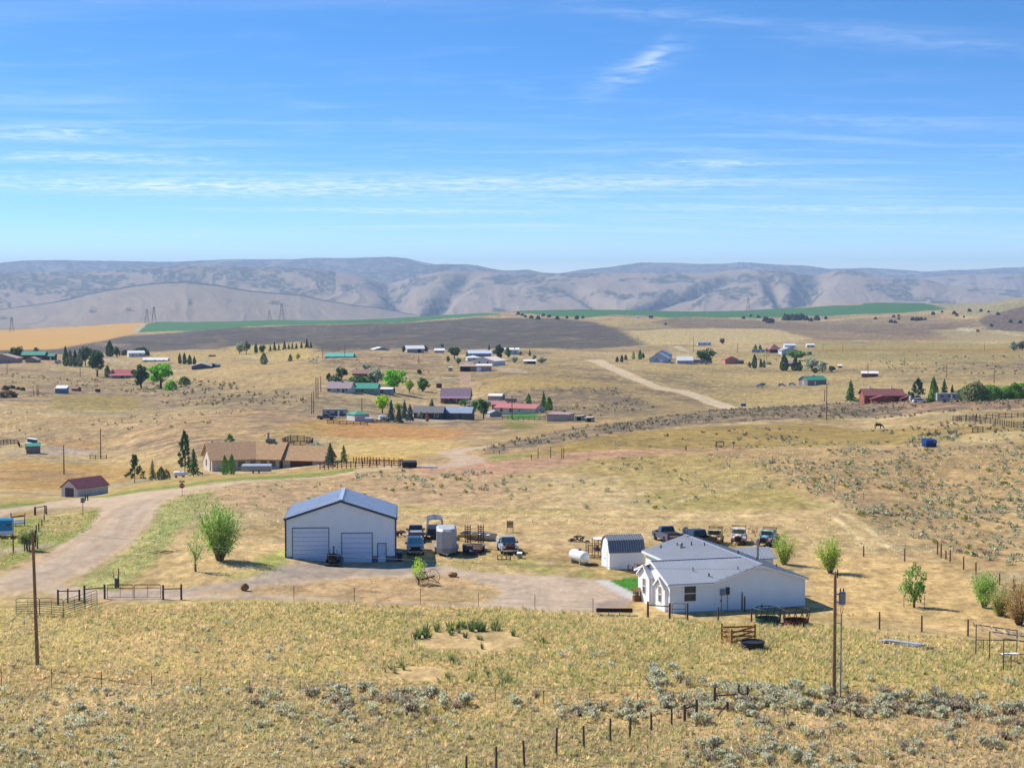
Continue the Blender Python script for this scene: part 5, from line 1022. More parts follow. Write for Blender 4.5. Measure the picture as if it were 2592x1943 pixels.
building('outhouse', 'small dark brown shed standing alone on the dry slope', 1112, 982, 13, 11, 3, 'shed', 2, wBrown, rBrown, 12, 0.1, (), (), 'shed', S)
o = building('purple_roofed_house', 'brown house with a steep mauve roof and a posted porch', 1152, 1021, 74, 15, 11, 'x', 22, pm('cedar_wall', (168, 124, 100)), rPurple, -3, 0.4, (('f', -0.02, 0.3, 1.4, 1.3), ('f', 0.28, 0.3, 1.4, 1.3)), (('f', -0.2, 1.0, 2.1, HOLE_SHADE),), 'house', G)
w_, d_, h_ = o['size']; MB().sheet([(-w_ * 0.52, -2.8, h_ * 0.92), (w_ * 0.52, -2.8, h_ * 0.92), (w_ * 0.52, 0.3, h_ * 1.14), (-w_ * 0.52, 0.3, h_ * 1.14)], 0.12).build('porch_roof', rPurple, o)
for s in (-0.48, -0.2, 0.08, 0.3, 0.48): MB().b2((s * w_ - 0.09, -2.7, -0.8), (s * w_ + 0.09, -2.52, h_ * 0.92)).build('porch_post', wCream, o)
building('white_topped_shed', 'grey shed with a white roof on the slope behind the red roofed long house', 1252, 1014, 36, 12, 5, 'x', 5, wStone, rWhite, -18, 0.2, (('f', 0.1, 0.4, 0.6, 0.6),), (), 'shed', S)
building('low_brown_house', 'low brown roofed house mostly hidden behind the leafy tree', 1222, 1030, 78, 5, 9, 'x', 10, pm('cedar_wall', (168, 124, 100)), pm('grey_brown_roof', (142, 124, 116)), 0, 0.5, (), (), 'house', G)
building('red_roofed_long_house', 'long cream house with a faded red roof and green lawn', 1302, 1048, 112, 15, 9.5, 'x', 9, wCream, pm('faded_red_roof', (186, 112, 108)), -24, 0.35, (('f', -0.32, 0.35, 1.2, 1.5), ('f', -0.08, 0.35, 1.6, 1.3), ('f', 0.12, 0.5, 0.8, 0.6), ('r', 0.1, 0.35, 1.0, 1.2)), (), 'house', G)
building('red_roofed_wing', 'cedar wing joining the left end of the long cream house', 1262, 1034, 34, 10, 7, 'x', 6, pm('cedar_wall', (168, 124, 100)), pm('faded_red_roof', (186, 112, 108)), -10, 0.3, (), (), 'house', G)
building('blue_topped_shed', 'small shed with a pale blue roof before the long cream house', 1255, 1055, 32, 10, 4, 'y', 6, wStone, rBlue, 20, 0.2, (), (), 'shed', S)
building('slate_garage', 'dark slate two bay garage with a pale blue grey roof', 1152, 1061, 82, 16, 8, 'x', 13, wDark, rBlue, -7, 0.3, (('r', 0.1, 0.5, 0.7, 0.9),), (('f', -0.08, 4.2, 2.3, pm('garage_door_brown', (118, 110, 108))), ('f', 0.33, 2.8, 2.1, pm('garage_door_green', (92, 106, 102)))), 'garage', G)
building('slate_house', 'dark grey house with charcoal shingles left of the slate garage', 1083, 1060, 72, 16, 10, 'x', 13, pm('slate_dark_wall', (70, 74, 80)), rDark, -4, 0.5, (('f', 0.3, 0.35, 1.4, 1.1), ('f', -0.3, 0.35, 1.4, 1.1)), (), 'house', G)
building('green_hip_shed', 'white metal shed with a green pyramid roof beside the spruces', 916, 1066, 40, 18, 6, 'hip', 8, pm('white_metal_wall', (206, 206, 206)), rGreen, 30, 0.25, (), (), 'shed', S)
building('metal_box_shed', 'little grey lean-to against the green pyramid roofed shed', 933, 1069, 19, 9, 2, 'shed', 2, wGrey, rGrey, -5, 0.1, (), (), 'shed', S)
building('playhouse', 'small white playhouse beside the tall spruce', 971, 1062, 17, 8, 3, 'hip', 4, WHITE, rGrey, 20, 0.2, (), (('f', 0, 0.8, 1.6, wGrey),), 'shed', S)
building('tan_garage', 'pale tan flat roofed garage by the green lawn', 1411, 1066, 58, 17, 6, 'shed', 2, pm('tan_metal_wall', (186, 170, 158)), pm('rose_roof', (166, 138, 134)), -22, 0.2, (), (), 'garage', S)
building('goat_shed', 'left of the two little white topped sheds on bare ground', 1464, 1065, 18, 11, 3.5, 'shedx', 2, wStone, rWhite, -25, 0.15, (), (('f', 0.1, 1.4, 1.4, HOLE_SHADE),), 'shed', S)
building('goat_shed', 'right of the two little white topped sheds on bare ground', 1489, 1068, 19, 10, 3, 'shedx', 2, wStone, rWhite, -20, 0.15, (), (('f', 0.1, 1.4, 1.3, HOLE_SHADE),), 'shed', S)
building('white_roofed_house', 'white house with a broad white roof on the slope', 1224, 926, 64, 14, 12, 'y', 9, WHITE, pm('cream_roof', (230, 214, 196)), -34, 0.7, (('f', -0.2, 0.45, 1.3, 1.2), ('f', 0.2, 0.45, 1.3, 1.2)), (), 'house', G)
o = building('open_garage', 'tan garage with one dark open bay below the white roofed house', 1186, 940, 44, 13, 7, 'shed', 3, pm('barn_tan', (190, 164, 146)), rTan, 0, 0.3, (), (('f', -0.18, 5.4, 2.5, HOLE_SHADE),), 'garage', S)
building('panel_garage', 'grey panelled garage with a white door beside the open bay', 1225, 940, 38, 14, 8, 'shed', 3, pm('ribbed_grey_wall', (172, 160, 152)), pm('cream_roof', (230, 214, 196)), 0, 0.3, (), (('f', -0.34, 2.4, 2.4, TRIMW),), 'garage', S)
building('pump_house', 'tiny white roofed box left of the open tan garage', 1140, 939, 10, 9, 2, 'shed', 1, wStone, rWhite, 0, 0.1, (), (), 'shed', S)
building('blue_walled_house', 'long blue walled house with a pale roof behind the white one', 1214, 903, 58, 9, 9, 'x', 7, wBlue, pm('pale_blue_roof', (196, 208, 220)), 0, 0.4, W3, (), 'house', G)
building('white_hip_house', 'white house peeking between the blue wall and the broad white roof', 1200, 913, 34, 8, 8, 'hip', 5, WHITE, rWhite, 10, 0.4, (('f', 0, 0.4, 1.2, 1.0),), (), 'house', G)
building('white_topped_cabin', 'small white roofed cabin on the slope below the sage hill', 1112, 893, 25, 6, 5, 'shed', 4, wGrey, rWhite, 0, 0.3, (('f', 0.2, 0.4, 1.0, 0.8),), (), 'house', G)
building('grey_slope_house', 'grey house with a white roof and dark porch under the sage hill', 1052, 893, 44, 11, 9, 'x', 7, wGrey, rWhite, 14, 0.6, (('f', -0.38, 0.4, 1.2, 1.0),), (('f', 0.22, 2.6, 2.6, HOLE_SHADE),), 'house', G)
building('low_white_house', 'low grey house with a white roof sunk behind the slope', 966, 886, 40, 2.5, 9, 'y', 5, wGrey, rWhite, 20, 0.5, (), (), 'house', G)
building('far_white_house', 'white flat house with a chimney behind the dark green trees', 1295, 897, 36, 12, 9, 'shed', 3, pm('pale_blue_wall', (188, 202, 214)), rWhite, 0, 0.5, W1, (), 'house', G, (0.2, 0.9))
building('loafing_shed', 'open fronted shed with a white roof on the dry slope', 1341, 921, 31, 7, 4, 'shed', 3, wStone, rWhite, 0, 0.3, (), (('f', 0.12, 5.0, 1.8, HOLE_SHADE),), 'shed', S)
building('light_blue_house', 'light blue house with two stepped gables by the pale gravel road', 1667, 917, 48, 11, 10, 'y', 13, pm('light_blue_wall', (172, 190, 210)), rBlue, -18, 0.5, (('f', -0.12, 0.5, 1.2, 1.1),), (('f', 0.15, 2.6, 2.2, TRIMW),), 'house', G)
building('light_blue_wing', 'taller rear wing of the light blue stepped gable house', 1676, 909, 36, 13, 9, 'y', 10, pm('light_blue_wall', (172, 190, 210)), rBlue, -18, 0.4, (), (), 'house', G)
building('white_roofed_garage', 'long grey garage with a white ribbed roof right of the light blue house', 1734, 921, 40, 9, 8, 'x', 9, wGrey, rWhite, 0, 0.3, (('f', 0.1, 0.4, 1.0, 0.8),), (), 'garage', S)
building('pink_barn', 'faded pink barn with a dark lean-to', 1852, 921, 34, 12, 8, 'y', 8, wPink, pm('rust_roof', (150, 104, 92)), 10, 0.3, (('f', -0.3, 0.3, 1.0, 1.0),), (), 'barn', S)
building('barn_lean_to', 'dark lean-to at the right of the faded pink barn', 1877, 921, 12, 8, 5, 'shed', 2, wDark, rDark, 0, 0.2, (), (), 'shed', S)
building('mobile_home', 'distant white mobile home beside a lone grey tree', 1783, 874, 34, 7, 5, 'x', 2.5, WHITE, rGrey, 0, 0.2, W3, (), 'house', G)
building('hip_barn', 'dark barn with a rusty red hip roof on the right slope', 1964, 893, 32, 9, 10, 'hip', 13, wBrown, pm('rust_roof', (150, 104, 92)), 10, 0.4, (), (('f', 0, 3.0, 2.4, HOLE_SHADE),), 'barn', S)
building('white_ranch_house', 'white house behind the grey gabled one on the right slope', 2000, 881, 28, 7, 8, 'x', 4, WHITE, pm('pale_blue_roof', (196, 208, 220)), 0, 0.4, W1, (), 'house', G)
building('grey_gabled_house', 'pale grey wide gabled house behind the spreading green tree', 1999, 898, 42, 12, 10, 'y', 7, pm('light_grey_wall', (196, 194, 194)), rGrey, 8, 0.5, (), (), 'house', G)
building('hidden_house', 'brown house almost hidden by very dark junipers', 2000, 927, 36, 8, 8, 'x', 6, pm('mauve_wall', (150, 122, 118)), pm('mauve_roof', (158, 138, 138)), 0, 0.4, W1, (), 'house', G)
building('green_roofed_cabin', 'grey cabin with a green metal roof on the open right slope', 2068, 974, 58, 13, 8, 'x', 9, pm('grey_board_wall', (140, 128, 124)), rGreen, 26, 0.5, W3, (('f', -0.1, 1.0, 2.0, TRIMW), ('l', 0.0, 2.2, 2.1, wGrey)), 'house', G, (0.05, 0.5))
building('loafing_shed', 'rust red loafing shed with a white roof on the right slope', 2202, 954, 41, 9, 4, 'shed', 4, wRed, rWhite, -8, 0.3, (), (('f', 0, 6.0, 1.7, pm('dark_red_boards', (110, 56, 48))),), 'shed', S)
building('loafing_shed', 'tiny red shed with a pale roof far up the right slope', 2127, 931, 10, 5, 3, 'shed', 3, wRed, rWhite, 0, 0.2, (), (), 'shed', S)
building('far_cottage', 'tiny white cottage left of the long pale lane', 2052, 879, 20, 6, 6, 'x', 3, WHITE, rWhite, 0, 0.2, W1, (), 'house', G)
building('dark_box_shed', 'tiny dark shed right of the spreading green tree', 2050, 898, 9, 7, 3, 'shed', 1, wBrown, rDark, 0, 0.1, (), (), 'shed', S)
building('far_barn', 'small dark barn on the tan notch before the green field', 1648, 805, 11, 7, 8, 'x', 2, wDark, rBrown, 0, 0.2, (), (), 'barn', S)
building('far_trailer', 'tiny white trailer on the tan notch before the green field', 1615, 804, 12, 3, 3, 'x', 1, WHITE, rWhite, 0, 0.1, (), (), 'trailer', S)
building('hay_stack_shed', 'tiny ochre shed beside the winding track at the right', 2475, 840, 9, 6, 4, 'x', 2, pm('ochre_wall', (196, 150, 90)), pm('ochre_wall', (196, 150, 90)), 0, 0.1, (), (), 'shed', S)
building('green_box_shed', 'grey shed with a green roof in the fenced lot at the left', 84, 1148, 34, 19, 3.4, 'x', 6, pm('grey_board_wall', (140, 128, 124)), rGreen, 14, 0.2, (), (), 'shed', S)
building('blue_lean_to', 'lower of the two blue sheds with slanted white roofs at the left', 76, 1136, 24, 14, 2.5, 'shedx', -4, pm('deep_blue_wall', (88, 108, 142)), rWhite, 0, 0.25, (), (), 'shed', S)
building('blue_lean_to', 'upper of the two blue sheds with slanted white roofs at the left', 79, 1122, 20, 12, 2.5, 'shedx', -3, pm('deep_blue_wall', (88, 108, 142)), rWhite, 0, 0.25, (), (), 'shed', S)
building('rust_shed', 'low rusty tin shed behind the pale blue grey shed', 188, 989, 16, 5, 4, 'x', 4, pm('rust_roof', (150, 104, 92)), pm('rust_roof', (150, 104, 92)), -15, 0.1, (), (), 'shed', S)
building('maroon_shed', 'little square maroon box shed alone on the field', 246, 992, 10, 6, 2.5, 'shed', 1, pm('maroon_wall', (96, 46, 40)), pm('maroon_wall', (96, 46, 40)), 0, 0.05, (), (), 'shed', S)
# dark red house, several roofs
o = building('dark_red_house', 'sprawling dark red house with maroon shingle roofs behind the ridge', 2238, 1019, 100, 18, 12, 'x', 14, wRed, rMaroon, -3, 0.5, (('l', 0.1, 0.45, 0.9, 1.3),), (), 'house', G)
w_, d_, h_ = o['size']
for s, ww, dd in ((-0.08, 0.56, 4.5), (0.62, 0.44, 3.0)):
    x, hw = s * w_, ww * w_ / 2
    MB().prism([(x - hw, -1.5), (x + hw, -1.5), (x + hw, h_ * 0.62), (x, h_ * 1.06), (x - hw, h_ * 0.62)], -dd, 1.0 if s < 0.3 else 7, 'y').build('wing_wall', wRed, o)
    for sg in (-1, 1):
        p = [(x + sg * (hw + 0.5), -dd - 0.4, h_ * 0.58), (x, -dd - 0.4, h_ * 1.08), (x, 3 if s < 0.3 else 7, h_ * 1.08), (x + sg * (hw + 0.5), 3 if s < 0.3 else 7, h_ * 0.58)]
        MB().sheet(p if sg < 0 else p[::-1], 0.14).build('wing_roof', rMaroon, o)
for s in (-0.3, 0.25): MB().b2((s * w_ - 0.25, d_ / 2 - 0.25, h_ + 1), (s * w_ + 0.25, d_ / 2 + 0.25, h_ + 3.1)).build('roof_vent', TRIMW, o)
# red roofed garage by the road
o = building('red_roofed_garage', 'grey garage with a dusty red metal roof beside the gravel road', 176, 1258, 58, 26, 7.5, 'y', 20, pm('whitewash_wall', (206, 204, 200)), pm('dusty_red_roof', (142, 84, 86)), -33, 0.25, (), (('f', 0, 2.2, 2.0, pm('garage_door_dark', (84, 74, 80))),), 'garage')
# brown ranch house: two wings meeting at a shallow angle, garage at the right
pk = P(642, 1190); kk = pk.y / F
RB = empty('ranch_house', pk, 0, 'long beige ranch house with a brown shingle roof and attached garage', 'house')
rbw = mat('beige_stucco', lin((204, 194, 180)), 0.85, var=0.05); rbr = mat('cinnamon_shingle', lin((190, 150, 108)), 0.9, var=0.12, scale=2, bump=0.3)
def seg(x0, x1, y0, y1, h, rh, rot, ov=0.6):
    R_ = math.radians(rot)
    w_ = MB().prism([(y0, -2.5), (y1, -2.5), (y1, h), ((y0 + y1) / 2, h + rh), (y0, h)], x0, x1, 'x').build('wall', rbw, RB, rotz=R_)
    r_ = roof_mb(x1 - x0, y1 - y0, h, 'x', rh, ov).build('roof', rbr, RB, rotz=R_); c_, s_ = math.cos(R_), math.sin(R_); mx = (x0 + x1) / 2
    r_.location = (mx * c_ - y0 * s_, mx * s_ + y0 * c_, 0); return w_, r_
wl, r1 = seg(-9.0, 1.6, 0, 10.5, 2.7, 3.0, 20); wr, r2 = seg(-1.0, 5.6, 0.2, 10.2, 2.65, 2.95, -9); wg, r3 = seg(6.2, 15.2, 1.2, 9.0, 2.5, 2.5, -12)
ch = MB().b2((2.0, 4.6, 4.4), (4.0, 5.8, 6.4)).build('chimney', mat('chimney_block', C(176, 166, 156), 0.9), RB); MB().tube((2.5, 5.2, 6.4), (2.5, 5.2, 7.5), 0.25, n=8).build('flue', STEEL, ch)
for x in (-5.2, -2.6, 0.0): window(wl, 'f', x, 0.9, 1.5, 1.2, 1, 1, fw=0.08, frame=rbw)
for x in (2.2, 4.2): window(wr, 'f', x, 0.9, 1.4, 1.2, 1, 1, fw=0.08, frame=rbw).location = (0, 0.2, 0)
door(wg, 'f', 10.4, 0, 5.0, 2.1, 1, -1, pm('brown_garage_door', (96, 70, 60))).location = (0, 1.2, 0)
MB().b2((-9.06, 6.2, 0.7), (-8.98, 7.3, 2.1)).build('window', pm('brown_garage_door', (96, 70, 60)), wl); MB().b2((-9.08, 1.2, 0.0), (-8.98, 2.2, 2.1)).build('door', pm('brown_garage_door', (96, 70, 60)), wl)
# ---------------------------------------------------------------- the shop
SHW, SHD, SHH, SHR = 12.35, 11.4, 5.15, 2.05
pL, pR = P(726, 1417), P(997, 1417)
SH = empty('metal_shop', Vector(((pL.x + pR.x) / 2, (pL.y + pR.y) / 2, min(pL.z, pR.z) + 0.02)), math.radians(3.6), 'large pale blue grey metal shop with two roll-up doors', 'building')
SHW = (pR - pL).length
mSteel = paintm('shop_siding', (222, 230, 242), rough=0.5, var=0.03, scale=0.7); mSteelD = paintm('shop_wainscot', (86, 98, 116), rough=0.5, var=0.05); mRoofS = paintm('shop_roof', (190, 200, 214), rough=0.42, metal=0.0, var=0.04, scale=0.5); mTrimD = paintm('shop_trim', (62, 72, 88), rough=0.5, var=0.05)
walls(SHW, SHD, SHH, 'y', SHR, 0.6).build('wall', mSteel, SH)
ob = []
DL = (-SHW / 2 + 0.82, -SHW / 2 + 4.92, 4.05); DR = (-SHW / 2 + 6.48, -SHW / 2 + 9.92, 3.42); DM = (-SHW / 2 + 10.62, -SHW / 2 + 11.52, 2.2)
# upright ribs of the siding, and the dark wainscot, left out where the doors are
def clear(x): return not any(a - 0.1 < x < b + 0.1 for a, b, _ in (DL, DR, DM))
rb = MB(); x = -SHW / 2 + 0.12
while x < SHW / 2 - 0.1:
    zt = SHH + SHR * (1 - abs(x) / (SHW / 2)) - 0.25; z0 = 0.75
    for a, b, hh in (DL, DR, DM):
        if a - 0.1 < x < b + 0.1: z0 = hh + 0.12
    rb.b2((x - 0.02, -0.03, z0), (x + 0.02, 0.01, zt)); x += 0.305
rb.build('siding_rib', paintm('siding_rib', (240, 245, 252), rough=0.45, var=0.02), SH)  # ribs tinted lighter than the wall, standing in for light on their relief
edges = [-SHW / 2, DL[0] - 0.06, DL[1] + 0.06, DR[0] - 0.06, DR[1] + 0.06, DM[0] - 0.08, DM[1] + 0.08, SHW / 2]
for a, b in zip(edges[0::2], edges[1::2]): MB().b2((a, -0.045, -0.1), (b, 0.01, 0.74)).build('wainscot', mSteelD, SH)
for (a, b, hh), nm in ((DL, 'roll_up_door'), (DR, 'roll_up_door')):
    mD = paintm('roll_door', (206, 216, 236), rough=0.45, var=0.02)
    dr = MB().b2((a, -0.02, 0), (b, 0.02, hh)).build(nm, paintm('door_joint_shade', (158, 166, 184), rough=0.6), SH)  # backing slab darker than the panels, painted as shade in the gaps
    n = int(hh / 0.5)
    for k in range(n): MB().b2((a + 0.01, -0.05, hh * k / n + 0.025), (b - 0.01, -0.02, hh * (k + 1) / n - 0.025)).build('door_panel', mD, dr)
    f = MB().b2((a - 0.07, -0.07, 0), (a, 0.01, hh + 0.07)); f.b2((b, -0.07, 0), (b + 0.07, 0.01, hh + 0.07)); f.b2((a, -0.07, hh), (b, 0.01, hh + 0.07)); f.build('door_frame', mTrimD, dr)
md = door(SH, 'f', (DM[0] + DM[1]) / 2, 0.02, DM[1] - DM[0], 2.15, SHW, SHD, paintm('walk_door', (188, 204, 226), rough=0.5, var=0.03), mat('door_frame_brown', C(110, 90, 80), 0.7))
MB().b2((DM[1] - 0.16, -0.09, 1.0), (DM[1] - 0.08, -0.03, 1.08)).build('door_handle', BLACK, md)
rf = roof_mb(SHW, SHD, SHH, 'y', SHR, 0.16, 0.1).build('roof', mRoofS, SH)
k_ = SHR / (SHW / 2)
for sg in (-1, 1):
    rr = MB(); y = 0.25
    while y < SHD:
        rr.bar((sg * (SHW / 2 + 0.12), y, SHH - k_ * 0.12 + 0.15), (sg * 0.2, y, SHH + SHR - 0.2 * k_ + 0.15), 0.05, 0.05); y += 0.3
    rr.build('roof_rib', mRoofS, rf)
    MB().bar((sg * (SHW / 2 + 0.2), -0.2, SHH - k_ * 0.2 - 0.02), (0, -0.2, SHH + SHR - 0.02), 0.06, 0.28).build('rake_trim', mTrimD, rf)
    MB().b2((sg * (SHW / 2 + 0.02) - 0.09, -0.06, 0), (sg * (SHW / 2 + 0.02) + 0.09, 0.12, SHH - 0.05)).build('corner_trim', mTrimD, SH)
MB().b2((-0.22, -0.17, SHH + SHR + 0.09), (0.22, SHD + 0.17, SHH + SHR + 0.17)).build('ridge_cap', paintm('ridge_cap', (168, 182, 200), rough=0.4), rf)
for sg in (-1, 1): MB().b2((sg * (SHW / 2 + 0.17) - 0.05, -0.15, SHH - 0.16), (sg * (SHW / 2 + 0.17) + 0.05, SHD + 0.15, SHH + 0.02)).build('gutter', mTrimD, rf)
# ---------------------------------------------------------------- the white house
def PZ(u, v, z):
    d = ray(u, v); t = (z - CAMZ) / d[2]; return Vector((d[0] * t, d[1] * t, z))
def put(name, u, v, yaw, label, cat, group=None, dz=0.0):
    p = P(u, v); return empty(name, p + Vector((0, 0, dz)), math.radians(yaw), label, cat, group)
hz0 = float(ground_z(19.5, 170.0)[0])
hc = PZ(1696, 1552, hz0); HYAW = 15.2
H = empty('white_house', hc, math.radians(HYAW), 'white sided L shaped house with grey metal roofs and stovepipe', 'house')
WX, MX, WD, MD, HH, HR, OV = 4.75, 14.1, 9.3, 20.4, 2.87, 1.45, 0.32
mid = (WX + MX) / 2
mSide = paintm('house_siding', (238, 240, 244), rough=0.5, var=0.02, scale=0.8); mRoof = paintm('house_roof', (158, 160, 166), rough=0.5, metal=0.0, var=0.04, scale=0.6); mRib = paintm('house_roof_rib', (164, 166, 172), rough=0.4, metal=0.15, var=0.03)
b = MB(); b.prism([(0, -0.7), (WD, -0.7), (WD, HH), (WD / 2, HH + HR), (0, HH)], 0, WX + 0.5, 'x'); b.build('wing_wall', mSide, H)
MB().prism([(WX, -0.7), (MX, -0.7), (MX, HH), (mid, HH + HR), (WX, HH)], -0.01, MD, 'y').build('wall', mSide, H)
# lapped boards on the two front walls
lap = MB(); z = 0.1
while z < HH + HR - 0.15:
    hw = (MX - WX) / 2 if z < HH else (MX - WX) / 2 * (1 - (z - HH) / HR)
    if hw > 0.2: lap.add([(mid - hw + 0.02, -0.028, z), (mid + hw - 0.02, -0.028, z), (mid + hw - 0.02, -0.013, z + 0.22), (mid - hw + 0.02, -0.013, z + 0.22)], [(0, 1, 2, 3)])
    if z < HH - 0.2: lap.add([(0.08, -0.022, z), (WX - 0.1, -0.022, z), (WX - 0.1, -0.004, z + 0.22), (0.08, -0.004, z + 0.22)], [(0, 1, 2, 3)])
    z += 0.22
lap.build('siding', mSide, H)
for x in (0.0, WX - 0.06, MX): MB().b2((x - 0.07, -0.06, -0.3), (x + 0.07, 0.03, HH - 0.02)).build('corner_trim', TRIMW, H)
sk = MB().b2((0.02, -0.03, -0.6), (MX - 0.02, -0.055, 0.1)); sk.build('skirting', paintm('skirting', (208, 208, 210), rough=0.6), H)
def zroof_w(y): return HH + HR * (1 - abs(y - WD / 2) / (WD / 2))
def zroof_m(x): return HH + HR * (1 - abs(x - mid) / ((MX - WX) / 2))
g_ = 0.03
def slab(pts, nm='roof'):
    mb = MB(); p = [Vector(q) for q in pts]; n = len(p); mb.add(p + [q + Vector((0, 0, 0.09)) for q in p], [tuple(range(n))[::-1], tuple(range(n, 2 * n))] + [(i, (i + 1) % n, n + (i + 1) % n, n + i) for i in range(n)]); return mb.build(nm, mRoof, H)
VX = WX - OV
rW = slab([(-OV, -OV, zroof_w(-OV) + g_), (VX, -OV, zroof_w(-OV) + g_), (mid, WD / 2, HH + HR + g_), (-OV, WD / 2, HH + HR + g_)])
rWb = slab([(-OV, WD / 2, HH + HR + g_), (mid, WD / 2, HH + HR + g_), (VX, WD + OV, zroof_w(WD + OV) + g_), (-OV, WD + OV, zroof_w(WD + OV) + g_)])
ze = zroof_m(VX) + g_ + 0.012
rM = slab([(VX, -OV, ze), (mid, -OV, HH + HR + g_ + 0.012), (mid, WD / 2, HH + HR + g_ + 0.012)], 'roof'); 
rM2 = slab([(VX, WD + OV, ze), (mid, WD / 2, HH + HR + g_ + 0.012), (mid, MD + OV, HH + HR + g_ + 0.012), (VX, MD + OV, ze)])
rR = slab([(mid, -OV, HH + HR + g_), (MX + OV, -OV, zroof_m(MX + OV) + g_), (MX + OV, MD + OV, zroof_m(MX + OV) + g_), (mid, MD + OV, HH + HR + g_)])
# standing ribs
rb = MB(); x = 0.0
while x < mid - 0.1:
    y0 = -OV if x < VX else -OV + (x - VX) / (mid - VX) * (WD / 2 + OV)
    rb.bar((x, y0 + 0.02, zroof_w(y0) + 0.13), (x, WD / 2 - 0.05, HH + HR + 0.12), 0.04, 0.05); x += 0.34
rb.build('roof_rib', mRib, rW)
rb = MB(); y = WD / 2 + 0.2
while y < MD + OV:
    x0 = VX if y > WD + OV else mid - (y - WD / 2) / (WD / 2 + OV) * (mid - VX)
    rb.bar((x0, y, zroof_m(x0) + 0.14), (mid - 0.05, y, HH + HR + 0.13), 0.04, 0.05); y += 0.34
rb.build('roof_rib', mRib, rM2)
rb = MB(); y = -OV + 0.15
while y < WD / 2: x0 = VX + (y + OV) / (WD / 2 + OV) * (mid - VX); rb.bar((x0, y, zroof_m(x0) + 0.14), (mid - 0.05, y, HH + HR + 0.13), 0.04, 0.05); y += 0.34
rb.build('roof_rib', mRib, rM)
rb = MB(); y = -OV + 0.15
while y < MD + OV: rb.bar((mid + 0.05, y, HH + HR + 0.12), (MX + OV - 0.02, y, zroof_m(MX + OV) + 0.13), 0.04, 0.05); y += 0.34
rb.build('roof_rib', mRib, rR)
MB().b2((mid - 0.16, -OV, HH + HR + 0.11), (mid + 0.16, MD + OV, HH + HR + 0.17)).build('ridge_cap', mRib, rR)
MB().b2((-OV, WD / 2 - 0.14, HH + HR + 0.11), (mid - 0.2, WD / 2 + 0.14, HH + HR + 0.16)).build('ridge_cap', mRib, rW)
# fascia and eave boards
MB().bar((-OV, -OV, zroof_w(-OV) - 0.05), (VX, -OV, zroof_w(-OV) - 0.05), 0.05, 0.17).build('fascia', TRIMW, rW)
for a, bb in (((VX, -OV - 0.03, ze - 0.06), (mid, -OV - 0.03, HH + HR - 0.04)), ((mid, -OV - 0.03, HH + HR - 0.04), (MX + OV, -OV - 0.03, zroof_m(MX + OV) - 0.04))): MB().bar(a, bb, 0.05, 0.18).build('rake_board', TRIMW, rR)
for a, bb in (((-OV - 0.02, -OV, zroof_w(-OV) - 0.04), (-OV - 0.02, WD / 2, HH + HR - 0.04)), ((-OV - 0.02, WD / 2, HH + HR - 0.04), (-OV - 0.02, WD + OV, zroof_w(WD + OV) - 0.04))): MB().bar(a, bb, 0.06, 0.2).build('rake_board', TRIMW, rW)
MB().b2((VX - 0.05, WD + OV + 0.3, ze - 0.15), (VX, MD + OV, ze + 0.03)).build('fascia', TRIMW, rM2)
# windows, meters
mScreen = mat('window_screen', (0.045, 0.05, 0.06), 0.35, spec=0.5, var=0.25, scale=1.5)
window(H, 'f', 2.05 - 0.5, 1.12, 1.2, 1.5, 1, 1, TRIMW, mScreen, 0.1).location = (0.5, 0, 0)
el = MB().b2((5.15, -0.2, 1.55), (5.6, -0.03, 2.15)).build('electric_panel', mat('panel_grey', C(150, 160, 172), 0.5), H)
MB().b2((5.75, -0.22, 1.6), (6.1, -0.03, 2.3)).build('breaker_box', mat('panel_dark', C(84, 80, 78), 0.6), H)
for x in (5.3, 5.93): MB().tube((x, -0.1, -0.1), (x, -0.1, 1.6), 0.035).build('conduit', STEEL, H)
MB().lathe([(0.12, 0), (0.15, 0.05), (0.13, 0.12)], (5.3, -0.05, 1.0), 10, 'y').build('meter', STEEL, H)
# gabled bays of the left end
for (y0, y1, hh, rr, pr, wz) in ((4.7, 7.9, 2.75, 1.0, 0.4, 0.9), (0.75, 3.3, 2.35, 0.8, 0.28, 0.8)):
    ym = (y0 + y1) / 2
    bay = MB().prism([(y0, -0.5), (y1, -0.5), (y1, hh), (ym, hh + rr), (y0, hh)], -pr, 0.05, 'x').build('gable_bay', mSide, H)
    for s in (-1, 1):
        e = ym + s * ((y1 - y0) / 2 + 0.22); zz = hh - rr * 0.22 / ((y1 - y0) / 2)
        p = [(-pr - 0.2, e, zz + 0.02), (-pr - 0.2, ym, hh + rr + 0.02), (0.3, ym, hh + rr + 0.02), (0.3, e, zz + 0.02)]
        MB().sheet(p if s > 0 else p[::-1], 0.08).build('bay_roof', mRoof, bay)
        MB().bar((-pr - 0.22, e, zz), (-pr - 0.22, ym, hh + rr), 0.05, 0.16).build('rake_board', TRIMW, bay)
    wf = MB(); yw = ym
    for a in (-0.48, 0.42): wf.b2((-pr - 0.05, yw + a, wz), (-pr + 0.01, yw + a + 0.06, wz + 1.5))
    for zz in (wz - 0.06, wz + 0.72, wz + 1.5): wf.b2((-pr - 0.05, yw - 0.48, zz), (-pr + 0.01, yw + 0.48, zz + 0.06))
    wn = wf.build('window', TRIMW, bay); MB().b2((-pr - 0.02, yw - 0.42, wz), (-pr + 0.01, yw + 0.42, wz + 0.72)).build('pane', mat('window_grey', C(120, 118, 116), 0.3), wn); MB().b2((-pr - 0.02, yw - 0.42, wz + 0.78), (-pr + 0.01, yw + 0.42, wz + 1.5)).build('pane', mat('window_blind', C(176, 148, 128), 0.6), wn)
MB().tube((-0.42, 4.6, 0.1), (-0.42, 4.6, 2.6), 0.06).build('downspout', STEEL, H)
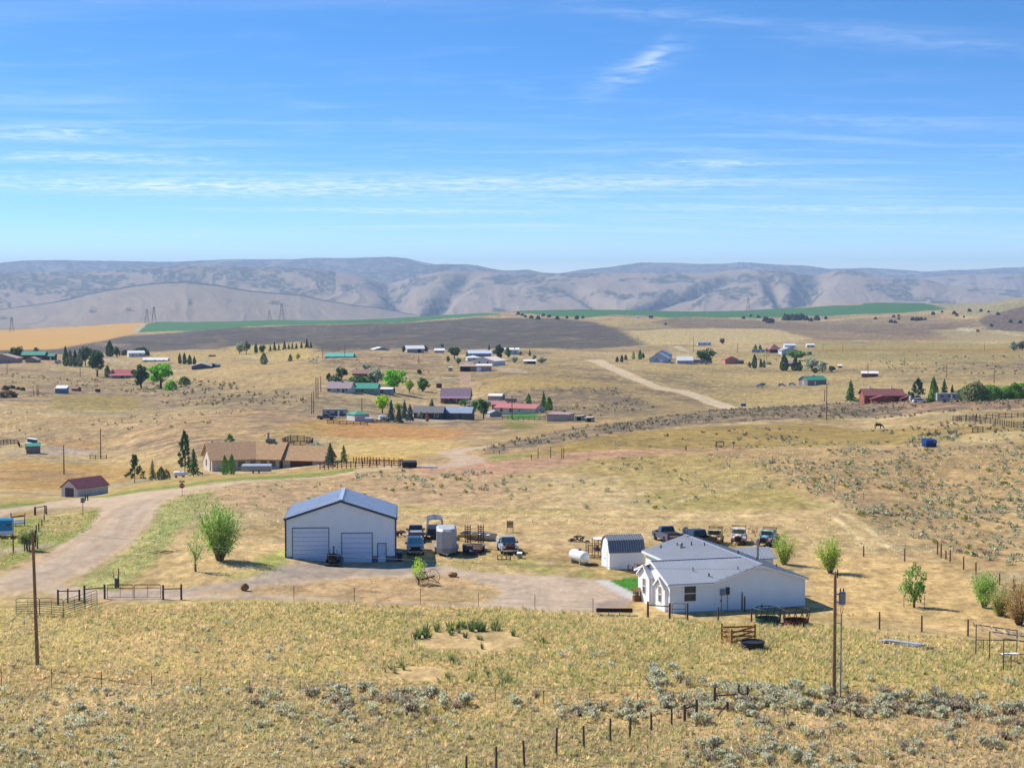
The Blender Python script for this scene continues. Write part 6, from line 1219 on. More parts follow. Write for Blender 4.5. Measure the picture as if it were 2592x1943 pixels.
MB().b2((-0.5, 8.15, 0.0), (-0.02, 8.9, 0.95)).build('step_box', mat('panel_dark', C(84, 80, 78), 0.6), H)
# small rear windows under the long eave
for y in (12.5, 14.5): window(H, 'l', -y + 0.5, 1.0, 0.9, 1.2, -2 * WX, 1, TRIMW, mScreen, 0.08)
# vents, stovepipe, dish
for (x, y, hh, r) in ((3.2, 2.2, 0.3, 0.05), (4.4, 1.0, 0.25, 0.08), (7.4, 0.9, 0.3, 0.05), (7.3, 17.5, 0.3, 0.06), (8.2, 15.6, 0.35, 0.07), (8.9, 13.6, 0.3, 0.06), (10.6, 8.5, 0.35, 0.06), (11.6, 6.0, 0.3, 0.06), (12.7, 3.6, 0.3, 0.05), (6.0, 19.0, 0.25, 0.09)):
    zz = zroof_m(x) if x > 4.9 else zroof_w(y)
    v_ = MB().tube((x, y, zz), (x, y, zz + hh + 0.15), r, n=8); v_.tube((x, y, zz + 0.05), (x, y, zz + 0.12), r * 2.2, r * 1.2, 8); v_.build('roof_vent', mat('vent_black', C(60, 60, 64), 0.6), H)
v_ = MB().lathe([(0.14, 0), (0.14, 0.35), (0.22, 0.38), (0.22, 0.46), (0.14, 0.5), (0.2, 0.56), (0.05, 0.66)], (7.2, 16.0, zroof_m(7.2) + 0.05), 12); v_.build('furnace_vent', STEEL, H)
sp = MB().tube((13.2, 9.5, zroof_m(13.2) - 0.1), (13.2, 9.5, zroof_m(13.2) + 2.1), 0.13, n=10); sp.lathe([(0.2, 0), (0.2, 0.12), (0.06, 0.2)], (13.2, 9.5, zroof_m(13.2) + 2.1), 10); sp.build('stovepipe', STEEL, H)
ds = MB().lathe([(0.02, 0.16), (0.2, 0.1), (0.38, 0.0), (0.39, 0.02), (0.2, 0.13), (0.02, 0.19)], (mid - 0.3, MD - 0.6, HH + HR + 0.75), 14, 'y'); ds.tube((mid - 0.3, MD - 0.45, HH + HR), (mid - 0.3, MD - 0.5, HH + HR + 0.75), 0.03); ds.tube((mid - 0.3, MD - 0.6, HH + HR + 0.45), (mid - 0.3, MD - 1.1, HH + HR + 0.6), 0.02); ds.build('satellite_dish', STEEL, H)
# rear porch at the right
MB().prism([(16.4, -0.6), (20.2, -0.6), (20.2, 2.2), (18.3, 3.0), (16.4, 2.2)], MX + 0.02, 18.0, 'x').build('porch_wall', mSide, H)
for s in (-1, 1):
    p = [(MX + 0.05, 18.3 + s * 2.2, 2.12), (18.3, 18.3 + s * 2.2, 2.12), (18.3, 18.3, 3.05), (MX + 0.05, 18.3, 3.05)]
    pr_ = MB().sheet(p if s < 0 else p[::-1], 0.08).build('porch_roof', mRoof, H); r2 = MB(); x = MX + 0.3
    while x < 18.2: r2.bar((x, 18.3 + s * 2.2, 2.24), (x, 18.3, 3.16), 0.05, 0.05); x += 0.4
    r2.build('roof_rib', mRib, pr_)

# ---------------------------------------------------------------- gambrel shed
p0 = PZ(1543, 1441, float(ground_z(11, 194)[0]))
GS = empty('gambrel_shed', p0, math.radians(12), 'small white shed with a dark grey gambrel metal roof', 'shed')
gw, gd, ge, gk, gr = 4.0, 3.5, 2.03, 3.15, 3.62
prof = [(0, -0.4), (gd, -0.4), (gd, ge), (gd - 0.55, gk), (gd / 2, gr), (0.55, gk), (0, ge)]
MB().prism(prof, 0, gw, 'x').build('wall', mSide, GS)
mDk = paintm('shed_roof', (112, 114, 120), rough=0.42, metal=0.2, var=0.05)
def gam(y0, z0, y1, z1, nm):
    r = MB().sheet([(-0.12, y0, z0 + 0.02), (gw + 0.12, y0, z0 + 0.02), (gw + 0.12, y1, z1 + 0.02), (-0.12, y1, z1 + 0.02)], 0.06).build(nm, mDk, GS); q = MB(); x = 0.0
    off = Vector((0, -(z1 - z0), (y1 - y0))).normalized() * 0.09
    while x < gw + 0.1: q.bar(Vector((x, y0, z0 + 0.02)) + off, Vector((x, y1, z1 + 0.02)) + off, 0.04, 0.05); x += 0.28
    q.build('roof_rib', mRib, r)
gam(-0.12, ge - 0.2, 0.55, gk, 'roof'); gam(0.5, gk - 0.01, gd / 2, gr, 'roof'); gam(gd + 0.12, ge - 0.2, gd - 0.55, gk, 'roof'); gam(gd - 0.5, gk - 0.01, gd / 2, gr, 'roof')
for s in (-0.72, 0.02):
    dd = MB().b2((-0.05, gd / 2 + s, 0.1), (0.0, gd / 2 + s + 0.7, 2.0)).build('door', TRIMW, GS)
    MB().b2((-0.08, gd / 2 + s + (0.6 if s < 0 else 0.03), 0.95), (-0.05, gd / 2 + s + (0.66 if s < 0 else 0.09), 1.1)).build('door_handle', BLACK, dd)
MB().b2((-0.02, -0.02, -0.3), (gw + 0.02, 0.0, 0.0)).build('skid', GREYWOOD, GS)
# ---------------------------------------------------------------- vehicles
def car_paint(n, c, dull=False): return mat(n, np.clip(lin(c), 0.004, 0.8), 0.75 if dull else 0.3, 0.0, 0.18 if dull else 0.04, 2.0, spec=0.25 if dull else 0.6)
CHROME = mat('chrome', (0.55, 0.56, 0.58), 0.2, 0.9, 0.05); LAMP = mat('headlamp', (0.6, 0.62, 0.64), 0.15, 0.2, 0.1); TAIL = mat('tail_lamp', (0.25, 0.02, 0.02), 0.3); RIM = mat('wheel_rim', (0.35, 0.35, 0.36), 0.4, 0.7, 0.1); INT = mat('dark_cab', (0.02, 0.02, 0.022), 0.8)
SHADE = mat('sun_shade', C(120, 196, 206), 0.4, 0.1, 0.15)
def wheel(root, x, y, r=0.38, w=0.24, rim=RIM, name='wheel'):
    s = 1 if x > 0 else -1
    t = MB().lathe([(r * 0.6, -w / 2), (r * 0.94, -w / 2), (r, -w / 4), (r, w / 4), (r * 0.94, w / 2), (r * 0.6, w / 2)], (x, y, r), 16, 'x').build(name, BLACK, root, True)
    MB().lathe([(r * 0.12, s * w * 0.30), (r * 0.35, s * w * 0.36), (r * 0.6, s * w * 0.50), (r * 0.62, s * w * 0.3)] if s > 0 else [(r * 0.62, s * w * 0.3), (r * 0.6, s * w * 0.50), (r * 0.35, s * w * 0.36), (r * 0.12, s * w * 0.30)], (x, y, r), 14, 'x').build('rim', rim, t, True)
def arch(yc, r, z0, n=7): return [(yc - r * math.cos(math.pi * i / n), z0 + r * math.sin(math.pi * i / n)) for i in range(n + 1)]
def loft(mb, b, t):
    """box whose bottom and top rectangles differ: (x half, y0, y1, z)"""
    vs = [(-b[0], b[1], b[3]), (b[0], b[1], b[3]), (b[0], b[2], b[3]), (-b[0], b[2], b[3]), (-t[0], t[1], t[3]), (t[0], t[1], t[3]), (t[0], t[2], t[3]), (-t[0], t[2], t[3])]
    return mb.add(vs, [(3, 2, 1, 0), (4, 5, 6, 7), (0, 1, 5, 4), (1, 2, 6, 5), (2, 3, 7, 6), (3, 0, 4, 7)])
def pickup(root, body, L=5.7, Wd=1.95, hood=1.12, rail=1.22, crew=False, grille=None, wind=None, bedfill=None, rack=False, nohood=False, strip=None):
    hw = Wd / 2; c0, c1 = 1.55, (3.75 if crew else 3.15); bk = L
    z0 = 0.45; f = 1.05; r = L - 1.2
    side = [(0.12, z0)] + arch(f, 0.46, z0) + arch(r, 0.46, z0) + [(L - 0.08, z0), (L - 0.05, rail), (c1 + 0.05, rail), (c1 + 0.02, hood), (c0, hood), (0.25, hood - 0.1), (0.03, hood - 0.32)]
    for s in (-1, 1):                       # two flanks with wheel openings
        MB().prism(side, s * hw, s * (hw - 0.22), 'x').build('flank', body, root)
    m = MB(); m.b2((-hw + 0.2, 0.06, 0.55), (hw - 0.2, c1, hood - 0.12)); m.build('chassis', INT, root)
    if not nohood:
        h = MB(); h.add([(-hw + 0.2, 0.05, hood - 0.3), (hw - 0.2, 0.05, hood - 0.3), (hw - 0.2, 0.3, hood - 0.05), (-hw + 0.2, 0.3, hood - 0.05), (hw - 0.2, c0, hood + 0.04), (-hw + 0.2, c0, hood + 0.04), (-hw + 0.2, c0, hood - 0.2), (hw - 0.2, c0, hood - 0.2)], [(0, 1, 2, 3), (3, 2, 4, 5), (5, 4, 7, 6), (0, 3, 5, 6), (1, 7, 4, 2), (0, 6, 7, 1)]); h.build('hood', body, root)
    else:
        e = MB(); e.b2((-0.35, 0.35, 0.7), (0.35, 1.3, 1.1)); e.tube((-0.5, 0.3, 0.6), (-0.2, 0.2, 1.05), 0.06); e.tube((0.5, 0.3, 0.6), (0.3, 0.2, 1.0), 0.06); e.tube((-0.25, 0.5, 1.1), (-0.25, 1.1, 1.2), 0.1, n=8); e.b2((0.1, 0.6, 1.08), (0.4, 1.0, 1.2)); e.build('engine', RUST, root)
    cb = MB(); loft(cb, (hw - 0.03, c0, c1, hood - 0.02), (hw - 0.2, c0 + 0.62, c1 - 0.18, hood + 0.72)); cab = cb.build('cab', body, root)
    # glass set into the cab faces
    def q(a, b, cc, dd, nm, mt): MB().sheet([a, b, cc, dd], 0.015).build(nm, mt, cab)
    zb, zt = hood + 0.08, hood + 0.62
    def yx(t): return c0 + 0.62 * t, hw - 0.03 - 0.17 * t
    tb, tt = 0.13, 0.86; (ya, xa), (yb, xb) = yx(tb), yx(tt)
    q((-xa + 0.1, ya - 0.01, hood + 0.72 * tb), (xa - 0.1, ya - 0.01, hood + 0.72 * tb), (xb - 0.1, yb - 0.01, hood + 0.72 * tt), (-xb + 0.1, yb - 0.01, hood + 0.72 * tt), 'windshield', wind or GLASS)
    rb0, rb1 = c1 - 0.18 * tb + 0.012, c1 - 0.18 * tt + 0.012
    q((xa - 0.15, rb0, hood + 0.72 * tb), (-xa + 0.15, rb0, hood + 0.72 * tb), (-xb + 0.15, rb1, hood + 0.72 * tt), (xb - 0.15, rb1, hood + 0.72 * tt), 'rear_window', GLASS)
    for s in (-1, 1):
        p = [(s * (xa + 0.012), ya + 0.28, hood + 0.72 * tb), (s * (xb + 0.012), yb + 0.16, hood + 0.72 * tt), (s * (xb + 0.012), rb1 - 0.16, hood + 0.72 * tt), (s * (xa + 0.012), rb0 - 0.2, hood + 0.72 * tb)]
        q(*(p if s < 0 else p[::-1]), 'side_window', GLASS)
        MB().b2((s * hw, c0 + 0.3, hood - 0.02), (s * (hw + 0.22), c0 + 0.42, hood + 0.2)).build('mirror', BLACK, root)
        MB().b2((s * (hw - 0.45), -0.01, hood - 0.38), (s * (hw - 0.06), 0.07, hood - 0.16)).build('headlight', LAMP, root)
        MB().b2((s * (hw - 0.14), L - 0.06, rail - 0.45), (s * (hw - 0.01), L + 0.01, rail - 0.05)).build('tail_lamp', TAIL, root)
    MB().b2((-hw + 0.48, -0.02, hood - 0.46), (hw - 0.48, 0.1, hood - 0.12)).build('grille', grille or CHROME, root)
    MB().b2((-hw + 0.05, -0.12, 0.42), (hw - 0.05, 0.06, 0.64)).build('bumper', CHROME, root); MB().b2((-hw + 0.1, L - 0.02, 0.42), (hw - 0.1, L + 0.12, 0.6)).build('rear_bumper', CHROME, root)
    MB().b2((-hw + 0.2, c1 + 0.04, 0.62), (hw - 0.2, L - 0.08, 0.7)).build('bed_floor', BLACK, root); tg = MB().b2((-hw + 0.2, L - 0.1, 0.62), (hw - 0.2, L - 0.04, rail)).build('tailgate', body, root)
    if strip: MB().b2((-hw + 0.3, L - 0.04, rail - 0.35), (hw - 0.3, L - 0.02, rail - 0.2)).build('tailgate_band', strip, tg)
    if bedfill: MB().b2((-hw + 0.25, c1 + 0.2, 0.7), (hw - 0.25, L - 0.3, rail + 0.05)).build('bed_load', bedfill, root)
    if rack:
        k = MB(); zt2 = hood + 0.95
        for x in (-hw + 0.15, hw - 0.15): k.tube((x, c1 + 0.12, rail), (x, c1 + 0.12, zt2), 0.035)
        k.tube((-hw, c1 + 0.12, zt2), (hw, c1 + 0.12, zt2), 0.04); k.tube((-hw + 0.1, c1 + 0.12, zt2 - 0.2), (hw - 0.1, c1 + 0.12, zt2 - 0.2), 0.03); k.build('headache_rack', RUST, root)
    for x in (-hw + 0.1, hw - 0.1):
        for y in (f, r): wheel(root, x, y)
def old_truck(root, body, fender, roof=None, rack=True, wind=None, bed=None):
    """rounded nineteen-fifties pickup: narrow hood, separate fenders, small round cab"""
    L, hw = 5.0, 0.9
    hd = MB().prism([(-0.42, 0.6), (0.42, 0.6), (0.5, 0.95), (0.34, 1.16), (0, 1.24), (-0.34, 1.16), (-0.5, 0.95)], 0.15, 1.6, 'y').build('hood', body, root)
    MB().b2((-0.4, 0.08, 0.6), (0.4, 0.16, 1.05)).build('grille', RUST, hd)
    cb = MB().prism([(1.5, 0.5), (3.0, 0.5), (3.05, 1.2), (2.95, 1.7), (2.7, 1.86), (2.1, 1.88), (1.85, 1.76), (1.62, 1.25), (1.5, 1.2)], -hw + 0.08, hw - 0.08, 'x').build('cab', body, root, True)
    MB().prism([(1.95, 1.78), (2.1, 1.9), (2.7, 1.89), (2.94, 1.74), (2.7, 1.84), (2.1, 1.84)], -hw + 0.12, hw - 0.12, 'x').build('cab_roof', roof or body, cb)
    MB().sheet([(-0.66, 1.6, 1.27), (0.66, 1.6, 1.27), (0.62, 1.82, 1.7), (-0.62, 1.82, 1.7)], 0.02).build('windshield', wind or GLASS, cb); MB().sheet([(0.5, 3.05, 1.3), (-0.5, 3.05, 1.3), (-0.46, 2.98, 1.62), (0.46, 2.98, 1.62)], 0.02).build('rear_window', GLASS, cb)
    for s in (-1, 1):
        p = [(s * (hw - 0.07), 1.8, 1.25), (s * (hw - 0.07), 1.95, 1.65), (s * (hw - 0.07), 2.55, 1.65), (s * (hw - 0.07), 2.6, 1.25)]; MB().sheet(p if s < 0 else p[::-1], 0.015).build('side_window', GLASS, cb)
        fe = [(0.25, 0.5)] + arch(0.85, 0.44, 0.42) + [(1.5, 0.5), (1.45, 0.75), (1.15, 0.98), (0.7, 1.02), (0.35, 0.88)]; MB().prism(fe, s * 0.5, s * (hw + 0.02), 'x').build('fender', fender, root, True)
        fr = [(3.25, 0.55)] + arch(3.85, 0.42, 0.45) + [(4.45, 0.55), (4.4, 0.75), (4.1, 0.96), (3.6, 0.96), (3.3, 0.75)]; MB().prism(fr, s * 0.64, s * (hw + 0.03), 'x').build('rear_fender', fender, root, True)
        MB().lathe([(0.13, 0), (0.14, 0.06), (0.11, 0.1)], (s * 0.68, 0.2, 0.82), 10, 'y').build('headlight', LAMP, root); MB().b2((s * (hw - 0.28), 3.1, 0.62), (s * (hw - 0.22), 4.75, 1.12)).build('bed_side', bed or body, root)
        for y in (0.85, 3.85): wheel(root, s * (hw - 0.12), y, 0.37, 0.2, RUST)
        MB().b2((s * (hw - 0.02), 1.5, 0.42), (s * (hw - 0.3), 3.2, 0.5)).build('running_board', RUST, root)
    MB().b2((-hw + 0.26, 3.1, 0.6), (hw - 0.26, 4.75, 0.68)).build('bed_floor', RUST, root); MB().b2((-hw + 0.26, 4.72, 0.62), (hw - 0.26, 4.78, 1.1)).build('tailgate', bed or body, root); MB().b2((-hw + 0.05, -0.02, 0.45), (hw - 0.05, 0.1, 0.6)).build('bumper', RUST, root)
    if rack:
        k = MB()
        for x in (-0.8, 0.8): k.tube((x, 3.15, 1.0), (x, 3.15, 2.05), 0.035)
        k.tube((-0.95, 3.15, 2.05), (0.95, 3.15, 2.05), 0.04); k.tube((-0.85, 3.15, 1.92), (0.85, 3.15, 1.92), 0.03); k.build('headache_rack', RUST, root)
VG = 'trucks parked behind the white house'
silver = car_paint('silver_blue_paint', (168, 172, 180))
o = put('pickup_truck', 1052, 1407, 4, 'silver pickup with a sun shade facing the camera beside the shop', 'truck'); pickup(o, silver, 5.8, 2.02, 1.22, 1.28, True, BLACK, SHADE)
o = put('pickup_truck', 1044, 1374, 185, 'old dark pickup parked behind the silver one by the shop', 'truck'); o.location.y += 6; pickup(o, car_paint('dark_olive_paint', (74, 78, 80)), 5.3, 1.95, 1.1, 1.2, False, RUST, GLASS, silver)
o = put('pickup_truck', 1292, 1404, 8, 'grey pickup missing its hood and grille among the parked trailers', 'truck'); pickup(o, car_paint('faded_grey_paint', (170, 176, 186), True), 5.4, 2.0, 1.18, 1.22, False, RUST, mat('dusty_glass', C(86, 112, 112), 0.2, spec=0.7), None, False, True)
o = put('pickup_truck', 1677, 1377, 196, 'dark blue pickup with a silver tailgate, leftmost behind the house', 'truck', VG); o.location.y += 5; pickup(o, car_paint('navy_paint', (64, 74, 104)), 5.5, 1.98, 1.2, 1.3, False, CHROME, GLASS, BLACK, strip=CHROME)
o = put('pickup_truck', 1742, 1383, 205, 'black crew cab pickup, second from the left behind the house', 'truck', VG); o.location.y += 4; pickup(o, car_paint('black_paint', (44, 48, 56)), 5.9, 2.0, 1.25, 1.3, True)
o = put('old_pickup', 1803, 1383, -14, 'rusty pale yellow antique pickup behind the house ridge', 'truck', VG); old_truck(o, mat('faded_yellow_rust', lin((206, 202, 138)), 0.8, var=0.3, scale=2.5, dark=lin((150, 96, 60))), mat('faded_yellow_rust', lin((206, 202, 138))), mat('cab_rust', lin((150, 104, 84)), 0.85, var=0.2), True, INT)
o = put('old_pickup', 1868, 1380, -10, 'white rusty antique pickup with a pipe rack behind the house', 'truck', VG); old_truck(o, mat('chalky_white_rust', lin((222, 222, 218)), 0.75, var=0.2, scale=2.0, dark=lin((176, 140, 116))), mat('chalky_white_rust', lin((222, 222, 218))), None, True, mat('greenish_glass', C(120, 140, 70), 0.3))
o = put('old_pickup', 1931, 1384, -24, 'turquoise and rust antique pickup, rightmost behind the house', 'truck', VG); old_truck(o, mat('turquoise_rust', lin((150, 206, 212)), 0.75, var=0.25, scale=2.2, dark=lin((60, 92, 104))), mat('rose_rust', lin((178, 120, 116)), 0.85, var=0.25), mat('cab_rust', lin((150, 104, 84))), True, INT)
# ---- trailers beside the shop
ALU = mat('brushed_aluminium', C(206, 208, 212), 0.5, 0.35, 0.06, 1.5); ALUD = mat('aluminium_kick_panel', C(176, 174, 174), 0.55, 0.3, 0.08)
o = put('horse_trailer', 1131, 1408, 3, 'tall silver horse trailer with a blunt faceted nose beside the shop', 'trailer')
plan = [(-0.55, 0), (0.55, 0), (1.2, 0.75), (1.2, 4.6), (-1.2, 4.6), (-1.2, 0.75)]
MB().prism(plan, 0.95, 2.95, 'z').build('body', ALU, o); MB().prism([(x * 1.005, y * 1.002 - 0.01) for x, y in plan], 0.38, 0.95, 'z').build('kick_panel', ALUD, o)
MB().add([(x, y, 2.95) for x, y in plan] + [(x * 0.8, y * 0.9 + 0.25, 3.2) for x, y in plan], [tuple(range(6))[::-1], tuple(range(6, 12))] + [(i, (i + 1) % 6, 6 + (i + 1) % 6, 6 + i) for i in range(6)]).build('roof', mat('white_trailer_roof', C(226, 226, 224), 0.5), o)
for s in (-1, 1):
    for y in (2.6, 3.5): wheel(o, s * 1.25, y, 0.36, 0.22)
    MB().prism([(2.0, 0.55), (2.1, 0.85), (2.4, 0.95), (3.7, 0.95), (4.0, 0.85), (4.1, 0.55)], s * 1.2, s * 1.45, 'x').build('fender', ALU, o)
t = MB(); t.bar((-0.7, 0.3, 0.42), (0, -1.25, 0.42), 0.1, 0.1); t.bar((0.7, 0.3, 0.42), (0, -1.25, 0.42), 0.1, 0.1); t.tube((0, -1.0, 0.0), (0, -1.0, 0.75), 0.045); t.b2((-0.12, -1.45, 0.38), (0.12, -1.15, 0.5)); t.build('tongue', STEEL, o)
o = put('stock_trailer', 1098, 1380, 5, 'dark open barred stock trailer behind the silver horse trailer', 'trailer'); o.location.y += 5
k = MB().b2((-1.0, 0, 0.5), (1.0, 4.2, 1.35)); k.build('body', mat('navy_steel', C(40, 46, 66), 0.5), o); k = MB()
for s in (-1, 1):
    for z in (1.55, 1.8, 2.05, 2.35): k.tube((s * 1.0, 0.1, z), (s * 1.0, 4.2, z), 0.025)
    for y in (0.1, 1.4, 2.8, 4.2): k.tube((s * 1.0, y, 1.3), (s * 0.85, y, 2.5), 0.035); k.tube((s * 0.85, y, 2.5), (0, y, 2.62), 0.035)
    wheel(o, s * 1.05, 2.4, 0.35, 0.2)
k.build('bar_frame', STEEL, o); MB().b2((-0.85, 0.2, 2.52), (0.85, 4.2, 2.58)).build('roof', mat('trailer_roof_grey', C(120, 126, 136), 0.5), o)
o = put('flatbed_trailer', 1196, 1404, -2, 'brown wood decked equipment trailer with two upright steel ramps', 'trailer')
for i in range(9): MB().b2((-0.95 + i * 0.215, 0.0, 0.62), (-0.95 + i * 0.215 + 0.2, 5.0, 0.67)).build('deck_plank', WOOD, o)
fr = MB(); [fr.b2((s * 1.0 - 0.05, 0, 0.48), (s * 1.0 + 0.05, 5.0, 0.66)) for s in (-1, 1)]; fr.b2((-1.0, -0.06, 0.48), (1.0, 0.02, 0.66)); fr.bar((-0.9, 0, 0.52), (0, -1.5, 0.5), 0.1, 0.12); fr.bar((0.9, 0, 0.52), (0, -1.5, 0.5), 0.1, 0.12); fr.tube((0, -1.1, 0), (0, -1.1, 0.9), 0.05); fr.build('frame', RUST, o)
k = MB(); k.tube((-1.0, 0, 0.66), (-1.0, 0, 1.05), 0.03); k.tube((1.0, 0, 0.66), (1.0, 0, 1.05), 0.03); k.tube((0, 0, 0.66), (0, 0, 1.2), 0.03); k.tube((-1.0, 0, 1.05), (1.0, 0, 1.05), 0.03); k.tube((-1.0, 0, 0.86), (1.0, 0, 0.86), 0.025); k.build('front_rail', RUST, o)
for x in (-0.85, 0.75):
    k = MB()
    for dx in (-0.33, 0, 0.33): k.bar((x + dx, 4.95, 0.65), (x + dx, 4.75, 2.95), 0.08, 0.1)
    for j in range(8): k.bar((x - 0.35, 4.95 - 0.025 * j, 0.85 + 0.265 * j), (x + 0.35, 4.95 - 0.025 * j, 0.85 + 0.265 * j), 0.09, 0.09)
    k.build('ramp', RUST, o)
for s in (-1, 1):
    for y in (2.2, 3.1): wheel(o, s * 1.2, y, 0.37, 0.22)
    MB().prism([(1.6, 0.6), (1.75, 0.88), (3.5, 0.88), (3.7, 0.6)], s * 1.07, s * 1.34, 'x').build('fender', mat('tan_fender', C(150, 150, 150), 0.5), o)
MB().b2((-0.35, -0.55, 0.45), (0.05, -0.5, 0.7)).build('plate', TRIMW, o)
o = put('jon_boat', 1250, 1376, 70, 'white aluminium boat on the grass behind the flatbed trailer', 'boat'); o.location.y += 3
MB().add([(-0.7, 0, 0.1), (0.7, 0, 0.1), (0.6, 3.8, 0.15), (-0.6, 3.8, 0.15), (-0.95, -0.1, 0.75), (0.95, -0.1, 0.75), (0.75, 4.4, 0.85), (-0.75, 4.4, 0.85)], [(3, 2, 1, 0), (0, 1, 5, 4), (1, 2, 6, 5), (2, 3, 7, 6), (3, 0, 4, 7)]).build('hull', ALU, o)
for y in (0.8, 2.0, 3.2): MB().b2((-0.8, y, 0.55), (0.8, y + 0.35, 0.62)).build('bench_seat', TRIMW, o)
o = put('pipe_rack', 1073, 1374, 80, 'bundle of long white pipes on stands behind the silver pickup', 'rack'); o.location.y += 4
for j in range(7): MB().tube((-0.5 + 0.18 * j, -2.5, 0.55 + 0.1 * (j % 2)), (-0.5 + 0.18 * j, 2.5, 0.55 + 0.1 * (j % 2)), 0.07).build('pipe', TRIMW, o)
for y in (-1.6, 1.6): MB().b2((-0.7, y, 0.0), (0.8, y + 0.12, 0.48)).build('stand', RUST, o)
o = put('steel_beam', 1180, 1384, -2, 'long yellow steel beam lying behind the upright ramps', 'beam'); o.location.y += 5; k = MB(); k.b2((-1.2, 0, 0.5), (1.3, 0.05, 0.78)); k.b2((-1.2, -0.1, 0.78), (1.3, 0.14, 0.82)); k.b2((-1.2, -0.1, 0.46), (1.3, 0.14, 0.5)); k.b2((-1.1, -0.05, -0.1), (-0.95, 0.1, 0.46)); k.b2((1.0, -0.05, -0.1), (1.15, 0.1, 0.46)); k.build('flange_beam', mat('yellow_paint', C(214, 178, 74), 0.6), o)
o = put('hitch_frame', 1276, 1417, 5, 'low black steel hitch frame in front of the hoodless pickup', 'frame'); k = MB()
for x in (-0.75, -0.25, 0.25, 0.75): k.b2((x - 0.04, 0, 0), (x + 0.04, 0.08, 0.55))
for z in (0.08, 0.5): k.b2((-0.75, 0, z), (0.75, 0.08, z + 0.07))
k.tube((0, 0, 0.5), (0, 0.6, 0.9), 0.05); k.b2((-0.75, 0.0, 0.0), (-0.68, 0.9, 0.08)); k.b2((0.68, 0.0, 0.0), (0.75, 0.9, 0.08)); k.build('frame', BLACK, o)
o = put('steel_box', 1314, 1413, -12, 'small pale grey metal box on the grass by the hoodless pickup', 'box'); MB().b2((-0.28, 0, 0), (0.28, 0.5, 0.55)).build('body', STEEL, o); MB().sheet([(-0.3, -0.05, 0.57), (0.3, -0.05, 0.57), (0.3, 0.5, 0.7), (-0.3, 0.5, 0.7)], 0.04).build('lid', TRIMW, o)
o = put('slatted_gate', 1291, 1364, 0, 'small dark slatted panel standing behind the hoodless pickup', 'panel'); o.location.y += 6; k = MB(); [k.b2((-0.4 + 0.14 * i, 0, 0.6), (-0.4 + 0.14 * i + 0.11, 0.04, 1.5)) for i in range(6)]; k.b2((-0.42, -0.03, 1.1), (0.42, 0, 1.2)); k.b2((-0.42, 0, -0.1), (-0.36, 0.05, 1.5)); k.b2((0.36, 0, -0.1), (0.42, 0.05, 1.5)); k.build('slats', GREYWOOD, o)
o = put('trailer_frame', 1008, 1372, 20, 'low dark trailer frame just right of the shop', 'trailer'); o.location.y += 5; k = MB(); k.b2((-1.2, 0, 0.4), (0.9, 0.15, 0.55)); k.b2((-1.2, 1.2, 0.4), (0.9, 1.35, 0.55)); k.b2((0.2, 0, 0.4), (0.35, 1.3, 0.55)); k.build('frame', RUST, o); wheel(o, -0.4, 0.1, 0.33, 0.2); wheel(o, 0.4, 1.25, 0.33, 0.2)
o = put('trash_bin', 1012, 1421, 4, 'dark blue wheeled trash bin at the right corner of the shop', 'bin'); k = MB(); loft(k, (0.26, 0.05, 0.6, 0.05), (0.33, 0, 0.7, 1.05)); k.build('body', mat('navy_plastic', C(40, 52, 78), 0.5), o); MB().sheet([(-0.36, -0.05, 1.05), (0.36, -0.05, 1.05), (0.36, 0.72, 1.12), (-0.36, 0.72, 1.12)], 0.06).build('lid', mat('bin_lid', C(150, 160, 172), 0.5), o); wheel(o, -0.25, 0.62, 0.12, 0.06, BLACK); wheel(o, 0.25, 0.62, 0.12, 0.06, BLACK)
# ---- riding mower
o = put('riding_mower', 843, 1434, 8, 'black riding mower with roll bar and grass chute before the shop', 'mower')
MB().b2((-0.42, 0.35, 0.3), (0.42, 1.7, 0.62)).build('frame', BLACK, o); MB().b2((-0.4, 1.15, 0.6), (0.4, 1.85, 1.05)).build('engine', mat('engine_black', (0.03, 0.03, 0.032), 0.45, 0.3, 0.3, 5), o)
k = MB(); k.prism([(-1.0, 0.3), (-0.7, 0.02), (0.7, 0.02), (1.0, 0.3), (0.9, 1.0), (-0.9, 1.0)], 0.12, 0.3, 'z'); k.build('deck', mat('deck_steel', C(70, 74, 78), 0.5, 0.3), o)
k = MB(); loft(k, (0.26, 0.7, 1.15, 0.62), (0.26, 0.68, 1.12, 0.78)); k.box((0, 1.16, 1.0), (0.5, 0.12, 0.55), (-0.15, 0, 0)); k.build('seat', BLACK, o)
k = MB(); [k.tube((s * 0.5, 1.2, 0.5), (s * 0.5, 1.25, 1.75), 0.035) for s in (-1, 1)]; k.tube((-0.5, 1.25, 1.75), (0.5, 1.25, 1.75), 0.035); k.build('roll_bar', STEEL, o)
k = MB(); [k.path([(s * 0.3, 0.85, 0.7), (s * 0.34, 0.55, 1.0), (s * 0.1, 0.5, 1.02)], 0.022) for s in (-1, 1)]; k.build('steering_lever', BLACK, o)
k = MB(); k.path([(0.95, 0.6, 0.25), (1.12, 0.9, 0.5), (1.1, 1.3, 0.85), (0.8, 1.7, 1.05), (0.4, 2.0, 1.1)], 0.14, 8); k.build('grass_chute', mat('chute_grey', C(122, 132, 134), 0.5), o); MB().b2((-0.6, 1.9, 0.45), (0.6, 2.55, 1.15)).build('grass_bagger', BLACK, o)
for s in (-1, 1): wheel(o, s * 0.62, 1.35, 0.32, 0.28); wheel(o, s * 0.5, 0.12, 0.17, 0.14, mat('tan_rim', C(196, 170, 120), 0.5)); 
k = MB().tube((0.15, 1.5, 1.0), (0.15, 1.5, 2.0), 0.06, n=8); k.tube((0.15, 1.5, 2.0), (0.15, 1.42, 2.1), 0.1, n=8); k.build('exhaust_stack', BLACK, o)
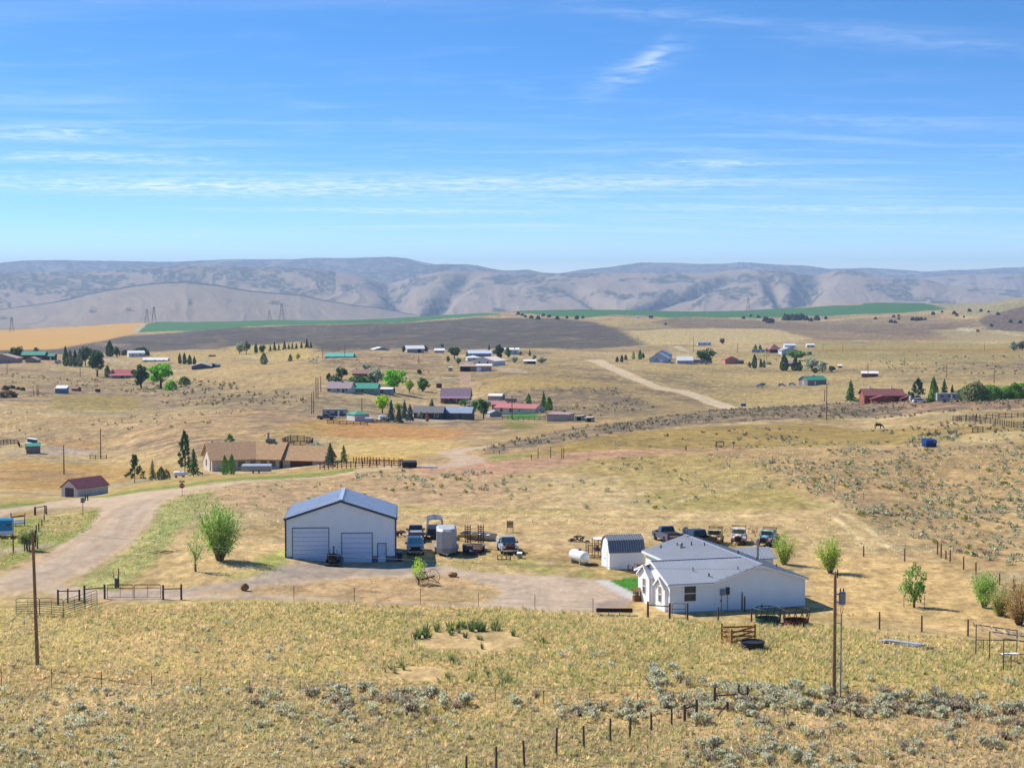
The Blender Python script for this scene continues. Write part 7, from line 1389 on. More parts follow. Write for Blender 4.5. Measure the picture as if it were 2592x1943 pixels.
# ---- antique dump rake
o = put('hay_rake', 1083, 1481, 58, 'antique rusty hay rake with two tall spoked wheels', 'rake'); iron = mat('rusty_iron', C(104, 72, 62), 0.85, 0.2, 0.25, 6)
for x in (-1.05, 1.05):
    wl = MB(); n = 20; R_ = 0.82; pts = [(x, R_ * math.cos(2 * math.pi * i / n), R_ + R_ * math.sin(2 * math.pi * i / n)) for i in range(n + 1)]; wl.path(pts, 0.022, 5)
    wo = wl.build('wheel', iron, o); sp_ = MB(); [sp_.tube((x + 0.06, 0, R_), pts[i], 0.010, n=4) for i in range(0, n, 1)]; sp_.tube((x - 0.08, 0, R_), (x + 0.12, 0, R_), 0.07, n=8); sp_.build('spokes', iron, wo)
k = MB().tube((-1.05, 0, 0.82), (1.05, 0, 0.82), 0.05); k.box((0, 0.12, 0.78), (2.0, 0.14, 0.12)); k.build('axle_beam', iron, o)
k = MB()
for i in range(15): x = -0.9 + i * 0.13; k.path([(x, 0.15, 0.8), (x, 0.55, 0.72), (x, 0.72, 0.4), (x, 0.55, 0.08), (x, 0.25, 0.02)], 0.012, 4)
k.build('tines', iron, o); k = MB(); k.tube((0, 0.1, 0.85), (0.05, 0.35, 1.35), 0.025); k.lathe([(0.02, 0), (0.18, 0.03), (0.2, 0.07), (0.19, 0.08), (0.02, 0.05)], (0.05, 0.38, 1.35), 10); k.build('seat', iron, o)
k = MB(); k.tube((-0.5, -0.1, 0.8), (0.0, -1.6, 0.35), 0.035); k.tube((0.5, -0.1, 0.8), (0.0, -1.6, 0.35), 0.035); k.tube((0.3, 0, 0.85), (0.35, -0.1, 1.6), 0.02); k.build('tongue', iron, o)
# ---- boulders
def boulder(u, v, wp, hp, label, seed):
    rng = np.random.default_rng(seed); p = P(u, v); k = p.y / F; d = rand_dirs(90, rng); import bmesh
    bm = bmesh.new()
    for q in d:
        r = 0.5 * (0.8 + 0.35 * rng.random()); bm.verts.new((q[0] * r * wp * k, q[1] * r * wp * k * 0.8, (0.42 + q[2] * r) * hp * k))
    h = bmesh.ops.convex_hull(bm, input=bm.verts); bmesh.ops.delete(bm, geom=[g for g in h['geom_interior'] if isinstance(g, bmesh.types.BMVert)], context='VERTS')
    me = bpy.data.meshes.new('boulder'); bm.to_mesh(me); bm.free(); me.materials.append(mat('sandstone', C(192, 146, 94), 0.95, var=0.25, scale=3, bump=0.6)); o = link('boulder', me, None, p); tag(o, label, 'rock')
boulder(1146, 1459, 24, 13, 'tan flat boulder right of the antique hay rake', 3); boulder(619, 1494, 21, 20, 'tan upright boulder beside the driveway', 4); boulder(1160, 1462, 5, 3, 'small stone at the right end of the flat boulder', 5)
# ---- propane tanks
def propane(u, v, ln, yaw, label, cap=True):
    o = put('propane_tank', u, v, yaw, label, 'tank'); r = ln * 0.19; pr = [(0.02, -ln / 2)] + [(r * math.sin(math.pi / 2 * i / 5), -ln / 2 + r * 0.7 * (1 - math.cos(math.pi / 2 * i / 5))) for i in range(1, 6)]; pr += [(a, -b) for a, b in pr[::-1]]
    MB().lathe(pr, (0, 0, r + 0.28), 20, 'y').build('tank', mat('tank_white', (0.8, 0.8, 0.79), 0.35, var=0.02), o, True)
    for y in (-ln * 0.3, ln * 0.3): MB().b2((-r * 0.8, y - 0.1, -0.1), (r * 0.8, y + 0.1, 0.42)).build('saddle', CONC, o)
    MB().lathe([(0.17, 0), (0.18, 0.12), (0.12, 0.2), (0.02, 0.22)], (0, -ln * 0.05, 2 * r + 0.26), 12).build('valve_cover', mat('blue_cap', C(58, 98, 168), 0.5) if cap else mat('tank_white', (0.8, 0.8, 0.79)), o)
propane(1466, 1426, 3.4, 26, 'white propane tank with a blue valve cover left of the gambrel shed'); propane(455, 1208, 2.6, 78, 'small white propane tank at the left of the brown roofed house', False)
# ---- yard things left of the house
o = put('pipe_rack', 1507, 1417, 8, 'rusty steel cage rack filled with oddments left of the gambrel shed', 'rack'); o.location.y += 1.5; k = MB()
for x in (-0.75, 0.0, 0.75):
    for y in (0, 1.6): k.tube((x, y, 0), (x, y, 2.1 if x > -0.5 else 1.6), 0.04)
for z in (0.1, 0.75, 1.15, 1.55):
    for y in (0, 1.6): k.tube((-0.75, y, z), (0.75, y, z), 0.03)
    for x in (-0.75, 0.75): k.tube((x, 0, z), (x, 1.6, z), 0.03)
k.tube((0, 0, 2.1), (0.75, 0, 2.1), 0.03); k.tube((0.0, 0, 1.5), (0.5, 0, 2.1), 0.03); k.build('cage', RUST, o); MB().b2((0.1, 0.1, 0.8), (0.7, 1.4, 1.1)).build('blue_drum', mat('blue_plastic', C(58, 92, 140), 0.5), o); MB().b2((0.25, 0.2, 1.12), (0.5, 0.5, 1.45)).build('red_can', mat('red_plastic', C(196, 54, 44), 0.5), o); MB().sheet([(0.1, -0.1, 2.16), (1.4, -0.1, 2.2), (1.4, 1.7, 2.2), (0.1, 1.7, 2.16)], 0.04).build('top_sheet', TRIMW, o)
o = put('scrap_plate', 1496, 1429, 10, 'flat rusty plate lying right of the white propane tank', 'plate'); k = MB(); k.b2((-0.75, -0.6, 0.05), (0.75, 0.6, 0.12)); k.b2((-0.6, -0.5, -0.05), (-0.5, 0.5, 0.05)); k.b2((0.5, -0.5, -0.05), (0.6, 0.5, 0.05)); k.build('plate', RUST, o)
def woodpile(u, v, wp, hp, n, label, seed, name='wood_pile', mats=None, poles=0):
    rng = random.Random(seed); p = P(u, v); k = p.y / F; o = empty(name, p, 0, label, 'pile'); W_, H_ = wp * k, hp * k; mats = mats or [GREYWOOD, mat('bleached_wood', C(214, 196, 176), 0.9), WOOD, mat('bleached_wood', C(214, 196, 176)), RUST]
    for i in range(n):
        x = rng.uniform(-0.5, 0.5) * W_; z = max(0.08, (1 - (2 * abs(x) / W_) ** 1.5) * H_ * rng.uniform(0.1, 0.95)); a, e = rng.uniform(0, 3.1), rng.uniform(-0.35, 0.35); L = rng.uniform(0.25, 0.55) * max(0.8, W_ * 0.35)
        d = Vector((math.cos(a) * math.cos(e), math.sin(a) * math.cos(e), math.sin(e))) * L / 2; c = Vector((x, rng.uniform(-0.3, 0.3) * W_ * 0.6, z)); MB().bar(c - d, c + d, rng.uniform(0.08, 0.2), rng.uniform(0.07, 0.16)).build('log', mats[i % len(mats)], o)
    for i in range(poles):
        x = rng.uniform(-0.45, 0.45) * W_; MB().tube((x, 0, 0), (x + rng.uniform(-1, 1), 0.3, H_ * rng.uniform(1.0, 1.7)), 0.09).build('pole', GREYWOOD, o)
woodpile(1464, 1370, 52, 19, 46, 'jumbled pile of firewood and scrap boards behind the propane tank', 11); woodpile(98, 1004, 46, 16, 30, 'heap of old boards and leaning poles on the left field', 12, 'debris_pile', None, 4); woodpile(1338, 1017, 36, 14, 30, 'pile of pale split firewood behind the red roofed long house', 13, 'wood_pile', [mat('fresh_wood', C(214, 172, 120), 0.9), mat('bleached_wood', C(214, 196, 176), 0.9)])
o = put('board_stack', 1293, 1018, -10, 'stack of pale lumber boards behind the red roofed long house', 'lumber')
for j in range(5): MB().b2((-2.4 + 0.1 * (j % 2), -0.8, 0.25 + j * 0.3), (2.4, 0.8, 0.5 + j * 0.3)).build('board', mat('bleached_wood', C(214, 196, 176), 0.9), o)
o = put('scrap_boards', 415, 1398, 0, 'few weathered boards lying on the bare bank beside the road', 'lumber'); [MB().box((-1.2 + 0.6 * i, (i % 3) * 0.7 - 0.5, 0.08), (1.1, 0.14, 0.07), (0, 0.05, 0.3 * (i % 4) - 0.4)).build('board', GREYWOOD, o) for i in range(6)]
o = put('spool_table', 1620, 1450, 5, 'wooden cable spool table beside the green lawn', 'table'); wd = mat('spool_wood', C(150, 118, 96), 0.9, var=0.2)
MB().lathe([(0.05, 1.0), (0.72, 1.0), (0.72, 1.08), (0.05, 1.08)], n=20).build('top', wd, o); MB().lathe([(0.34, 0.06), (0.32, 0.5), (0.34, 1.0)], n=14).build('drum', wd, o); MB().lathe([(0.05, 0), (0.6, 0), (0.6, 0.07), (0.05, 0.07)], n=18).build('base', wd, o)
for u, v, lab in ((1590, 1447, 'left of the two small stools beside the spool table'), (1601, 1450, 'right of the two small stools beside the spool table')):
    o = put('stool', u, v, 0, lab, 'stool', 'stools by the spool table'); MB().lathe([(0.04, 0.74), (0.21, 0.74), (0.21, 0.8), (0.04, 0.8)], n=14).build('seat', mat('stool_top', C(130, 150, 172), 0.5), o); MB().tube((0, 0, 0.05), (0, 0, 0.75), 0.08, n=8).build('post', wd, o); MB().lathe([(0.05, 0), (0.27, 0), (0.27, 0.07), (0.05, 0.07)], n=14).build('base', wd, o)
o = put('wishing_well', 1612, 1520, 14, 'little wooden wishing well planter beside the white house', 'planter')
for i in range(6):
    for y in (-0.32, 0.3): MB().b2((-0.36 + i * 0.12, y, 0), (-0.36 + i * 0.12 + 0.11, y + 0.03, 0.5)).build('slat', REDWOOD, o)
for y0, x in ((0, -0.38), (0, 0.35)): MB().b2((x, -0.3, 0), (x + 0.03, 0.3, 0.5)).build('side_panel', REDWOOD, o)
for x in (-0.33, 0.33): MB().b2((x - 0.04, -0.04, 0.5), (x + 0.04, 0.04, 1.2)).build('post', REDWOOD, o)
MB().tube((-0.4, 0, 0.78), (0.4, 0, 0.78), 0.03).build('crank_bar', REDWOOD, o)
for s in (-1, 1):
    pts = [(-0.5, s * 0.42, 1.0), (0.5, s * 0.42, 1.0), (0.5, 0, 1.32), (-0.5, 0, 1.32)]; MB().sheet(pts if s < 0 else pts[::-1], 0.03).build('roof_board', mat('cedar_shake', C(196, 158, 98), 0.85, var=0.2), o)
o = put('feed_bunk', 1555, 1556, -2, 'long dark feed trough on thin metal legs by the driveway', 'trough'); k = MB().prism([(-0.28, 0.62), (-0.2, 0.3), (0.2, 0.3), (0.28, 0.62), (0.24, 0.62), (0.17, 0.34), (-0.17, 0.34), (-0.24, 0.62)], -1.75, 1.75, 'x'); k.b2((-1.75, -0.24, 0.32), (-1.7, 0.24, 0.62)); k.b2((1.7, -0.24, 0.32), (1.75, 0.24, 0.62)); k.build('trough', mat('trough_plastic', C(66, 44, 38), 0.7), o)
for x in (-1.55, -0.55, 0.5, 1.5): MB().path([(x, -0.3, -0.05), (x, -0.26, 0.4), (x, 0.26, 0.4), (x, 0.3, -0.05)], 0.025).build('leg', STEEL, o)
# ---- feeders, tank, panels in the pasture
def feeder(u, v, label, m, sheetm):
    o = put('hay_feeder', u, v, 0, label, 'feeder', 'ring hay feeders'); R_ = 1.18; n = 24; pt = lambda i, r, z: (r * math.cos(2 * math.pi * i / n), r * math.sin(2 * math.pi * i / n), z)
    [MB().path([pt(i, rr_, zz_) for i in range(n + 1)], tt_).build('ring', m, o) for rr_, zz_, tt_ in ((R_, 0.04, 0.03), (R_, 0.48, 0.03), (R_ + 0.05, 1.4, 0.05))]
    sh = MB()
    for i in range(n): sh.add([pt(i, R_, 0.02), pt(i + 1, R_, 0.02), pt(i + 1, R_, 0.46), pt(i, R_, 0.46)], [(0, 1, 2, 3)])
    sh.build('skirt', sheetm, o)
    for i in range(0, n, 2): MB().tube(pt(i, R_, 0.48), pt(i - 0.9, R_ + 0.05, 1.4), 0.042).build('slant_bar', m, o)
feeder(1944, 1576, 'green round hay feeder against the fence before the house', mat('feeder_green', C(52, 96, 84), 0.6), mat('feeder_green', C(52, 96, 84))); feeder(2015, 1580, 'rusty red round hay feeder right of the green one', mat('feeder_dark', C(92, 66, 56), 0.7), mat('feeder_red', C(140, 60, 48), 0.75, var=0.25, scale=4))
o = put('stock_tank', 1905, 1641, 0, 'round black rubber stock tank beside the wooden rail panel', 'tank'); MB().lathe([(0.9, 0.0), (0.98, 0.3), (1.02, 0.62), (1.08, 0.62), (1.08, 0.68), (0.98, 0.68), (0.93, 0.3), (0.86, 0.1), (0.02, 0.1)], n=28).build('shell', mat('tank_black', C(46, 48, 52), 0.55), o, True); k = MB(); [k.lathe([(0.955 + 0.02 * j, 0.16 + 0.17 * j), (1.0 + 0.02 * j, 0.18 + 0.17 * j), (0.965 + 0.02 * j, 0.21 + 0.17 * j)], n=28) for j in range(3)]; k.build('rib', mat('tank_black', C(46, 48, 52)), o)
MB().lathe([(0.02, 0.42), (0.93, 0.42), (0.93, 0.43), (0.02, 0.43)], n=24).build('water', mat('tank_water', (0.02, 0.03, 0.035), 0.05, spec=0.7), o)
o = put('corner_rail_fence', 1852, 1634, 0, 'V shaped brown wooden rail panel beside the black stock tank', 'fence')
A_, B_, C_ = Vector((-0.55, 2.6, 0)), Vector((0.0, 0, 0)), Vector((2.35, 2.2, 0)); D_ = Vector((2.2, 3.0, 0))
for q in (A_, B_, C_): MB().b2((q.x - 0.07, q.y - 0.07, -0.2), (q.x + 0.07, q.y + 0.07, 1.5)).build('post', REDWOOD, o)
for z in (0.3, 0.72, 1.14):
    for a, bq in ((A_, B_), (B_, C_), (A_, D_)): MB().bar(a + Vector((0, 0, z)), bq + Vector((0, 0, z + (0.15 if bq is C_ else 0))), 0.04, 0.15).build('rail', REDWOOD, o)
o = put('metal_sheets', 2288, 1631, -38, 'pile of white metal sheets lying in the pasture grass', 'sheets'); 
for j in range(4): MB().box((0.2 * j - 0.5, 0.02 * j, 0.1 + 0.05 * j), (3.4, 0.8 - 0.1 * j, 0.035), (0.03, 0.02, 0.05 * j)).build('sheet', mat('white_sheet', C(226, 228, 232), 0.45), o)
MB().box((1.9, -0.1, 0.08), (1.6, 0.7, 0.04), (0, 0, -0.1)).build('sheet', WOOD, o)
# ---- pipe shelter frame at the right edge
z0_ = float(ground_z(40, 147)[0]); PF = empty('shelter_frame', PZ(2470, 1657, z0_), 0, 'bare dark pipe frame of a shelter at the right edge', 'frame'); pipe = mat('dark_pipe', C(92, 84, 82), 0.6, 0.3, 0.15)
for j in range(3):
    dx, dy = 0.36 * j, -2.9 * j
    for x, hh in ((0, 2.62), (3.5, 2.1)): MB().tube((x + dx, dy, -0.1), (x + dx, dy, hh), 0.045, n=8).build('post', pipe, PF)
    MB().tube((dx, dy, 2.62), (3.5 + dx, dy, 2.1), 0.045, n=8).build('rafter', pipe, PF)
for f_ in (0.0, 0.33, 0.66, 1.0): MB().tube((3.5 * f_, 0.2, 2.66 - 0.52 * f_), (3.5 * f_ + 0.72, -6.0, 2.66 - 0.52 * f_), 0.04, n=8).build('purlin', STEEL, PF)
MB().tube((0, 0, 1.32), (3.5, 0, 1.25), 0.035).build('rail', pipe, PF); MB().tube((0.7, -5.8, 1.32), (4.2, -5.8, 1.25), 0.035).build('rail', pipe, PF); [MB().tube((x, y, 0), (x, y, 1.32), 0.035).build('short_post', pipe, PF) for x, y in ((0.65, 0), (1.35, -5.8))]
o = put('sawhorse_table', 2556, 1676, 10, 'white folding table standing under the pipe frame', 'table'); MB().b2((-0.7, -0.3, 0.72), (0.7, 0.3, 0.77)).build('top', TRIMW, o); [MB().path([(x, -0.28, 0), (x, -0.2, 0.72), (x, 0.2, 0.72), (x, 0.28, 0)], 0.025).build('leg', STEEL, o) for x in (-0.55, 0.55)]
# ---------------------------------------------------------------- posts, fences, poles, signs, far vehicles, the horse
WIRE = mat('fence_wire', C(120, 112, 104), 0.6, 0.5); TPOST = mat('steel_post', C(92, 70, 60), 0.8, 0.2, 0.2); GREENP = mat('green_steel', C(58, 128, 96), 0.55, 0.2, 0.12); BROWNG = mat('brown_gate', C(112, 80, 72), 0.6, 0.2, 0.15); POLE = mat('pole_wood', C(190, 146, 112), 0.95, var=0.2, scale=2, stretch=(8, 8, 1), bump=0.3)
ORD = ['first', 'second', 'third', 'fourth', 'fifth', 'sixth', 'seventh', 'eighth', 'ninth', 'tenth', 'eleventh', 'twelfth', 'thirteenth', 'fourteenth', 'fifteenth', 'sixteenth']
def top_at(u, v, vt):
    p = P(u, v); return p, (v - vt) * p.y / F
def wires(label, pts, zs, name='fence_wire'):
    """barbed strands strung along ground points"""
    k = MB()
    for z in zs:
        for a, b in zip(pts[:-1], pts[1:]): k.tube(a + Vector((0, 0, z)), b + Vector((0, 0, z)), 0.006, n=3, cap=False)
    tag(k.build(name, WIRE), label, 'wire')
def post_line(specs, what, kind='t', strands=None, wl=None, lean=0.0, group=None):
    pts = []
    for i, (u, v, vt) in enumerate(specs):
        p, h = top_at(u, v, vt); pts.append(p); k = MB(); d = Vector((random.uniform(-lean, lean), random.uniform(-lean, lean), 1)) * h
        if kind == 't': k.tube((0, 0, -0.2), d, 0.028, n=5); k.b2((-0.05, -0.012, h * 0.75), (0.05, 0.012, h * 0.8))
        else:
            n = 7; r = 0.085 if kind == 'w' else 0.1; k.tube((0, 0, -0.3), d * 0.5, r, r * 0.95, n); k.tube(d * 0.5, d, r * 0.95, r * 0.8, n)
        o = k.build('steel_post' if kind == 't' else 'wood_post', TPOST if kind == 't' else GREYWOOD, None, loc=p)
        tag(o, '%s %s' % (ORD[i], what) if len(specs) > 1 else what, 'fence post', group or ('posts: ' + what.split(' counted')[0]))
    if strands: wires(wl, pts, strands)
    return pts
post_line([(4, 1745, 1688), (131, 1740, 1690), (257, 1746, 1697), (384, 1741, 1703), (508, 1746, 1711), (633, 1752, 1717), (760, 1756, 1722), (878, 1758, 1727), (1005, 1762, 1738), (1130, 1764, 1740), (1253, 1775, 1742), (1376, 1780, 1745), (1492, 1775, 1752), (1614, 1772, 1751), (1705, 1778, 1752)], 'thin steel post counted from the left along the near pasture fence', 't', (0.35, 0.65, 0.95, 1.2), 'thin wires of the steel post fence across the near pasture', 0.02)
post_line([(1180, 1958, 1911), (1256, 1955, 1885), (1328, 1943, 1870), (1408, 1914, 1838), (1478, 1897, 1834), (1545, 1876, 1815), (1594, 1866, 1813), (1649, 1848, 1803), (1700, 1832, 1785)], 'crooked weathered post counted from the left in the foreground fence', 'w', (0.4, 0.75, 1.05), 'sagging wires of the crooked foreground fence', 0.06)
post_line([(744, 1519, 1480), (897, 1522, 1486), (1064, 1530, 1488), (1211, 1535, 1497), (1354, 1542, 1503), (1501, 1550, 1513)], 'slim post counted from the left along the driveway edge', 't', (0.5, 1.0), 'thin wires along the driveway edge of the pasture')
post_line([(2226, 1592, 1547), (2333, 1599, 1556), (2450, 1609, 1566)], 'dark post counted from the left in the yard fence right of the pole', 'w', (0.4, 0.8, 1.1), 'wires of the yard fence right of the power pole')
post_line([(2186, 1408, 1380), (2290, 1420, 1386), (2373, 1402, 1368), (2382, 1411, 1373), (2394, 1415, 1392), (2405, 1421, 1390), (2439, 1441, 1407), (2470, 1452, 1421), (2530, 1480, 1450), (2566, 1496, 1466)], 'post counted from the left along the upper yard fence', 'w', (0.4, 0.8), 'wires of the upper yard fence below the sage hill')
post_line([(2258, 1306, 1280), (2186, 1265, 1245), (2113, 1244, 1225), (2060, 1225, 1207), (2006, 1203, 1184), (1955, 1171, 1154)], 'thin post counted uphill in the fence on the right hillside', 't', (0.5, 1.0), 'wires of the fence climbing the right hillside')
post_line([(1984, 1820, 1786), (2153, 1817, 1792)], 'leaning steel post counted from the left behind the foreground sagebrush', 't', (0.4, 0.8, 1.1), 'wires behind the foreground sagebrush', 0.06)
post_line([(2089, 1759, 1722), (2100, 1767, 1727), (2149, 1770, 1729)], 'short steel stake counted from the left around the right power pole', 't', lean=0.1)
post_line([(28, 1315, 1297), (90, 1304, 1281), (118, 1302, 1279), (112, 1318, 1301), (106, 1334, 1313), (98, 1345, 1322), (92, 1352, 1328)], 'fence post counted along the blue trailer lot', 'w')
post_line([(1345, 1163, 1150), (1362, 1160, 1133), (1394, 1159, 1130), (1422, 1160, 1133), (1427, 1160, 1132), (1264, 1148, 1140), (1250, 1146, 1140)], 'post counted from the left beside the winding gravel road', 'w')
post_line([(1050, 1456, 1434), (1074, 1458, 1434)], 'thin stake counted from the left beside the lime green sapling', 't'); post_line([(2288, 1536, 1505), (2340, 1540, 1505)], 'support stake counted from the left beside the leafy young tree', 't')
post_line([(1885, 1548, 1508), (1878, 1543, 1497), (1928, 1552, 1527), (1975, 1568, 1533), (1902, 1574, 1538), (1818, 1572, 1535)], 'post counted around the hay feeders before the white house', 'w')
post_line([(34, 1400, 1348), (95, 1388, 1355), (62, 1396, 1366), (75, 1397, 1375)], 'post counted around the spindly olive tree', 'w', lean=0.05)
# braces and gates
def brace(name, a, b, vt, label, railz=0.8, extra=()):
    p, h = top_at(a[0], a[1], vt[0]); q, h2 = top_at(b[0], b[1], vt[1]); o = empty(name, p, 0, label, 'fence'); d = q - p
    for s, hh in ((Vector((0, 0, 0)), h), (d, h2)): MB().tube(s - Vector((0, 0, 0.3)), s + Vector((0, 0, hh)), 0.11, 0.1, 8).build('post', GREYWOOD, o)
    MB().tube(Vector((0, 0, h * railz)), d + Vector((0, 0, h2 * railz)), 0.06, n=6).build('rail', WOOD, o)
    for e in extra: MB().tube(d * e + Vector((0, 0, -0.2)), d * e + Vector((0.03, 0, h * 0.95)), 0.09, 0.08, 7).build('post', GREYWOOD, o)
brace('post_brace', (1809, 1788), (1892, 1776), (1736, 1736), 'three grey posts joined by a rail in the sagebrush', 0.55, (0.72,)); brace('post_brace', (1733, 1824), (1763, 1820), (1781, 1768), 'two thick leaning posts with a rail at the end of the crooked fence', 0.75); brace('post_brace', (1841, 1800), (1818, 1812), (1774, 1806), 'broken leaning post with a slanted rail beside the sagebrush', 0.8)
brace('post_brace', (1640, 1562), (1695, 1565), (1521, 1525), 'two tall posts with a cross rail left of the arched gate', 0.78); brace('post_brace', (88, 1304), (114, 1300), (1283, 1278), 'red brown posts with a rail in the grass between the roads', 0.9)
brace('post_brace', (459, 1517), (413, 1517), (1477, 1479), 'two posts with a rail right of the double driveway gate', 0.72); brace('post_brace', (265, 1515), (214, 1526), (1478, 1480), 'two posts with a rail left of the double driveway gate', 0.78); brace('post_brace', (147, 1530), (201, 1520), (1491, 1491), 'two dark posts with a rail behind the green corral panels', 0.9, (0.45,)); brace('post_brace', (1814, 1133), (1832, 1130), (1117, 1117), 'small H shaped gate posts on the ridge road', 0.9); brace('post_brace', (216, 1247 + 20), (222, 1246 + 20), (1250, 1250), 'twin posts with short rails between the garage and the pines', 0.6)
o = empty('wood_post', P(1740, 1572), 0, 'single grey wooden post right of the arched gate', 'fence post'); MB().tube((0, 0, -0.3), (0, 0, 1.75), 0.1, 0.09, 8).build('post', GREYWOOD, o)
def panel(name, a, b, h, rails, m, label, round_top=False, uprights=(0.5,), z0=0.12):
    p, q = P(*a), P(*b); o = empty(name, p, 0, label, 'gate'); d = q - p
    k = MB(); k.tube((0, 0, z0 - 0.1), (0, 0, h), 0.028); k.tube(d + Vector((0, 0, z0 - 0.1)), d + Vector((0, 0, h)), 0.028)
    if round_top: k.path([Vector((0, 0, h)), d * 0.04 + Vector((0, 0, h + 0.1)), d * 0.1 + Vector((0, 0, h + 0.14)), d * 0.9 + Vector((0, 0, h + 0.14)), d * 0.96 + Vector((0, 0, h + 0.1)), d + Vector((0, 0, h))], 0.028)
    k.build('frame', m, o)
    for z in rails: MB().tube(Vector((0, 0, z)), d + Vector((0, 0, z)), 0.03).build('rail', m, o)
    for e in uprights: MB().tube(d * e + Vector((0, 0, z0)), d * e + Vector((0, 0, h)), 0.02).build('upright', m, o)
panel('driveway_gate', (272, 1515), (337, 1515), 1.35, (0.15, 1.1, 1.38), BROWNG, 'left leaf of the brown double driveway gate', True); panel('driveway_gate', (340, 1515), (407, 1515), 1.35, (0.15, 1.1, 1.38), BROWNG, 'right leaf of the brown double driveway gate', True)
panel('arched_gate', (1701, 1566), (1735, 1566), 1.35, (0.12, 0.95), mat('grey_gate', C(110, 116, 124), 0.5, 0.4), 'small arched grey tube gate before the white house', True, ())
R5 = (0.2, 0.42, 0.64, 0.86, 1.08, 1.3)
panel('corral_panel', (41, 1558), (100, 1556), 1.55, R5, GREENP, 'leftmost green corral panel by the left power pole', True); panel('corral_panel', (101, 1556), (160, 1560), 1.55, R5, GREENP, 'green corral panel just right of the left power pole', True); panel('corral_panel', (162, 1560), (215, 1544), 1.5, R5, GREENP, 'slanted green corral panel, third from the left', True); panel('corral_panel', (216, 1544), (246, 1534), 1.5, R5, GREENP, 'rightmost green corral panel nearest the driveway gate', True)
# ---------------------------------------------------------------- power poles
def pole(u, v, vt, label, r=0.15, arm=False, grp='power poles'):
    p, h = top_at(u, v, vt); o = empty('power_pole', p, 0, label, 'pole', grp); MB().tube((0, 0, -0.3), (0, 0, h), r, r * 0.68, 9).build('shaft', POLE, o)
    if arm: MB().b2((-0.9, -0.06, h - 0.5), (0.9, 0.06, h - 0.36)).build('cross_arm', GREYWOOD, o)
    k = MB().lathe([(0.05, 0), (0.07, 0.06), (0.05, 0.1), (0.07, 0.16), (0.03, 0.22)], (0, 0, h), 8); k.build('insulator', STEEL, o); return o, h
LP, hL = pole(95, 1690, 1340, 'tall leaning wooden power pole at the left edge', 0.165); LP.rotation_euler = (0, -0.02, 0); k = MB().tube((0.2, 0, hL - 1.2), (0.2, 0, hL + 0.15), 0.05); k.b2((0, -0.04, hL - 0.8), (0.25, 0.04, hL - 0.7)); k.build('pole_pin', BLACK, LP)
RP, hR = pole(2111, 1762, 1446, 'wooden power pole with a grey transformer at the right', 0.16)
tb = MB().lathe([(0.2, 0), (0.27, 0.04), (0.27, 0.85), (0.29, 0.88), (0.22, 0.98), (0.03, 1.02)], (0.55, 0, hR - 2.35), 14).build('transformer', mat('transformer_grey', C(150, 164, 184), 0.4, 0.2, 0.05), RP, True)
k = MB(); k.b2((0.1, -0.05, hR - 1.6), (0.3, 0.05, hR - 1.5)); k.b2((0.1, -0.05, hR - 2.2), (0.3, 0.05, hR - 2.1)); k.build('bracket', STEEL, tb); k = MB(); [k.lathe([(0.04, 0), (0.06, 0.1), (0.03, 0.3)], (0.5 + dx, 0, hR - 1.38), 8) for dx in (-0.1, 0.14)]; k.build('bushing', BLACK, tb)
k = MB(); k.path([(0.5, 0, hR - 2.4), (0.42, 0, hR - 2.8), (0.5, 0, hR - 3.15)], 0.02); k.path([(0.62, 0, hR - 2.4), (0.62, 0, hR - 2.8), (0.52, 0, hR - 3.15)], 0.02); k.build('drop_wire', BLACK, RP); MB().tube((0.5, 0, 0), (0.5, 0, hR - 3.1), 0.055, n=8).build('conduit', STEEL, RP); [MB().b2((0.1, -0.03, z), (0.5, 0.03, z + 0.06)).build('strap', STEEL, RP) for z in (2.2, hR - 3.8)]; MB().tube((0.18, 0, hR - 0.3), (0.18, 0, hR + 0.35), 0.04).build('pole_pin', BLACK, RP)
a, b_ = LP.location + Vector((0.2, 0, hL + 0.15)), RP.location + Vector((0.18, 0, hR + 0.35)); k = MB(); pts = [a.lerp(b_, t / 24) - Vector((0, 0, 0.9 * 4 * (t / 24) * (1 - t / 24))) for t in range(25)]; k.path(pts, 0.013, 4); tag(k.build('power_line', mat('line_wire', C(200, 200, 204), 0.4, 0.6)), 'single bright power line strung between the two near poles', 'wire')
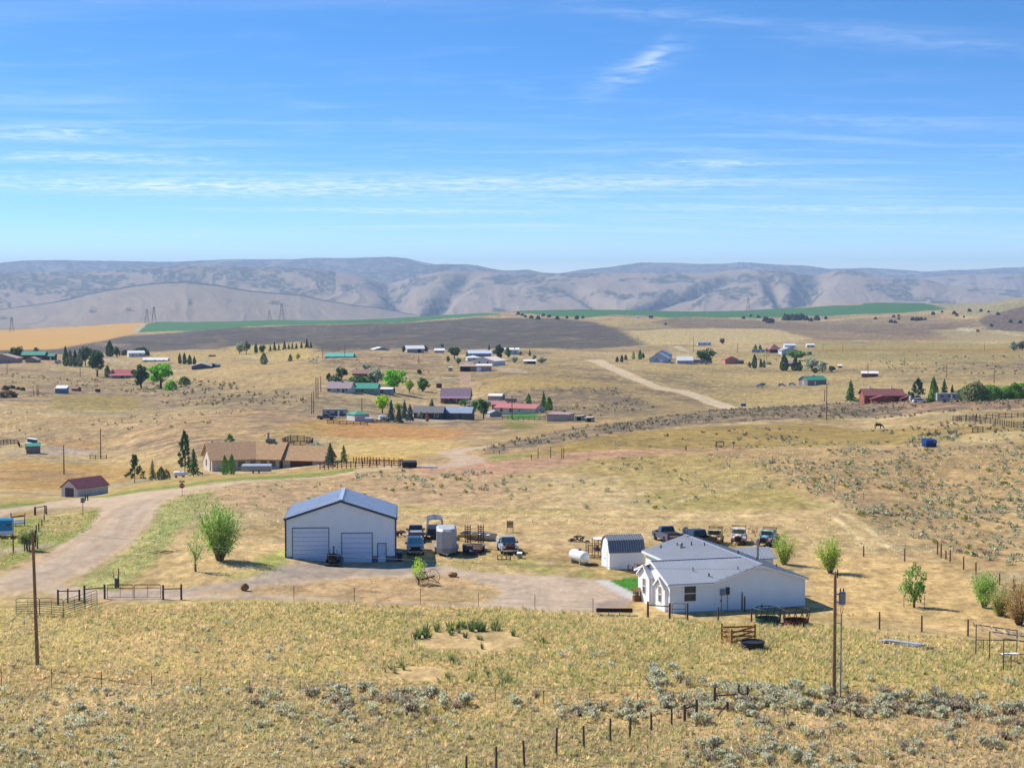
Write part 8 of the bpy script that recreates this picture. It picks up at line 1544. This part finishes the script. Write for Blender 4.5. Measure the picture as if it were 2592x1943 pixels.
for (u, v, vt, lab) in ((162, 1200, 1127, 'short power pole above the red roofed garage'), (255, 1160, 1084, 'power pole standing on the bare lot at the left'), (469, 1180, 1098, 'power pole with a lamp before the tall pine'), (789, 1048, 994, 'front left pole of the cluster left of the travel trailer'), (794, 1047, 990, 'front right pole of the cluster left of the travel trailer'), (800, 1008, 956, 'rear left pole of the cluster above the travel trailer'), (805, 1008, 957, 'rear middle pole of the cluster above the travel trailer'), (812, 991, 952, 'rearmost pole at the left of the pale house'), (916, 1042, 1007, 'pole behind the green pyramid roofed shed'), (817, 908, 877, 'pole left of the teal roofed barn'), (873, 905, 871, 'pole before the teal roofed barn'), (1296, 1061, 1000, 'pole standing before the long cream house'), (2092, 1061, 972, 'tall pole on the ridge left of the dark red house'), (2087, 1016, 986, 'pole behind the ridge left of the dark red house'), (2197, 956, 918, 'pole before the rust red loafing shed'), (2290, 926, 903, 'pole on the right slope above the dark red house'), (2396, 955, 919, 'pole on the right slope above the dark pines'), (2516, 970, 931, 'pole on the right slope above the green trees'), (1060, 920, 897, 'pole on the slope under the grey white roofed house'), (203, 953, 930, 'pole left of the big dark leaning tree'), (18, 944, 920, 'pole at the left edge below the tan house'), (1755, 890, 852, 'distant pole left of the mobile home'), (1867, 892, 868, 'distant pole right of the lone grey tree'), (1615, 873, 848, 'distant pole at the corner of the tan field'), (1941, 918, 895, 'distant pole left of the hidden brown house'), (2083, 890, 868, 'distant pole left on the pale lane'), (2133, 889, 872, 'distant pole on the pale lane'), (2492, 888, 866, 'distant pole at the right on the pale lane')):
    pole(u, v, vt, lab, 0.17 if v > 1040 else 0.2)
# lattice pylons beyond the fields
def pylon(u, v, h_px, Y, label):
    p = at_depth(u, v, Y * K); k = p[1] / F; hh = h_px * k; w = hh * 0.16; o = empty('pylon', Vector(p) - Vector((0, 0, 4)), 0, label, 'pylon', 'pylons beyond the fields'); m = MB(); t = hh * 0.022
    lv = [(w, 0), (w * 0.55, 0.4), (w * 0.3, 0.72), (w * 0.16, 1.0)]
    for (wa, za), (wb, zb) in zip(lv[:-1], lv[1:]):
        for sx, sy in ((-1, -1), (1, -1), (1, 1), (-1, 1)): m.tube((sx * wa, sy * wa, za * hh), (sx * wb, sy * wb, zb * hh), t * 0.35, n=4)
        m.tube((-wa, -wa, za * hh), (wb, -wb, zb * hh), t * 0.22, n=3); m.tube((wa, -wa, za * hh), (-wb, -wb, zb * hh), t * 0.22, n=3)
    m.build('lattice', mat('pylon_steel', C(110, 112, 120), 0.6, 0.4), o); [MB().tube((-hh * 0.12, 0, z * hh), (hh * 0.12, 0, z * hh), t * 0.3, n=4).build('cross_arm', mat('pylon_steel', C(110, 112, 120)), o) for z in (0.78, 0.9)]
pylon(30, 842, 45, 1350, 'pylon standing on the ripe wheat field'); pylon(372, 819, 42, 1500, 'left pylon of the pair at the corner of the green field'); pylon(390, 817, 46, 1490, 'right pylon of the pair at the corner of the green field'); pylon(713, 806, 42, 1700, 'lattice pylon behind the green field left of centre'); pylon(682, 806, 26, 1800, 'small pylon behind the green field left of centre'); pylon(1894, 783, 34, 2150, 'pylon behind the right green field')
# ---------------------------------------------------------------- signs and boxes by the road
p, h = top_at(461, 1257, 1218); o = empty('stop_sign', p, math.radians(4), 'red octagonal stop sign with a street name blade at the junction', 'sign'); MB().tube((0, 0, -0.2), (0, 0, h), 0.035).build('post', STEEL, o)
R_ = 0.40; oc = [(R_ * math.cos(math.pi / 8 + i * math.pi / 4), h - 0.62 + R_ * math.sin(math.pi / 8 + i * math.pi / 4)) for i in range(8)]; f = MB().prism([(x * 1.06, h - 0.62 + (z - h + 0.62) * 1.06) for x, z in oc], -0.05, -0.04, 'y').build('border', TRIMW, o); MB().prism(oc, -0.062, -0.05, 'y').build('face', mat('sign_red', C(196, 40, 44), 0.5), f)
tx = bpy.data.curves.new('stop_text', 'FONT'); tx.body = 'STOP'; tx.size = 0.3; tx.align_x = 'CENTER'; tx.align_y = 'CENTER'; tx.extrude = 0.002; tx.materials.append(TRIMW); tmp = link('lettering_curve', tx); tm_ = bpy.data.meshes.new_from_object(tmp.evaluated_get(bpy.context.evaluated_depsgraph_get())); bpy.data.objects.remove(tmp); to = link('lettering', tm_, f, (0, -0.066, h - 0.62)); to.rotation_euler = (math.pi / 2, 0, 0)
MB().b2((-0.42, -0.02, h - 0.1), (0.42, 0.02, h + 0.1)).build('street_blade', mat('sign_green_dark', C(64, 84, 84), 0.5), o)
p, h = top_at(210, 1306, 1258); o = empty('road_sign', p, math.radians(30), 'pale sign seen from behind on a dark post between the roads', 'sign'); MB().tube((0, 0, -0.2), (0, 0, h), 0.04).build('post', TPOST, o); MB().b2((-0.3, 0.03, h - 0.75), (0.3, 0.05, h - 0.05)).build('sign_plate', mat('sign_back', C(190, 186, 184), 0.5, 0.3), o)
o = put('utility_pedestal', 294, 1487, 0, 'grey utility pedestal with an orange marker by the driveway gate', 'box'); MB().b2((-0.16, 0, -0.1), (0.16, 0.3, 0.95)).build('cabinet', mat('pedestal_grey', C(110, 122, 124), 0.5), o); MB().b2((-0.18, -0.02, 0.95), (0.18, 0.32, 1.0)).build('cap', STEEL, o); MB().tube((0.22, 0.2, -0.1), (0.22, 0.2, 2.0), 0.06).build('post', GREYWOOD, o); MB().box((-0.3, 0.1, 1.35), (0.09, 0.03, 0.75), (0, -0.12, 0)).build('marker', mat('orange_marker', C(232, 142, 48), 0.6), o)
o = put('road_marker', 1736, 1139, 0, 'bright yellow marker post on the ridge road', 'post'); MB().prism([(-0.14, 0), (0.14, 0), (0.17, 0.8), (0.06, 1.0), (-0.08, 1.0), (-0.17, 0.7)], -0.03, 0.03, 'y').build('paddle', mat('yellow_marker', C(240, 200, 30), 0.5), o)
o = put('mailbox', 1857, 1136, 0, 'mailbox on a leaning post beside the ridge road', 'mailbox'); MB().tube((0, 0, 0), (0, 0, 1.1), 0.05).build('post', GREYWOOD, o); MB().prism([(-0.3, 1.1), (0.3, 1.1), (0.3, 1.3), (0.18, 1.45), (-0.18, 1.45), (-0.3, 1.3)], -0.1, 0.5, 'y').build('box', mat('mailbox_grey', C(110, 110, 116), 0.5), o)
def dumpster(u, v, yaw, label, m, w=2.1, h=1.35):
    o = put('dumpster', u, v, yaw, label, 'dumpster'); k = MB(); k.prism([(0, 0.1), (1.5, 0.1), (1.75, h), (-0.2, h * 0.85)], -w / 2, w / 2, 'x'); k.build('body', m, o); [MB().sheet([(x0, -0.22, h * 0.85 + 0.02), (x1, -0.22, h * 0.85 + 0.02), (x1, 1.76, h + 0.03), (x0, 1.76, h + 0.03)], 0.05).build('lid', m, o) for x0, x1 in ((-w / 2, -0.02), (0.02, w / 2))]
    for s in (-1, 1): MB().b2((s * w / 2, 0.3, 0.55), (s * (w / 2 + 0.12), 1.2, 0.75)).build('fork_pocket', m, o)
    for x in (-w / 2 + 0.2, w / 2 - 0.2): MB().b2((x - 0.1, 0.1, 0), (x + 0.1, 1.4, 0.12)).build('skid', BLACK, o)
    return o
blue = mat('dumpster_blue', C(30, 84, 168), 0.5, var=0.1); o = dumpster(2357, 1131, 18, 'bright blue dumpster on the right ridge road', blue, 2.3, 1.5); MB().b2((0.5, -0.18, 0.95), (0.8, -0.14, 1.1)).build('sticker', TRIMW, o); dumpster(1037, 1184, 6, 'dark dumpster with a blue end beside the red rail fence', mat('dumpster_dark', C(58, 58, 64), 0.6), 2.6, 1.2); dumpster(1880, 1028, -30, 'small blue dumpster where the pale road dips behind the ridge', blue, 1.8, 1.1)
o = put('culvert_pipe', 1089, 1184, 0, 'white culvert pipe lying beside the gravel road bend', 'pipe'); k = MB().tube((-1.35, 0, 0.18), (1.35, 0, 0.18), 0.18, n=10); k.tube((-1.35, 0, 0.18), (-1.25, 0, 0.18), 0.22, n=10); k.build('pipe', TRIMW, o)
o = put('cargo_trailer', 648, 1198, 0, 'low trailer with a flat pale blue roof before the brown roofed house', 'trailer'); MB().b2((-3.0, 0, 0.4), (3.0, 2.2, 1.5)).build('body', mat('trailer_white', C(206, 206, 206), 0.5), o); MB().sheet([(-3.1, -0.05, 1.52), (3.1, -0.05, 1.52), (3.0, 2.25, 1.75), (-3.0, 2.25, 1.75)], 0.06).build('roof', mat('trailer_roof_blue', C(198, 212, 232), 0.5), o); [wheel(o, s, 0.1, 0.35, 0.2) for s in (-0.6, 0.6)]
# ---------------------------------------------------------------- rail fences and pens
def rail_fence(name, pts, h, rails, label, m=None, every=2.4):
    w = [P(*q) for q in pts]; o = empty(name, w[0], 0, label, 'fence'); m = m or GREYWOOD; prev = None
    for a, b in zip(w[:-1], w[1:]):
        n = max(1, round((b - a).length / every))
        for i in range(n + (1 if b is w[-1] else 0)):
            q = a.lerp(b, i / n); q = gp(q.x, q.y) - w[0]; MB().b2((q.x - 0.08, q.y - 0.08, q.z - 0.2), (q.x + 0.08, q.y + 0.08, q.z + h)).build('post', m, o)
            if prev is not None:
                for z in rails: MB().bar(prev + Vector((0, 0, z)), q + Vector((0, 0, z)), 0.05, 0.14).build('rail', m, o)
            prev = q
redrail = mat('red_rail', C(120, 66, 58), 0.85, var=0.2)
rail_fence('rail_fence', [(810, 1188), (900, 1184), (1010, 1183), (1018, 1178)], 1.35, (0.45, 0.85, 1.2), 'red brown rail fence along the road beside the brown roofed house', redrail); rail_fence('rail_fence', [(895, 1174), (960, 1176), (1010, 1178)], 1.4, (0.9,), 'rear red brown fence of the small pen by the road', redrail)
rail_fence('round_pen', [(716, 1124), (728, 1130), (760, 1132), (788, 1130), (792, 1124), (770, 1118), (735, 1117), (716, 1124)], 1.7, (0.3, 0.6, 0.9, 1.2, 1.5), 'dark wooden round pen behind the brown roofed house', mat('pen_boards', C(84, 66, 60), 0.9))
rail_fence('pole_corral', [(2412, 1066), (2480, 1062), (2592, 1056), (2640, 1054)], 1.5, (0.35, 0.75, 1.15), 'rear rail line of the dark pole corral at the right edge'); rail_fence('pole_corral', [(2412, 1066), (2455, 1068), (2520, 1074), (2566, 1081), (2640, 1078)], 1.5, (0.35, 0.75, 1.15), 'front rail line of the dark pole corral at the right edge')
rail_fence('loading_chute', [(2462, 1066), (2470, 1067), (2472, 1062)], 1.6, (0.2, 0.5, 0.8, 1.1, 1.4), 'solid dark chute in the middle of the pole corral'); rail_fence('wire_gate', [(2462, 1096), (2488, 1094)], 1.3, (0.3, 0.8, 1.25), 'small grey gate below the pole corral', WIRE); rail_fence('rail_fence', [(2310, 1126), (2345, 1125)], 1.2, (0.5, 1.1), 'short dark fence left of the bright blue dumpster'); rail_fence('rail_fence', [(828, 1072), (860, 1074), (930, 1076)], 1.2, (0.3, 0.7, 1.1), 'pipe pen fence before the green pyramid roofed shed', WIRE); rail_fence('board_fence', [(944, 1070), (984, 1068)], 1.2, (0.2, 0.45, 0.7, 0.95), 'brown board fence right of the green pyramid roofed shed', WOOD); rail_fence('yard_fence', [(1272, 1062), (1380, 1064)], 1.2, (0.5, 1.1), 'wire yard fence before the long cream house', WIRE); rail_fence('rail_fence', [(0, 1126), (18, 1122), (45, 1124), (50, 1132)], 1.4, (0.4, 0.9, 1.3), 'weathered pen fence left of the blue sheds'); rail_fence('rail_fence', [(228, 1161), (270, 1161)], 1.2, (0.4, 0.9), 'short fence below the pole on the bare lot')
# ---------------------------------------------------------------- far vehicles
def far_car(u, v, yaw, label, c, kind='car'):
    o = put('parked_car' if kind == 'car' else 'pickup_truck', u, v, yaw, label, kind if kind != 'pickup' else 'truck'); m = car_paint('far_%d_%d_%d' % c, c)
    if kind == 'pickup': pickup(o, m, 5.6, 1.95, 1.2, 1.25, True); return
    MB().prism([(0.0, 0.3), (4.5, 0.3), (4.5, 0.85), (3.9, 0.95), (1.1, 0.95), (0.05, 0.75)], -0.88, 0.88, 'x').build('body', m, o); k = MB(); loft(k, (0.82, 1.1, 4.1, 0.95), (0.66, 1.8, 3.6, 1.45)); cb = k.build('cabin', GLASS, o); MB().b2((-0.64, 1.85, 1.44), (0.64, 3.55, 1.5)).build('roof', m, cb); [wheel(o, s * 0.82, y, 0.32, 0.2) for s in (-1, 1) for y in (0.85, 3.6)]
far_car(1934, 980, 80, 'white car parked beside the small round bush', (226, 226, 226)); far_car(2016, 975, 85, 'white car parked left of the green roofed cabin', (230, 230, 230)); far_car(1990, 977, 70, 'pale grey car second left of the green roofed cabin', (196, 200, 206)); far_car(2345, 1019, 90, 'white car right of the dark red house', (228, 228, 228)); far_car(1706, 919, 80, 'white pickup beside the light blue house', (220, 218, 214), 'pickup'); far_car(848, 1062, 84, 'dark grey pickup before the white travel trailer', (70, 78, 92), 'pickup'); far_car(1372, 1043, 80, 'white car parked behind the tall pointed tree', (226, 226, 228)); far_car(1150, 1022, 75, 'dark blue car under the mauve roofed porch', (54, 66, 92))
def box_trailer(u, v, yaw, L, label, name='travel_trailer', stripe=None, h=2.9, goose=False):
    o = put(name, u, v, yaw, label, 'trailer'); wm = mat('trailer_white', C(206, 206, 206), 0.5); pr = [(-L / 2, 0.5), (L / 2 - 0.6, 0.5), (L / 2, 1.1), (L / 2 - 0.2, 2.3), (L / 2 - 0.8, h), (-L / 2 + 0.1, h), (-L / 2, h - 0.2)]
    if goose: pr = [(-L / 2, 0.5), (L / 2 - 2.2, 0.5), (L / 2 - 2.0, 1.3), (L / 2, 1.3), (L / 2, h - 0.1), (L / 2 - 0.3, h), (-L / 2, h)]
    MB().prism(pr, 0.0, 2.4, 'y').build('body', wm, o)
    if stripe is not None: MB().b2((-L / 2 + 0.1, -0.03, 0.9), (L / 2 - 0.7, 0.0, 1.5)).build('stripe', stripe, o)
    for x in (-L * 0.28, L * 0.05, L * 0.26): wn = MB().b2((x - 0.45, -0.04, 1.7), (x + 0.45, 0.0, 2.25)).build('window', GLASS, o)
    MB().b2((L * 0.14 - 0.3, -0.035, 0.6), (L * 0.14 + 0.3, 0.0, 2.4)).build('door', TRIMW, o); [MB().lathe([(0.2, -0.1), (0.34, -0.1), (0.34, 0.1), (0.2, 0.1)], (x, 0.1, 0.34), 12, 'y').build('wheel', BLACK, o) for x in (-0.45 - L * 0.05, 0.45 - L * 0.05)]
box_trailer(848, 1058, -4, 8.2, 'white travel trailer with a dark swoosh behind the grey pickup', stripe=mat('swoosh_dark', C(66, 76, 92), 0.5)); box_trailer(2400, 1018, -3, 7.0, 'long white gooseneck horse trailer right of the dark red house', 'horse_trailer', None, 2.9, True); box_trailer(2318, 1018, 0, 3.6, 'short white cargo trailer before the dark red garage wing', 'cargo_trailer', None, 2.0); box_trailer(1779, 921, 0, 13.0, 'long white house trailer behind the dark green round tree', 'house_trailer', None, 2.9); box_trailer(1920, 893, 0, 11.0, 'long white motor coach on the right slope', 'motor_coach', None, 2.7); box_trailer(146, 921, 0, 4.2, 'small white camper right of the tan barn', 'camper', None, 2.2)
# blue two-horse trailer at the left edge
o = put('horse_trailer', 4, 1358, 100, 'bright blue rounded horse trailer at the left edge', 'trailer'); tq = mat('sky_blue_paint', C(58, 166, 212), 0.35, var=0.04); prf = [(-0.9, 0.5), (0.9, 0.5), (0.92, 1.7), (0.8, 2.15), (0.5, 2.35), (-0.5, 2.35), (-0.8, 2.15), (-0.92, 1.7)]
MB().prism(prf, -1.4, 1.9, 'y').build('body', tq, o, True); MB().prism([(-0.93, 0.35), (0.93, 0.35), (0.93, 0.85), (-0.93, 0.85)], -1.42, 1.92, 'y').build('lower_panel', TRIMW, o)
for y in (-0.9, 0.3, 1.3): [MB().b2((s * 0.93, y - 0.25, 1.5), (s * 0.96, y + 0.25, 1.75)).build('window', GLASS, o) for s in (-1, 1)]
for s in (-1, 1): wheel(o, s * 0.98, 0.4, 0.33, 0.2); MB().prism([(-0.3, 0.5), (-0.15, 0.8), (0.95, 0.8), (1.1, 0.5)], s * 0.93, s * 1.15, 'x').build('fender', TRIMW, o)
MB().bar((0, 1.9, 0.45), (0, 3.1, 0.45), 0.1, 0.1).build('tongue', STEEL, o)
o = put('white_pipes', 44, 1331, 15, 'white pipes and a rusty frame behind the blue horse trailer', 'pipes'); [MB().tube((-1.1, 0.3 * i, 0.35 + 0.25 * (i % 2)), (1.0, 0.3 * i + 0.2, 0.45 + 0.25 * (i % 2)), 0.16, n=9).build('pipe', TRIMW, o) for i in range(3)]; k = MB(); k.tube((0.9, 0, 0), (1.0, 0, 1.7), 0.06); k.tube((-0.8, 0, 0), (-0.8, 0, 1.2), 0.06); k.tube((-0.8, 0, 1.2), (0.9, 0, 1.35), 0.1); k.build('frame', RUST, o)
# ---------------------------------------------------------------- grazing horse
def horse(u, v, yaw, label):
    p = P(u, v); V = {'rump': (-0.75, 0, 1.22), 'loin': (-0.3, 0, 1.2), 'wither': (0.35, 0, 1.26), 'chest': (0.55, 0, 1.15), 'neck': (0.95, 0, 1.0), 'poll': (1.28, 0, 0.62), 'jaw': (1.4, 0, 0.42), 'muzzle': (1.5, 0, 0.14), 'dock': (-0.95, 0, 1.25), 'tail': (-1.05, 0, 0.6)}
    Rr = {'rump': 0.4, 'loin': 0.42, 'wither': 0.38, 'chest': 0.38, 'neck': 0.2, 'poll': 0.13, 'jaw': 0.12, 'muzzle': 0.07, 'dock': 0.08, 'tail': 0.05}
    E = [('loin', 'rump'), ('loin', 'wither'), ('wither', 'chest'), ('chest', 'neck'), ('neck', 'poll'), ('poll', 'jaw'), ('jaw', 'muzzle'), ('rump', 'dock'), ('dock', 'tail')]
    for s in (-1, 1):
        n = 'lr'[s > 0]
        for nm, q, r in (('fe', (0.5, s * 0.17, 0.95), 0.12), ('fk', (0.5 + 0.05 * s, s * 0.16, 0.5), 0.06), ('ff', (0.48 + 0.07 * s, s * 0.16, 0.12), 0.045), ('fh', (0.52 + 0.07 * s, s * 0.16, 0.02), 0.055), ('hs', (-0.55, s * 0.17, 0.92), 0.16), ('hh', (-0.85 + 0.06 * s, s * 0.17, 0.55), 0.07), ('hf', (-0.78 + 0.06 * s, s * 0.17, 0.13), 0.045), ('ho', (-0.73 + 0.06 * s, s * 0.17, 0.02), 0.055)): V[nm + n] = q; Rr[nm + n] = r
        E += [('chest', 'fe' + n), ('fe' + n, 'fk' + n), ('fk' + n, 'ff' + n), ('ff' + n, 'fh' + n), ('rump', 'hs' + n), ('hs' + n, 'hh' + n), ('hh' + n, 'hf' + n), ('hf' + n, 'ho' + n)]
        V['ear' + n] = (1.22, s * 0.09, 0.8); Rr['ear' + n] = 0.03; E.append(('poll', 'ear' + n))
    ks = list(V); me = bpy.data.meshes.new('horse'); me.from_pydata([V[k] for k in ks], [(ks.index(a), ks.index(b)) for a, b in E], []); me.materials.append(mat('bay_coat', C(96, 58, 40), 0.7, var=0.2, scale=2))
    o = link('horse', me, None, p, math.radians(yaw)); md = o.modifiers.new('Skin', 'SKIN'); 
    for i, kx in enumerate(ks): me.skin_vertices[0].data[i].radius = (Rr[kx], Rr[kx]); me.skin_vertices[0].data[i].use_root = (kx == 'loin')
    sb = o.modifiers.new('Subdivision', 'SUBSURF'); sb.levels = sb.render_levels = 1
    tag(o, label, 'horse'); k = MB(); [k.bar((0.4 + 0.17 * i, 0, 1.62 - 0.16 * i), (0.42 + 0.17 * i, 0.12, 1.3 - 0.17 * i), 0.05, 0.12) for i in range(5)]; k.build('mane', mat('black_mane', (0.012, 0.01, 0.009), 0.8), o); MB().tube((-1.0, 0, 1.2), (-1.08, 0, 0.45), 0.08, 0.03, 7).build('tail_hair', mat('black_mane', (0.012, 0.01, 0.009)), o)
horse(2224, 1086, -20, 'dark bay horse grazing on the golden ridge')
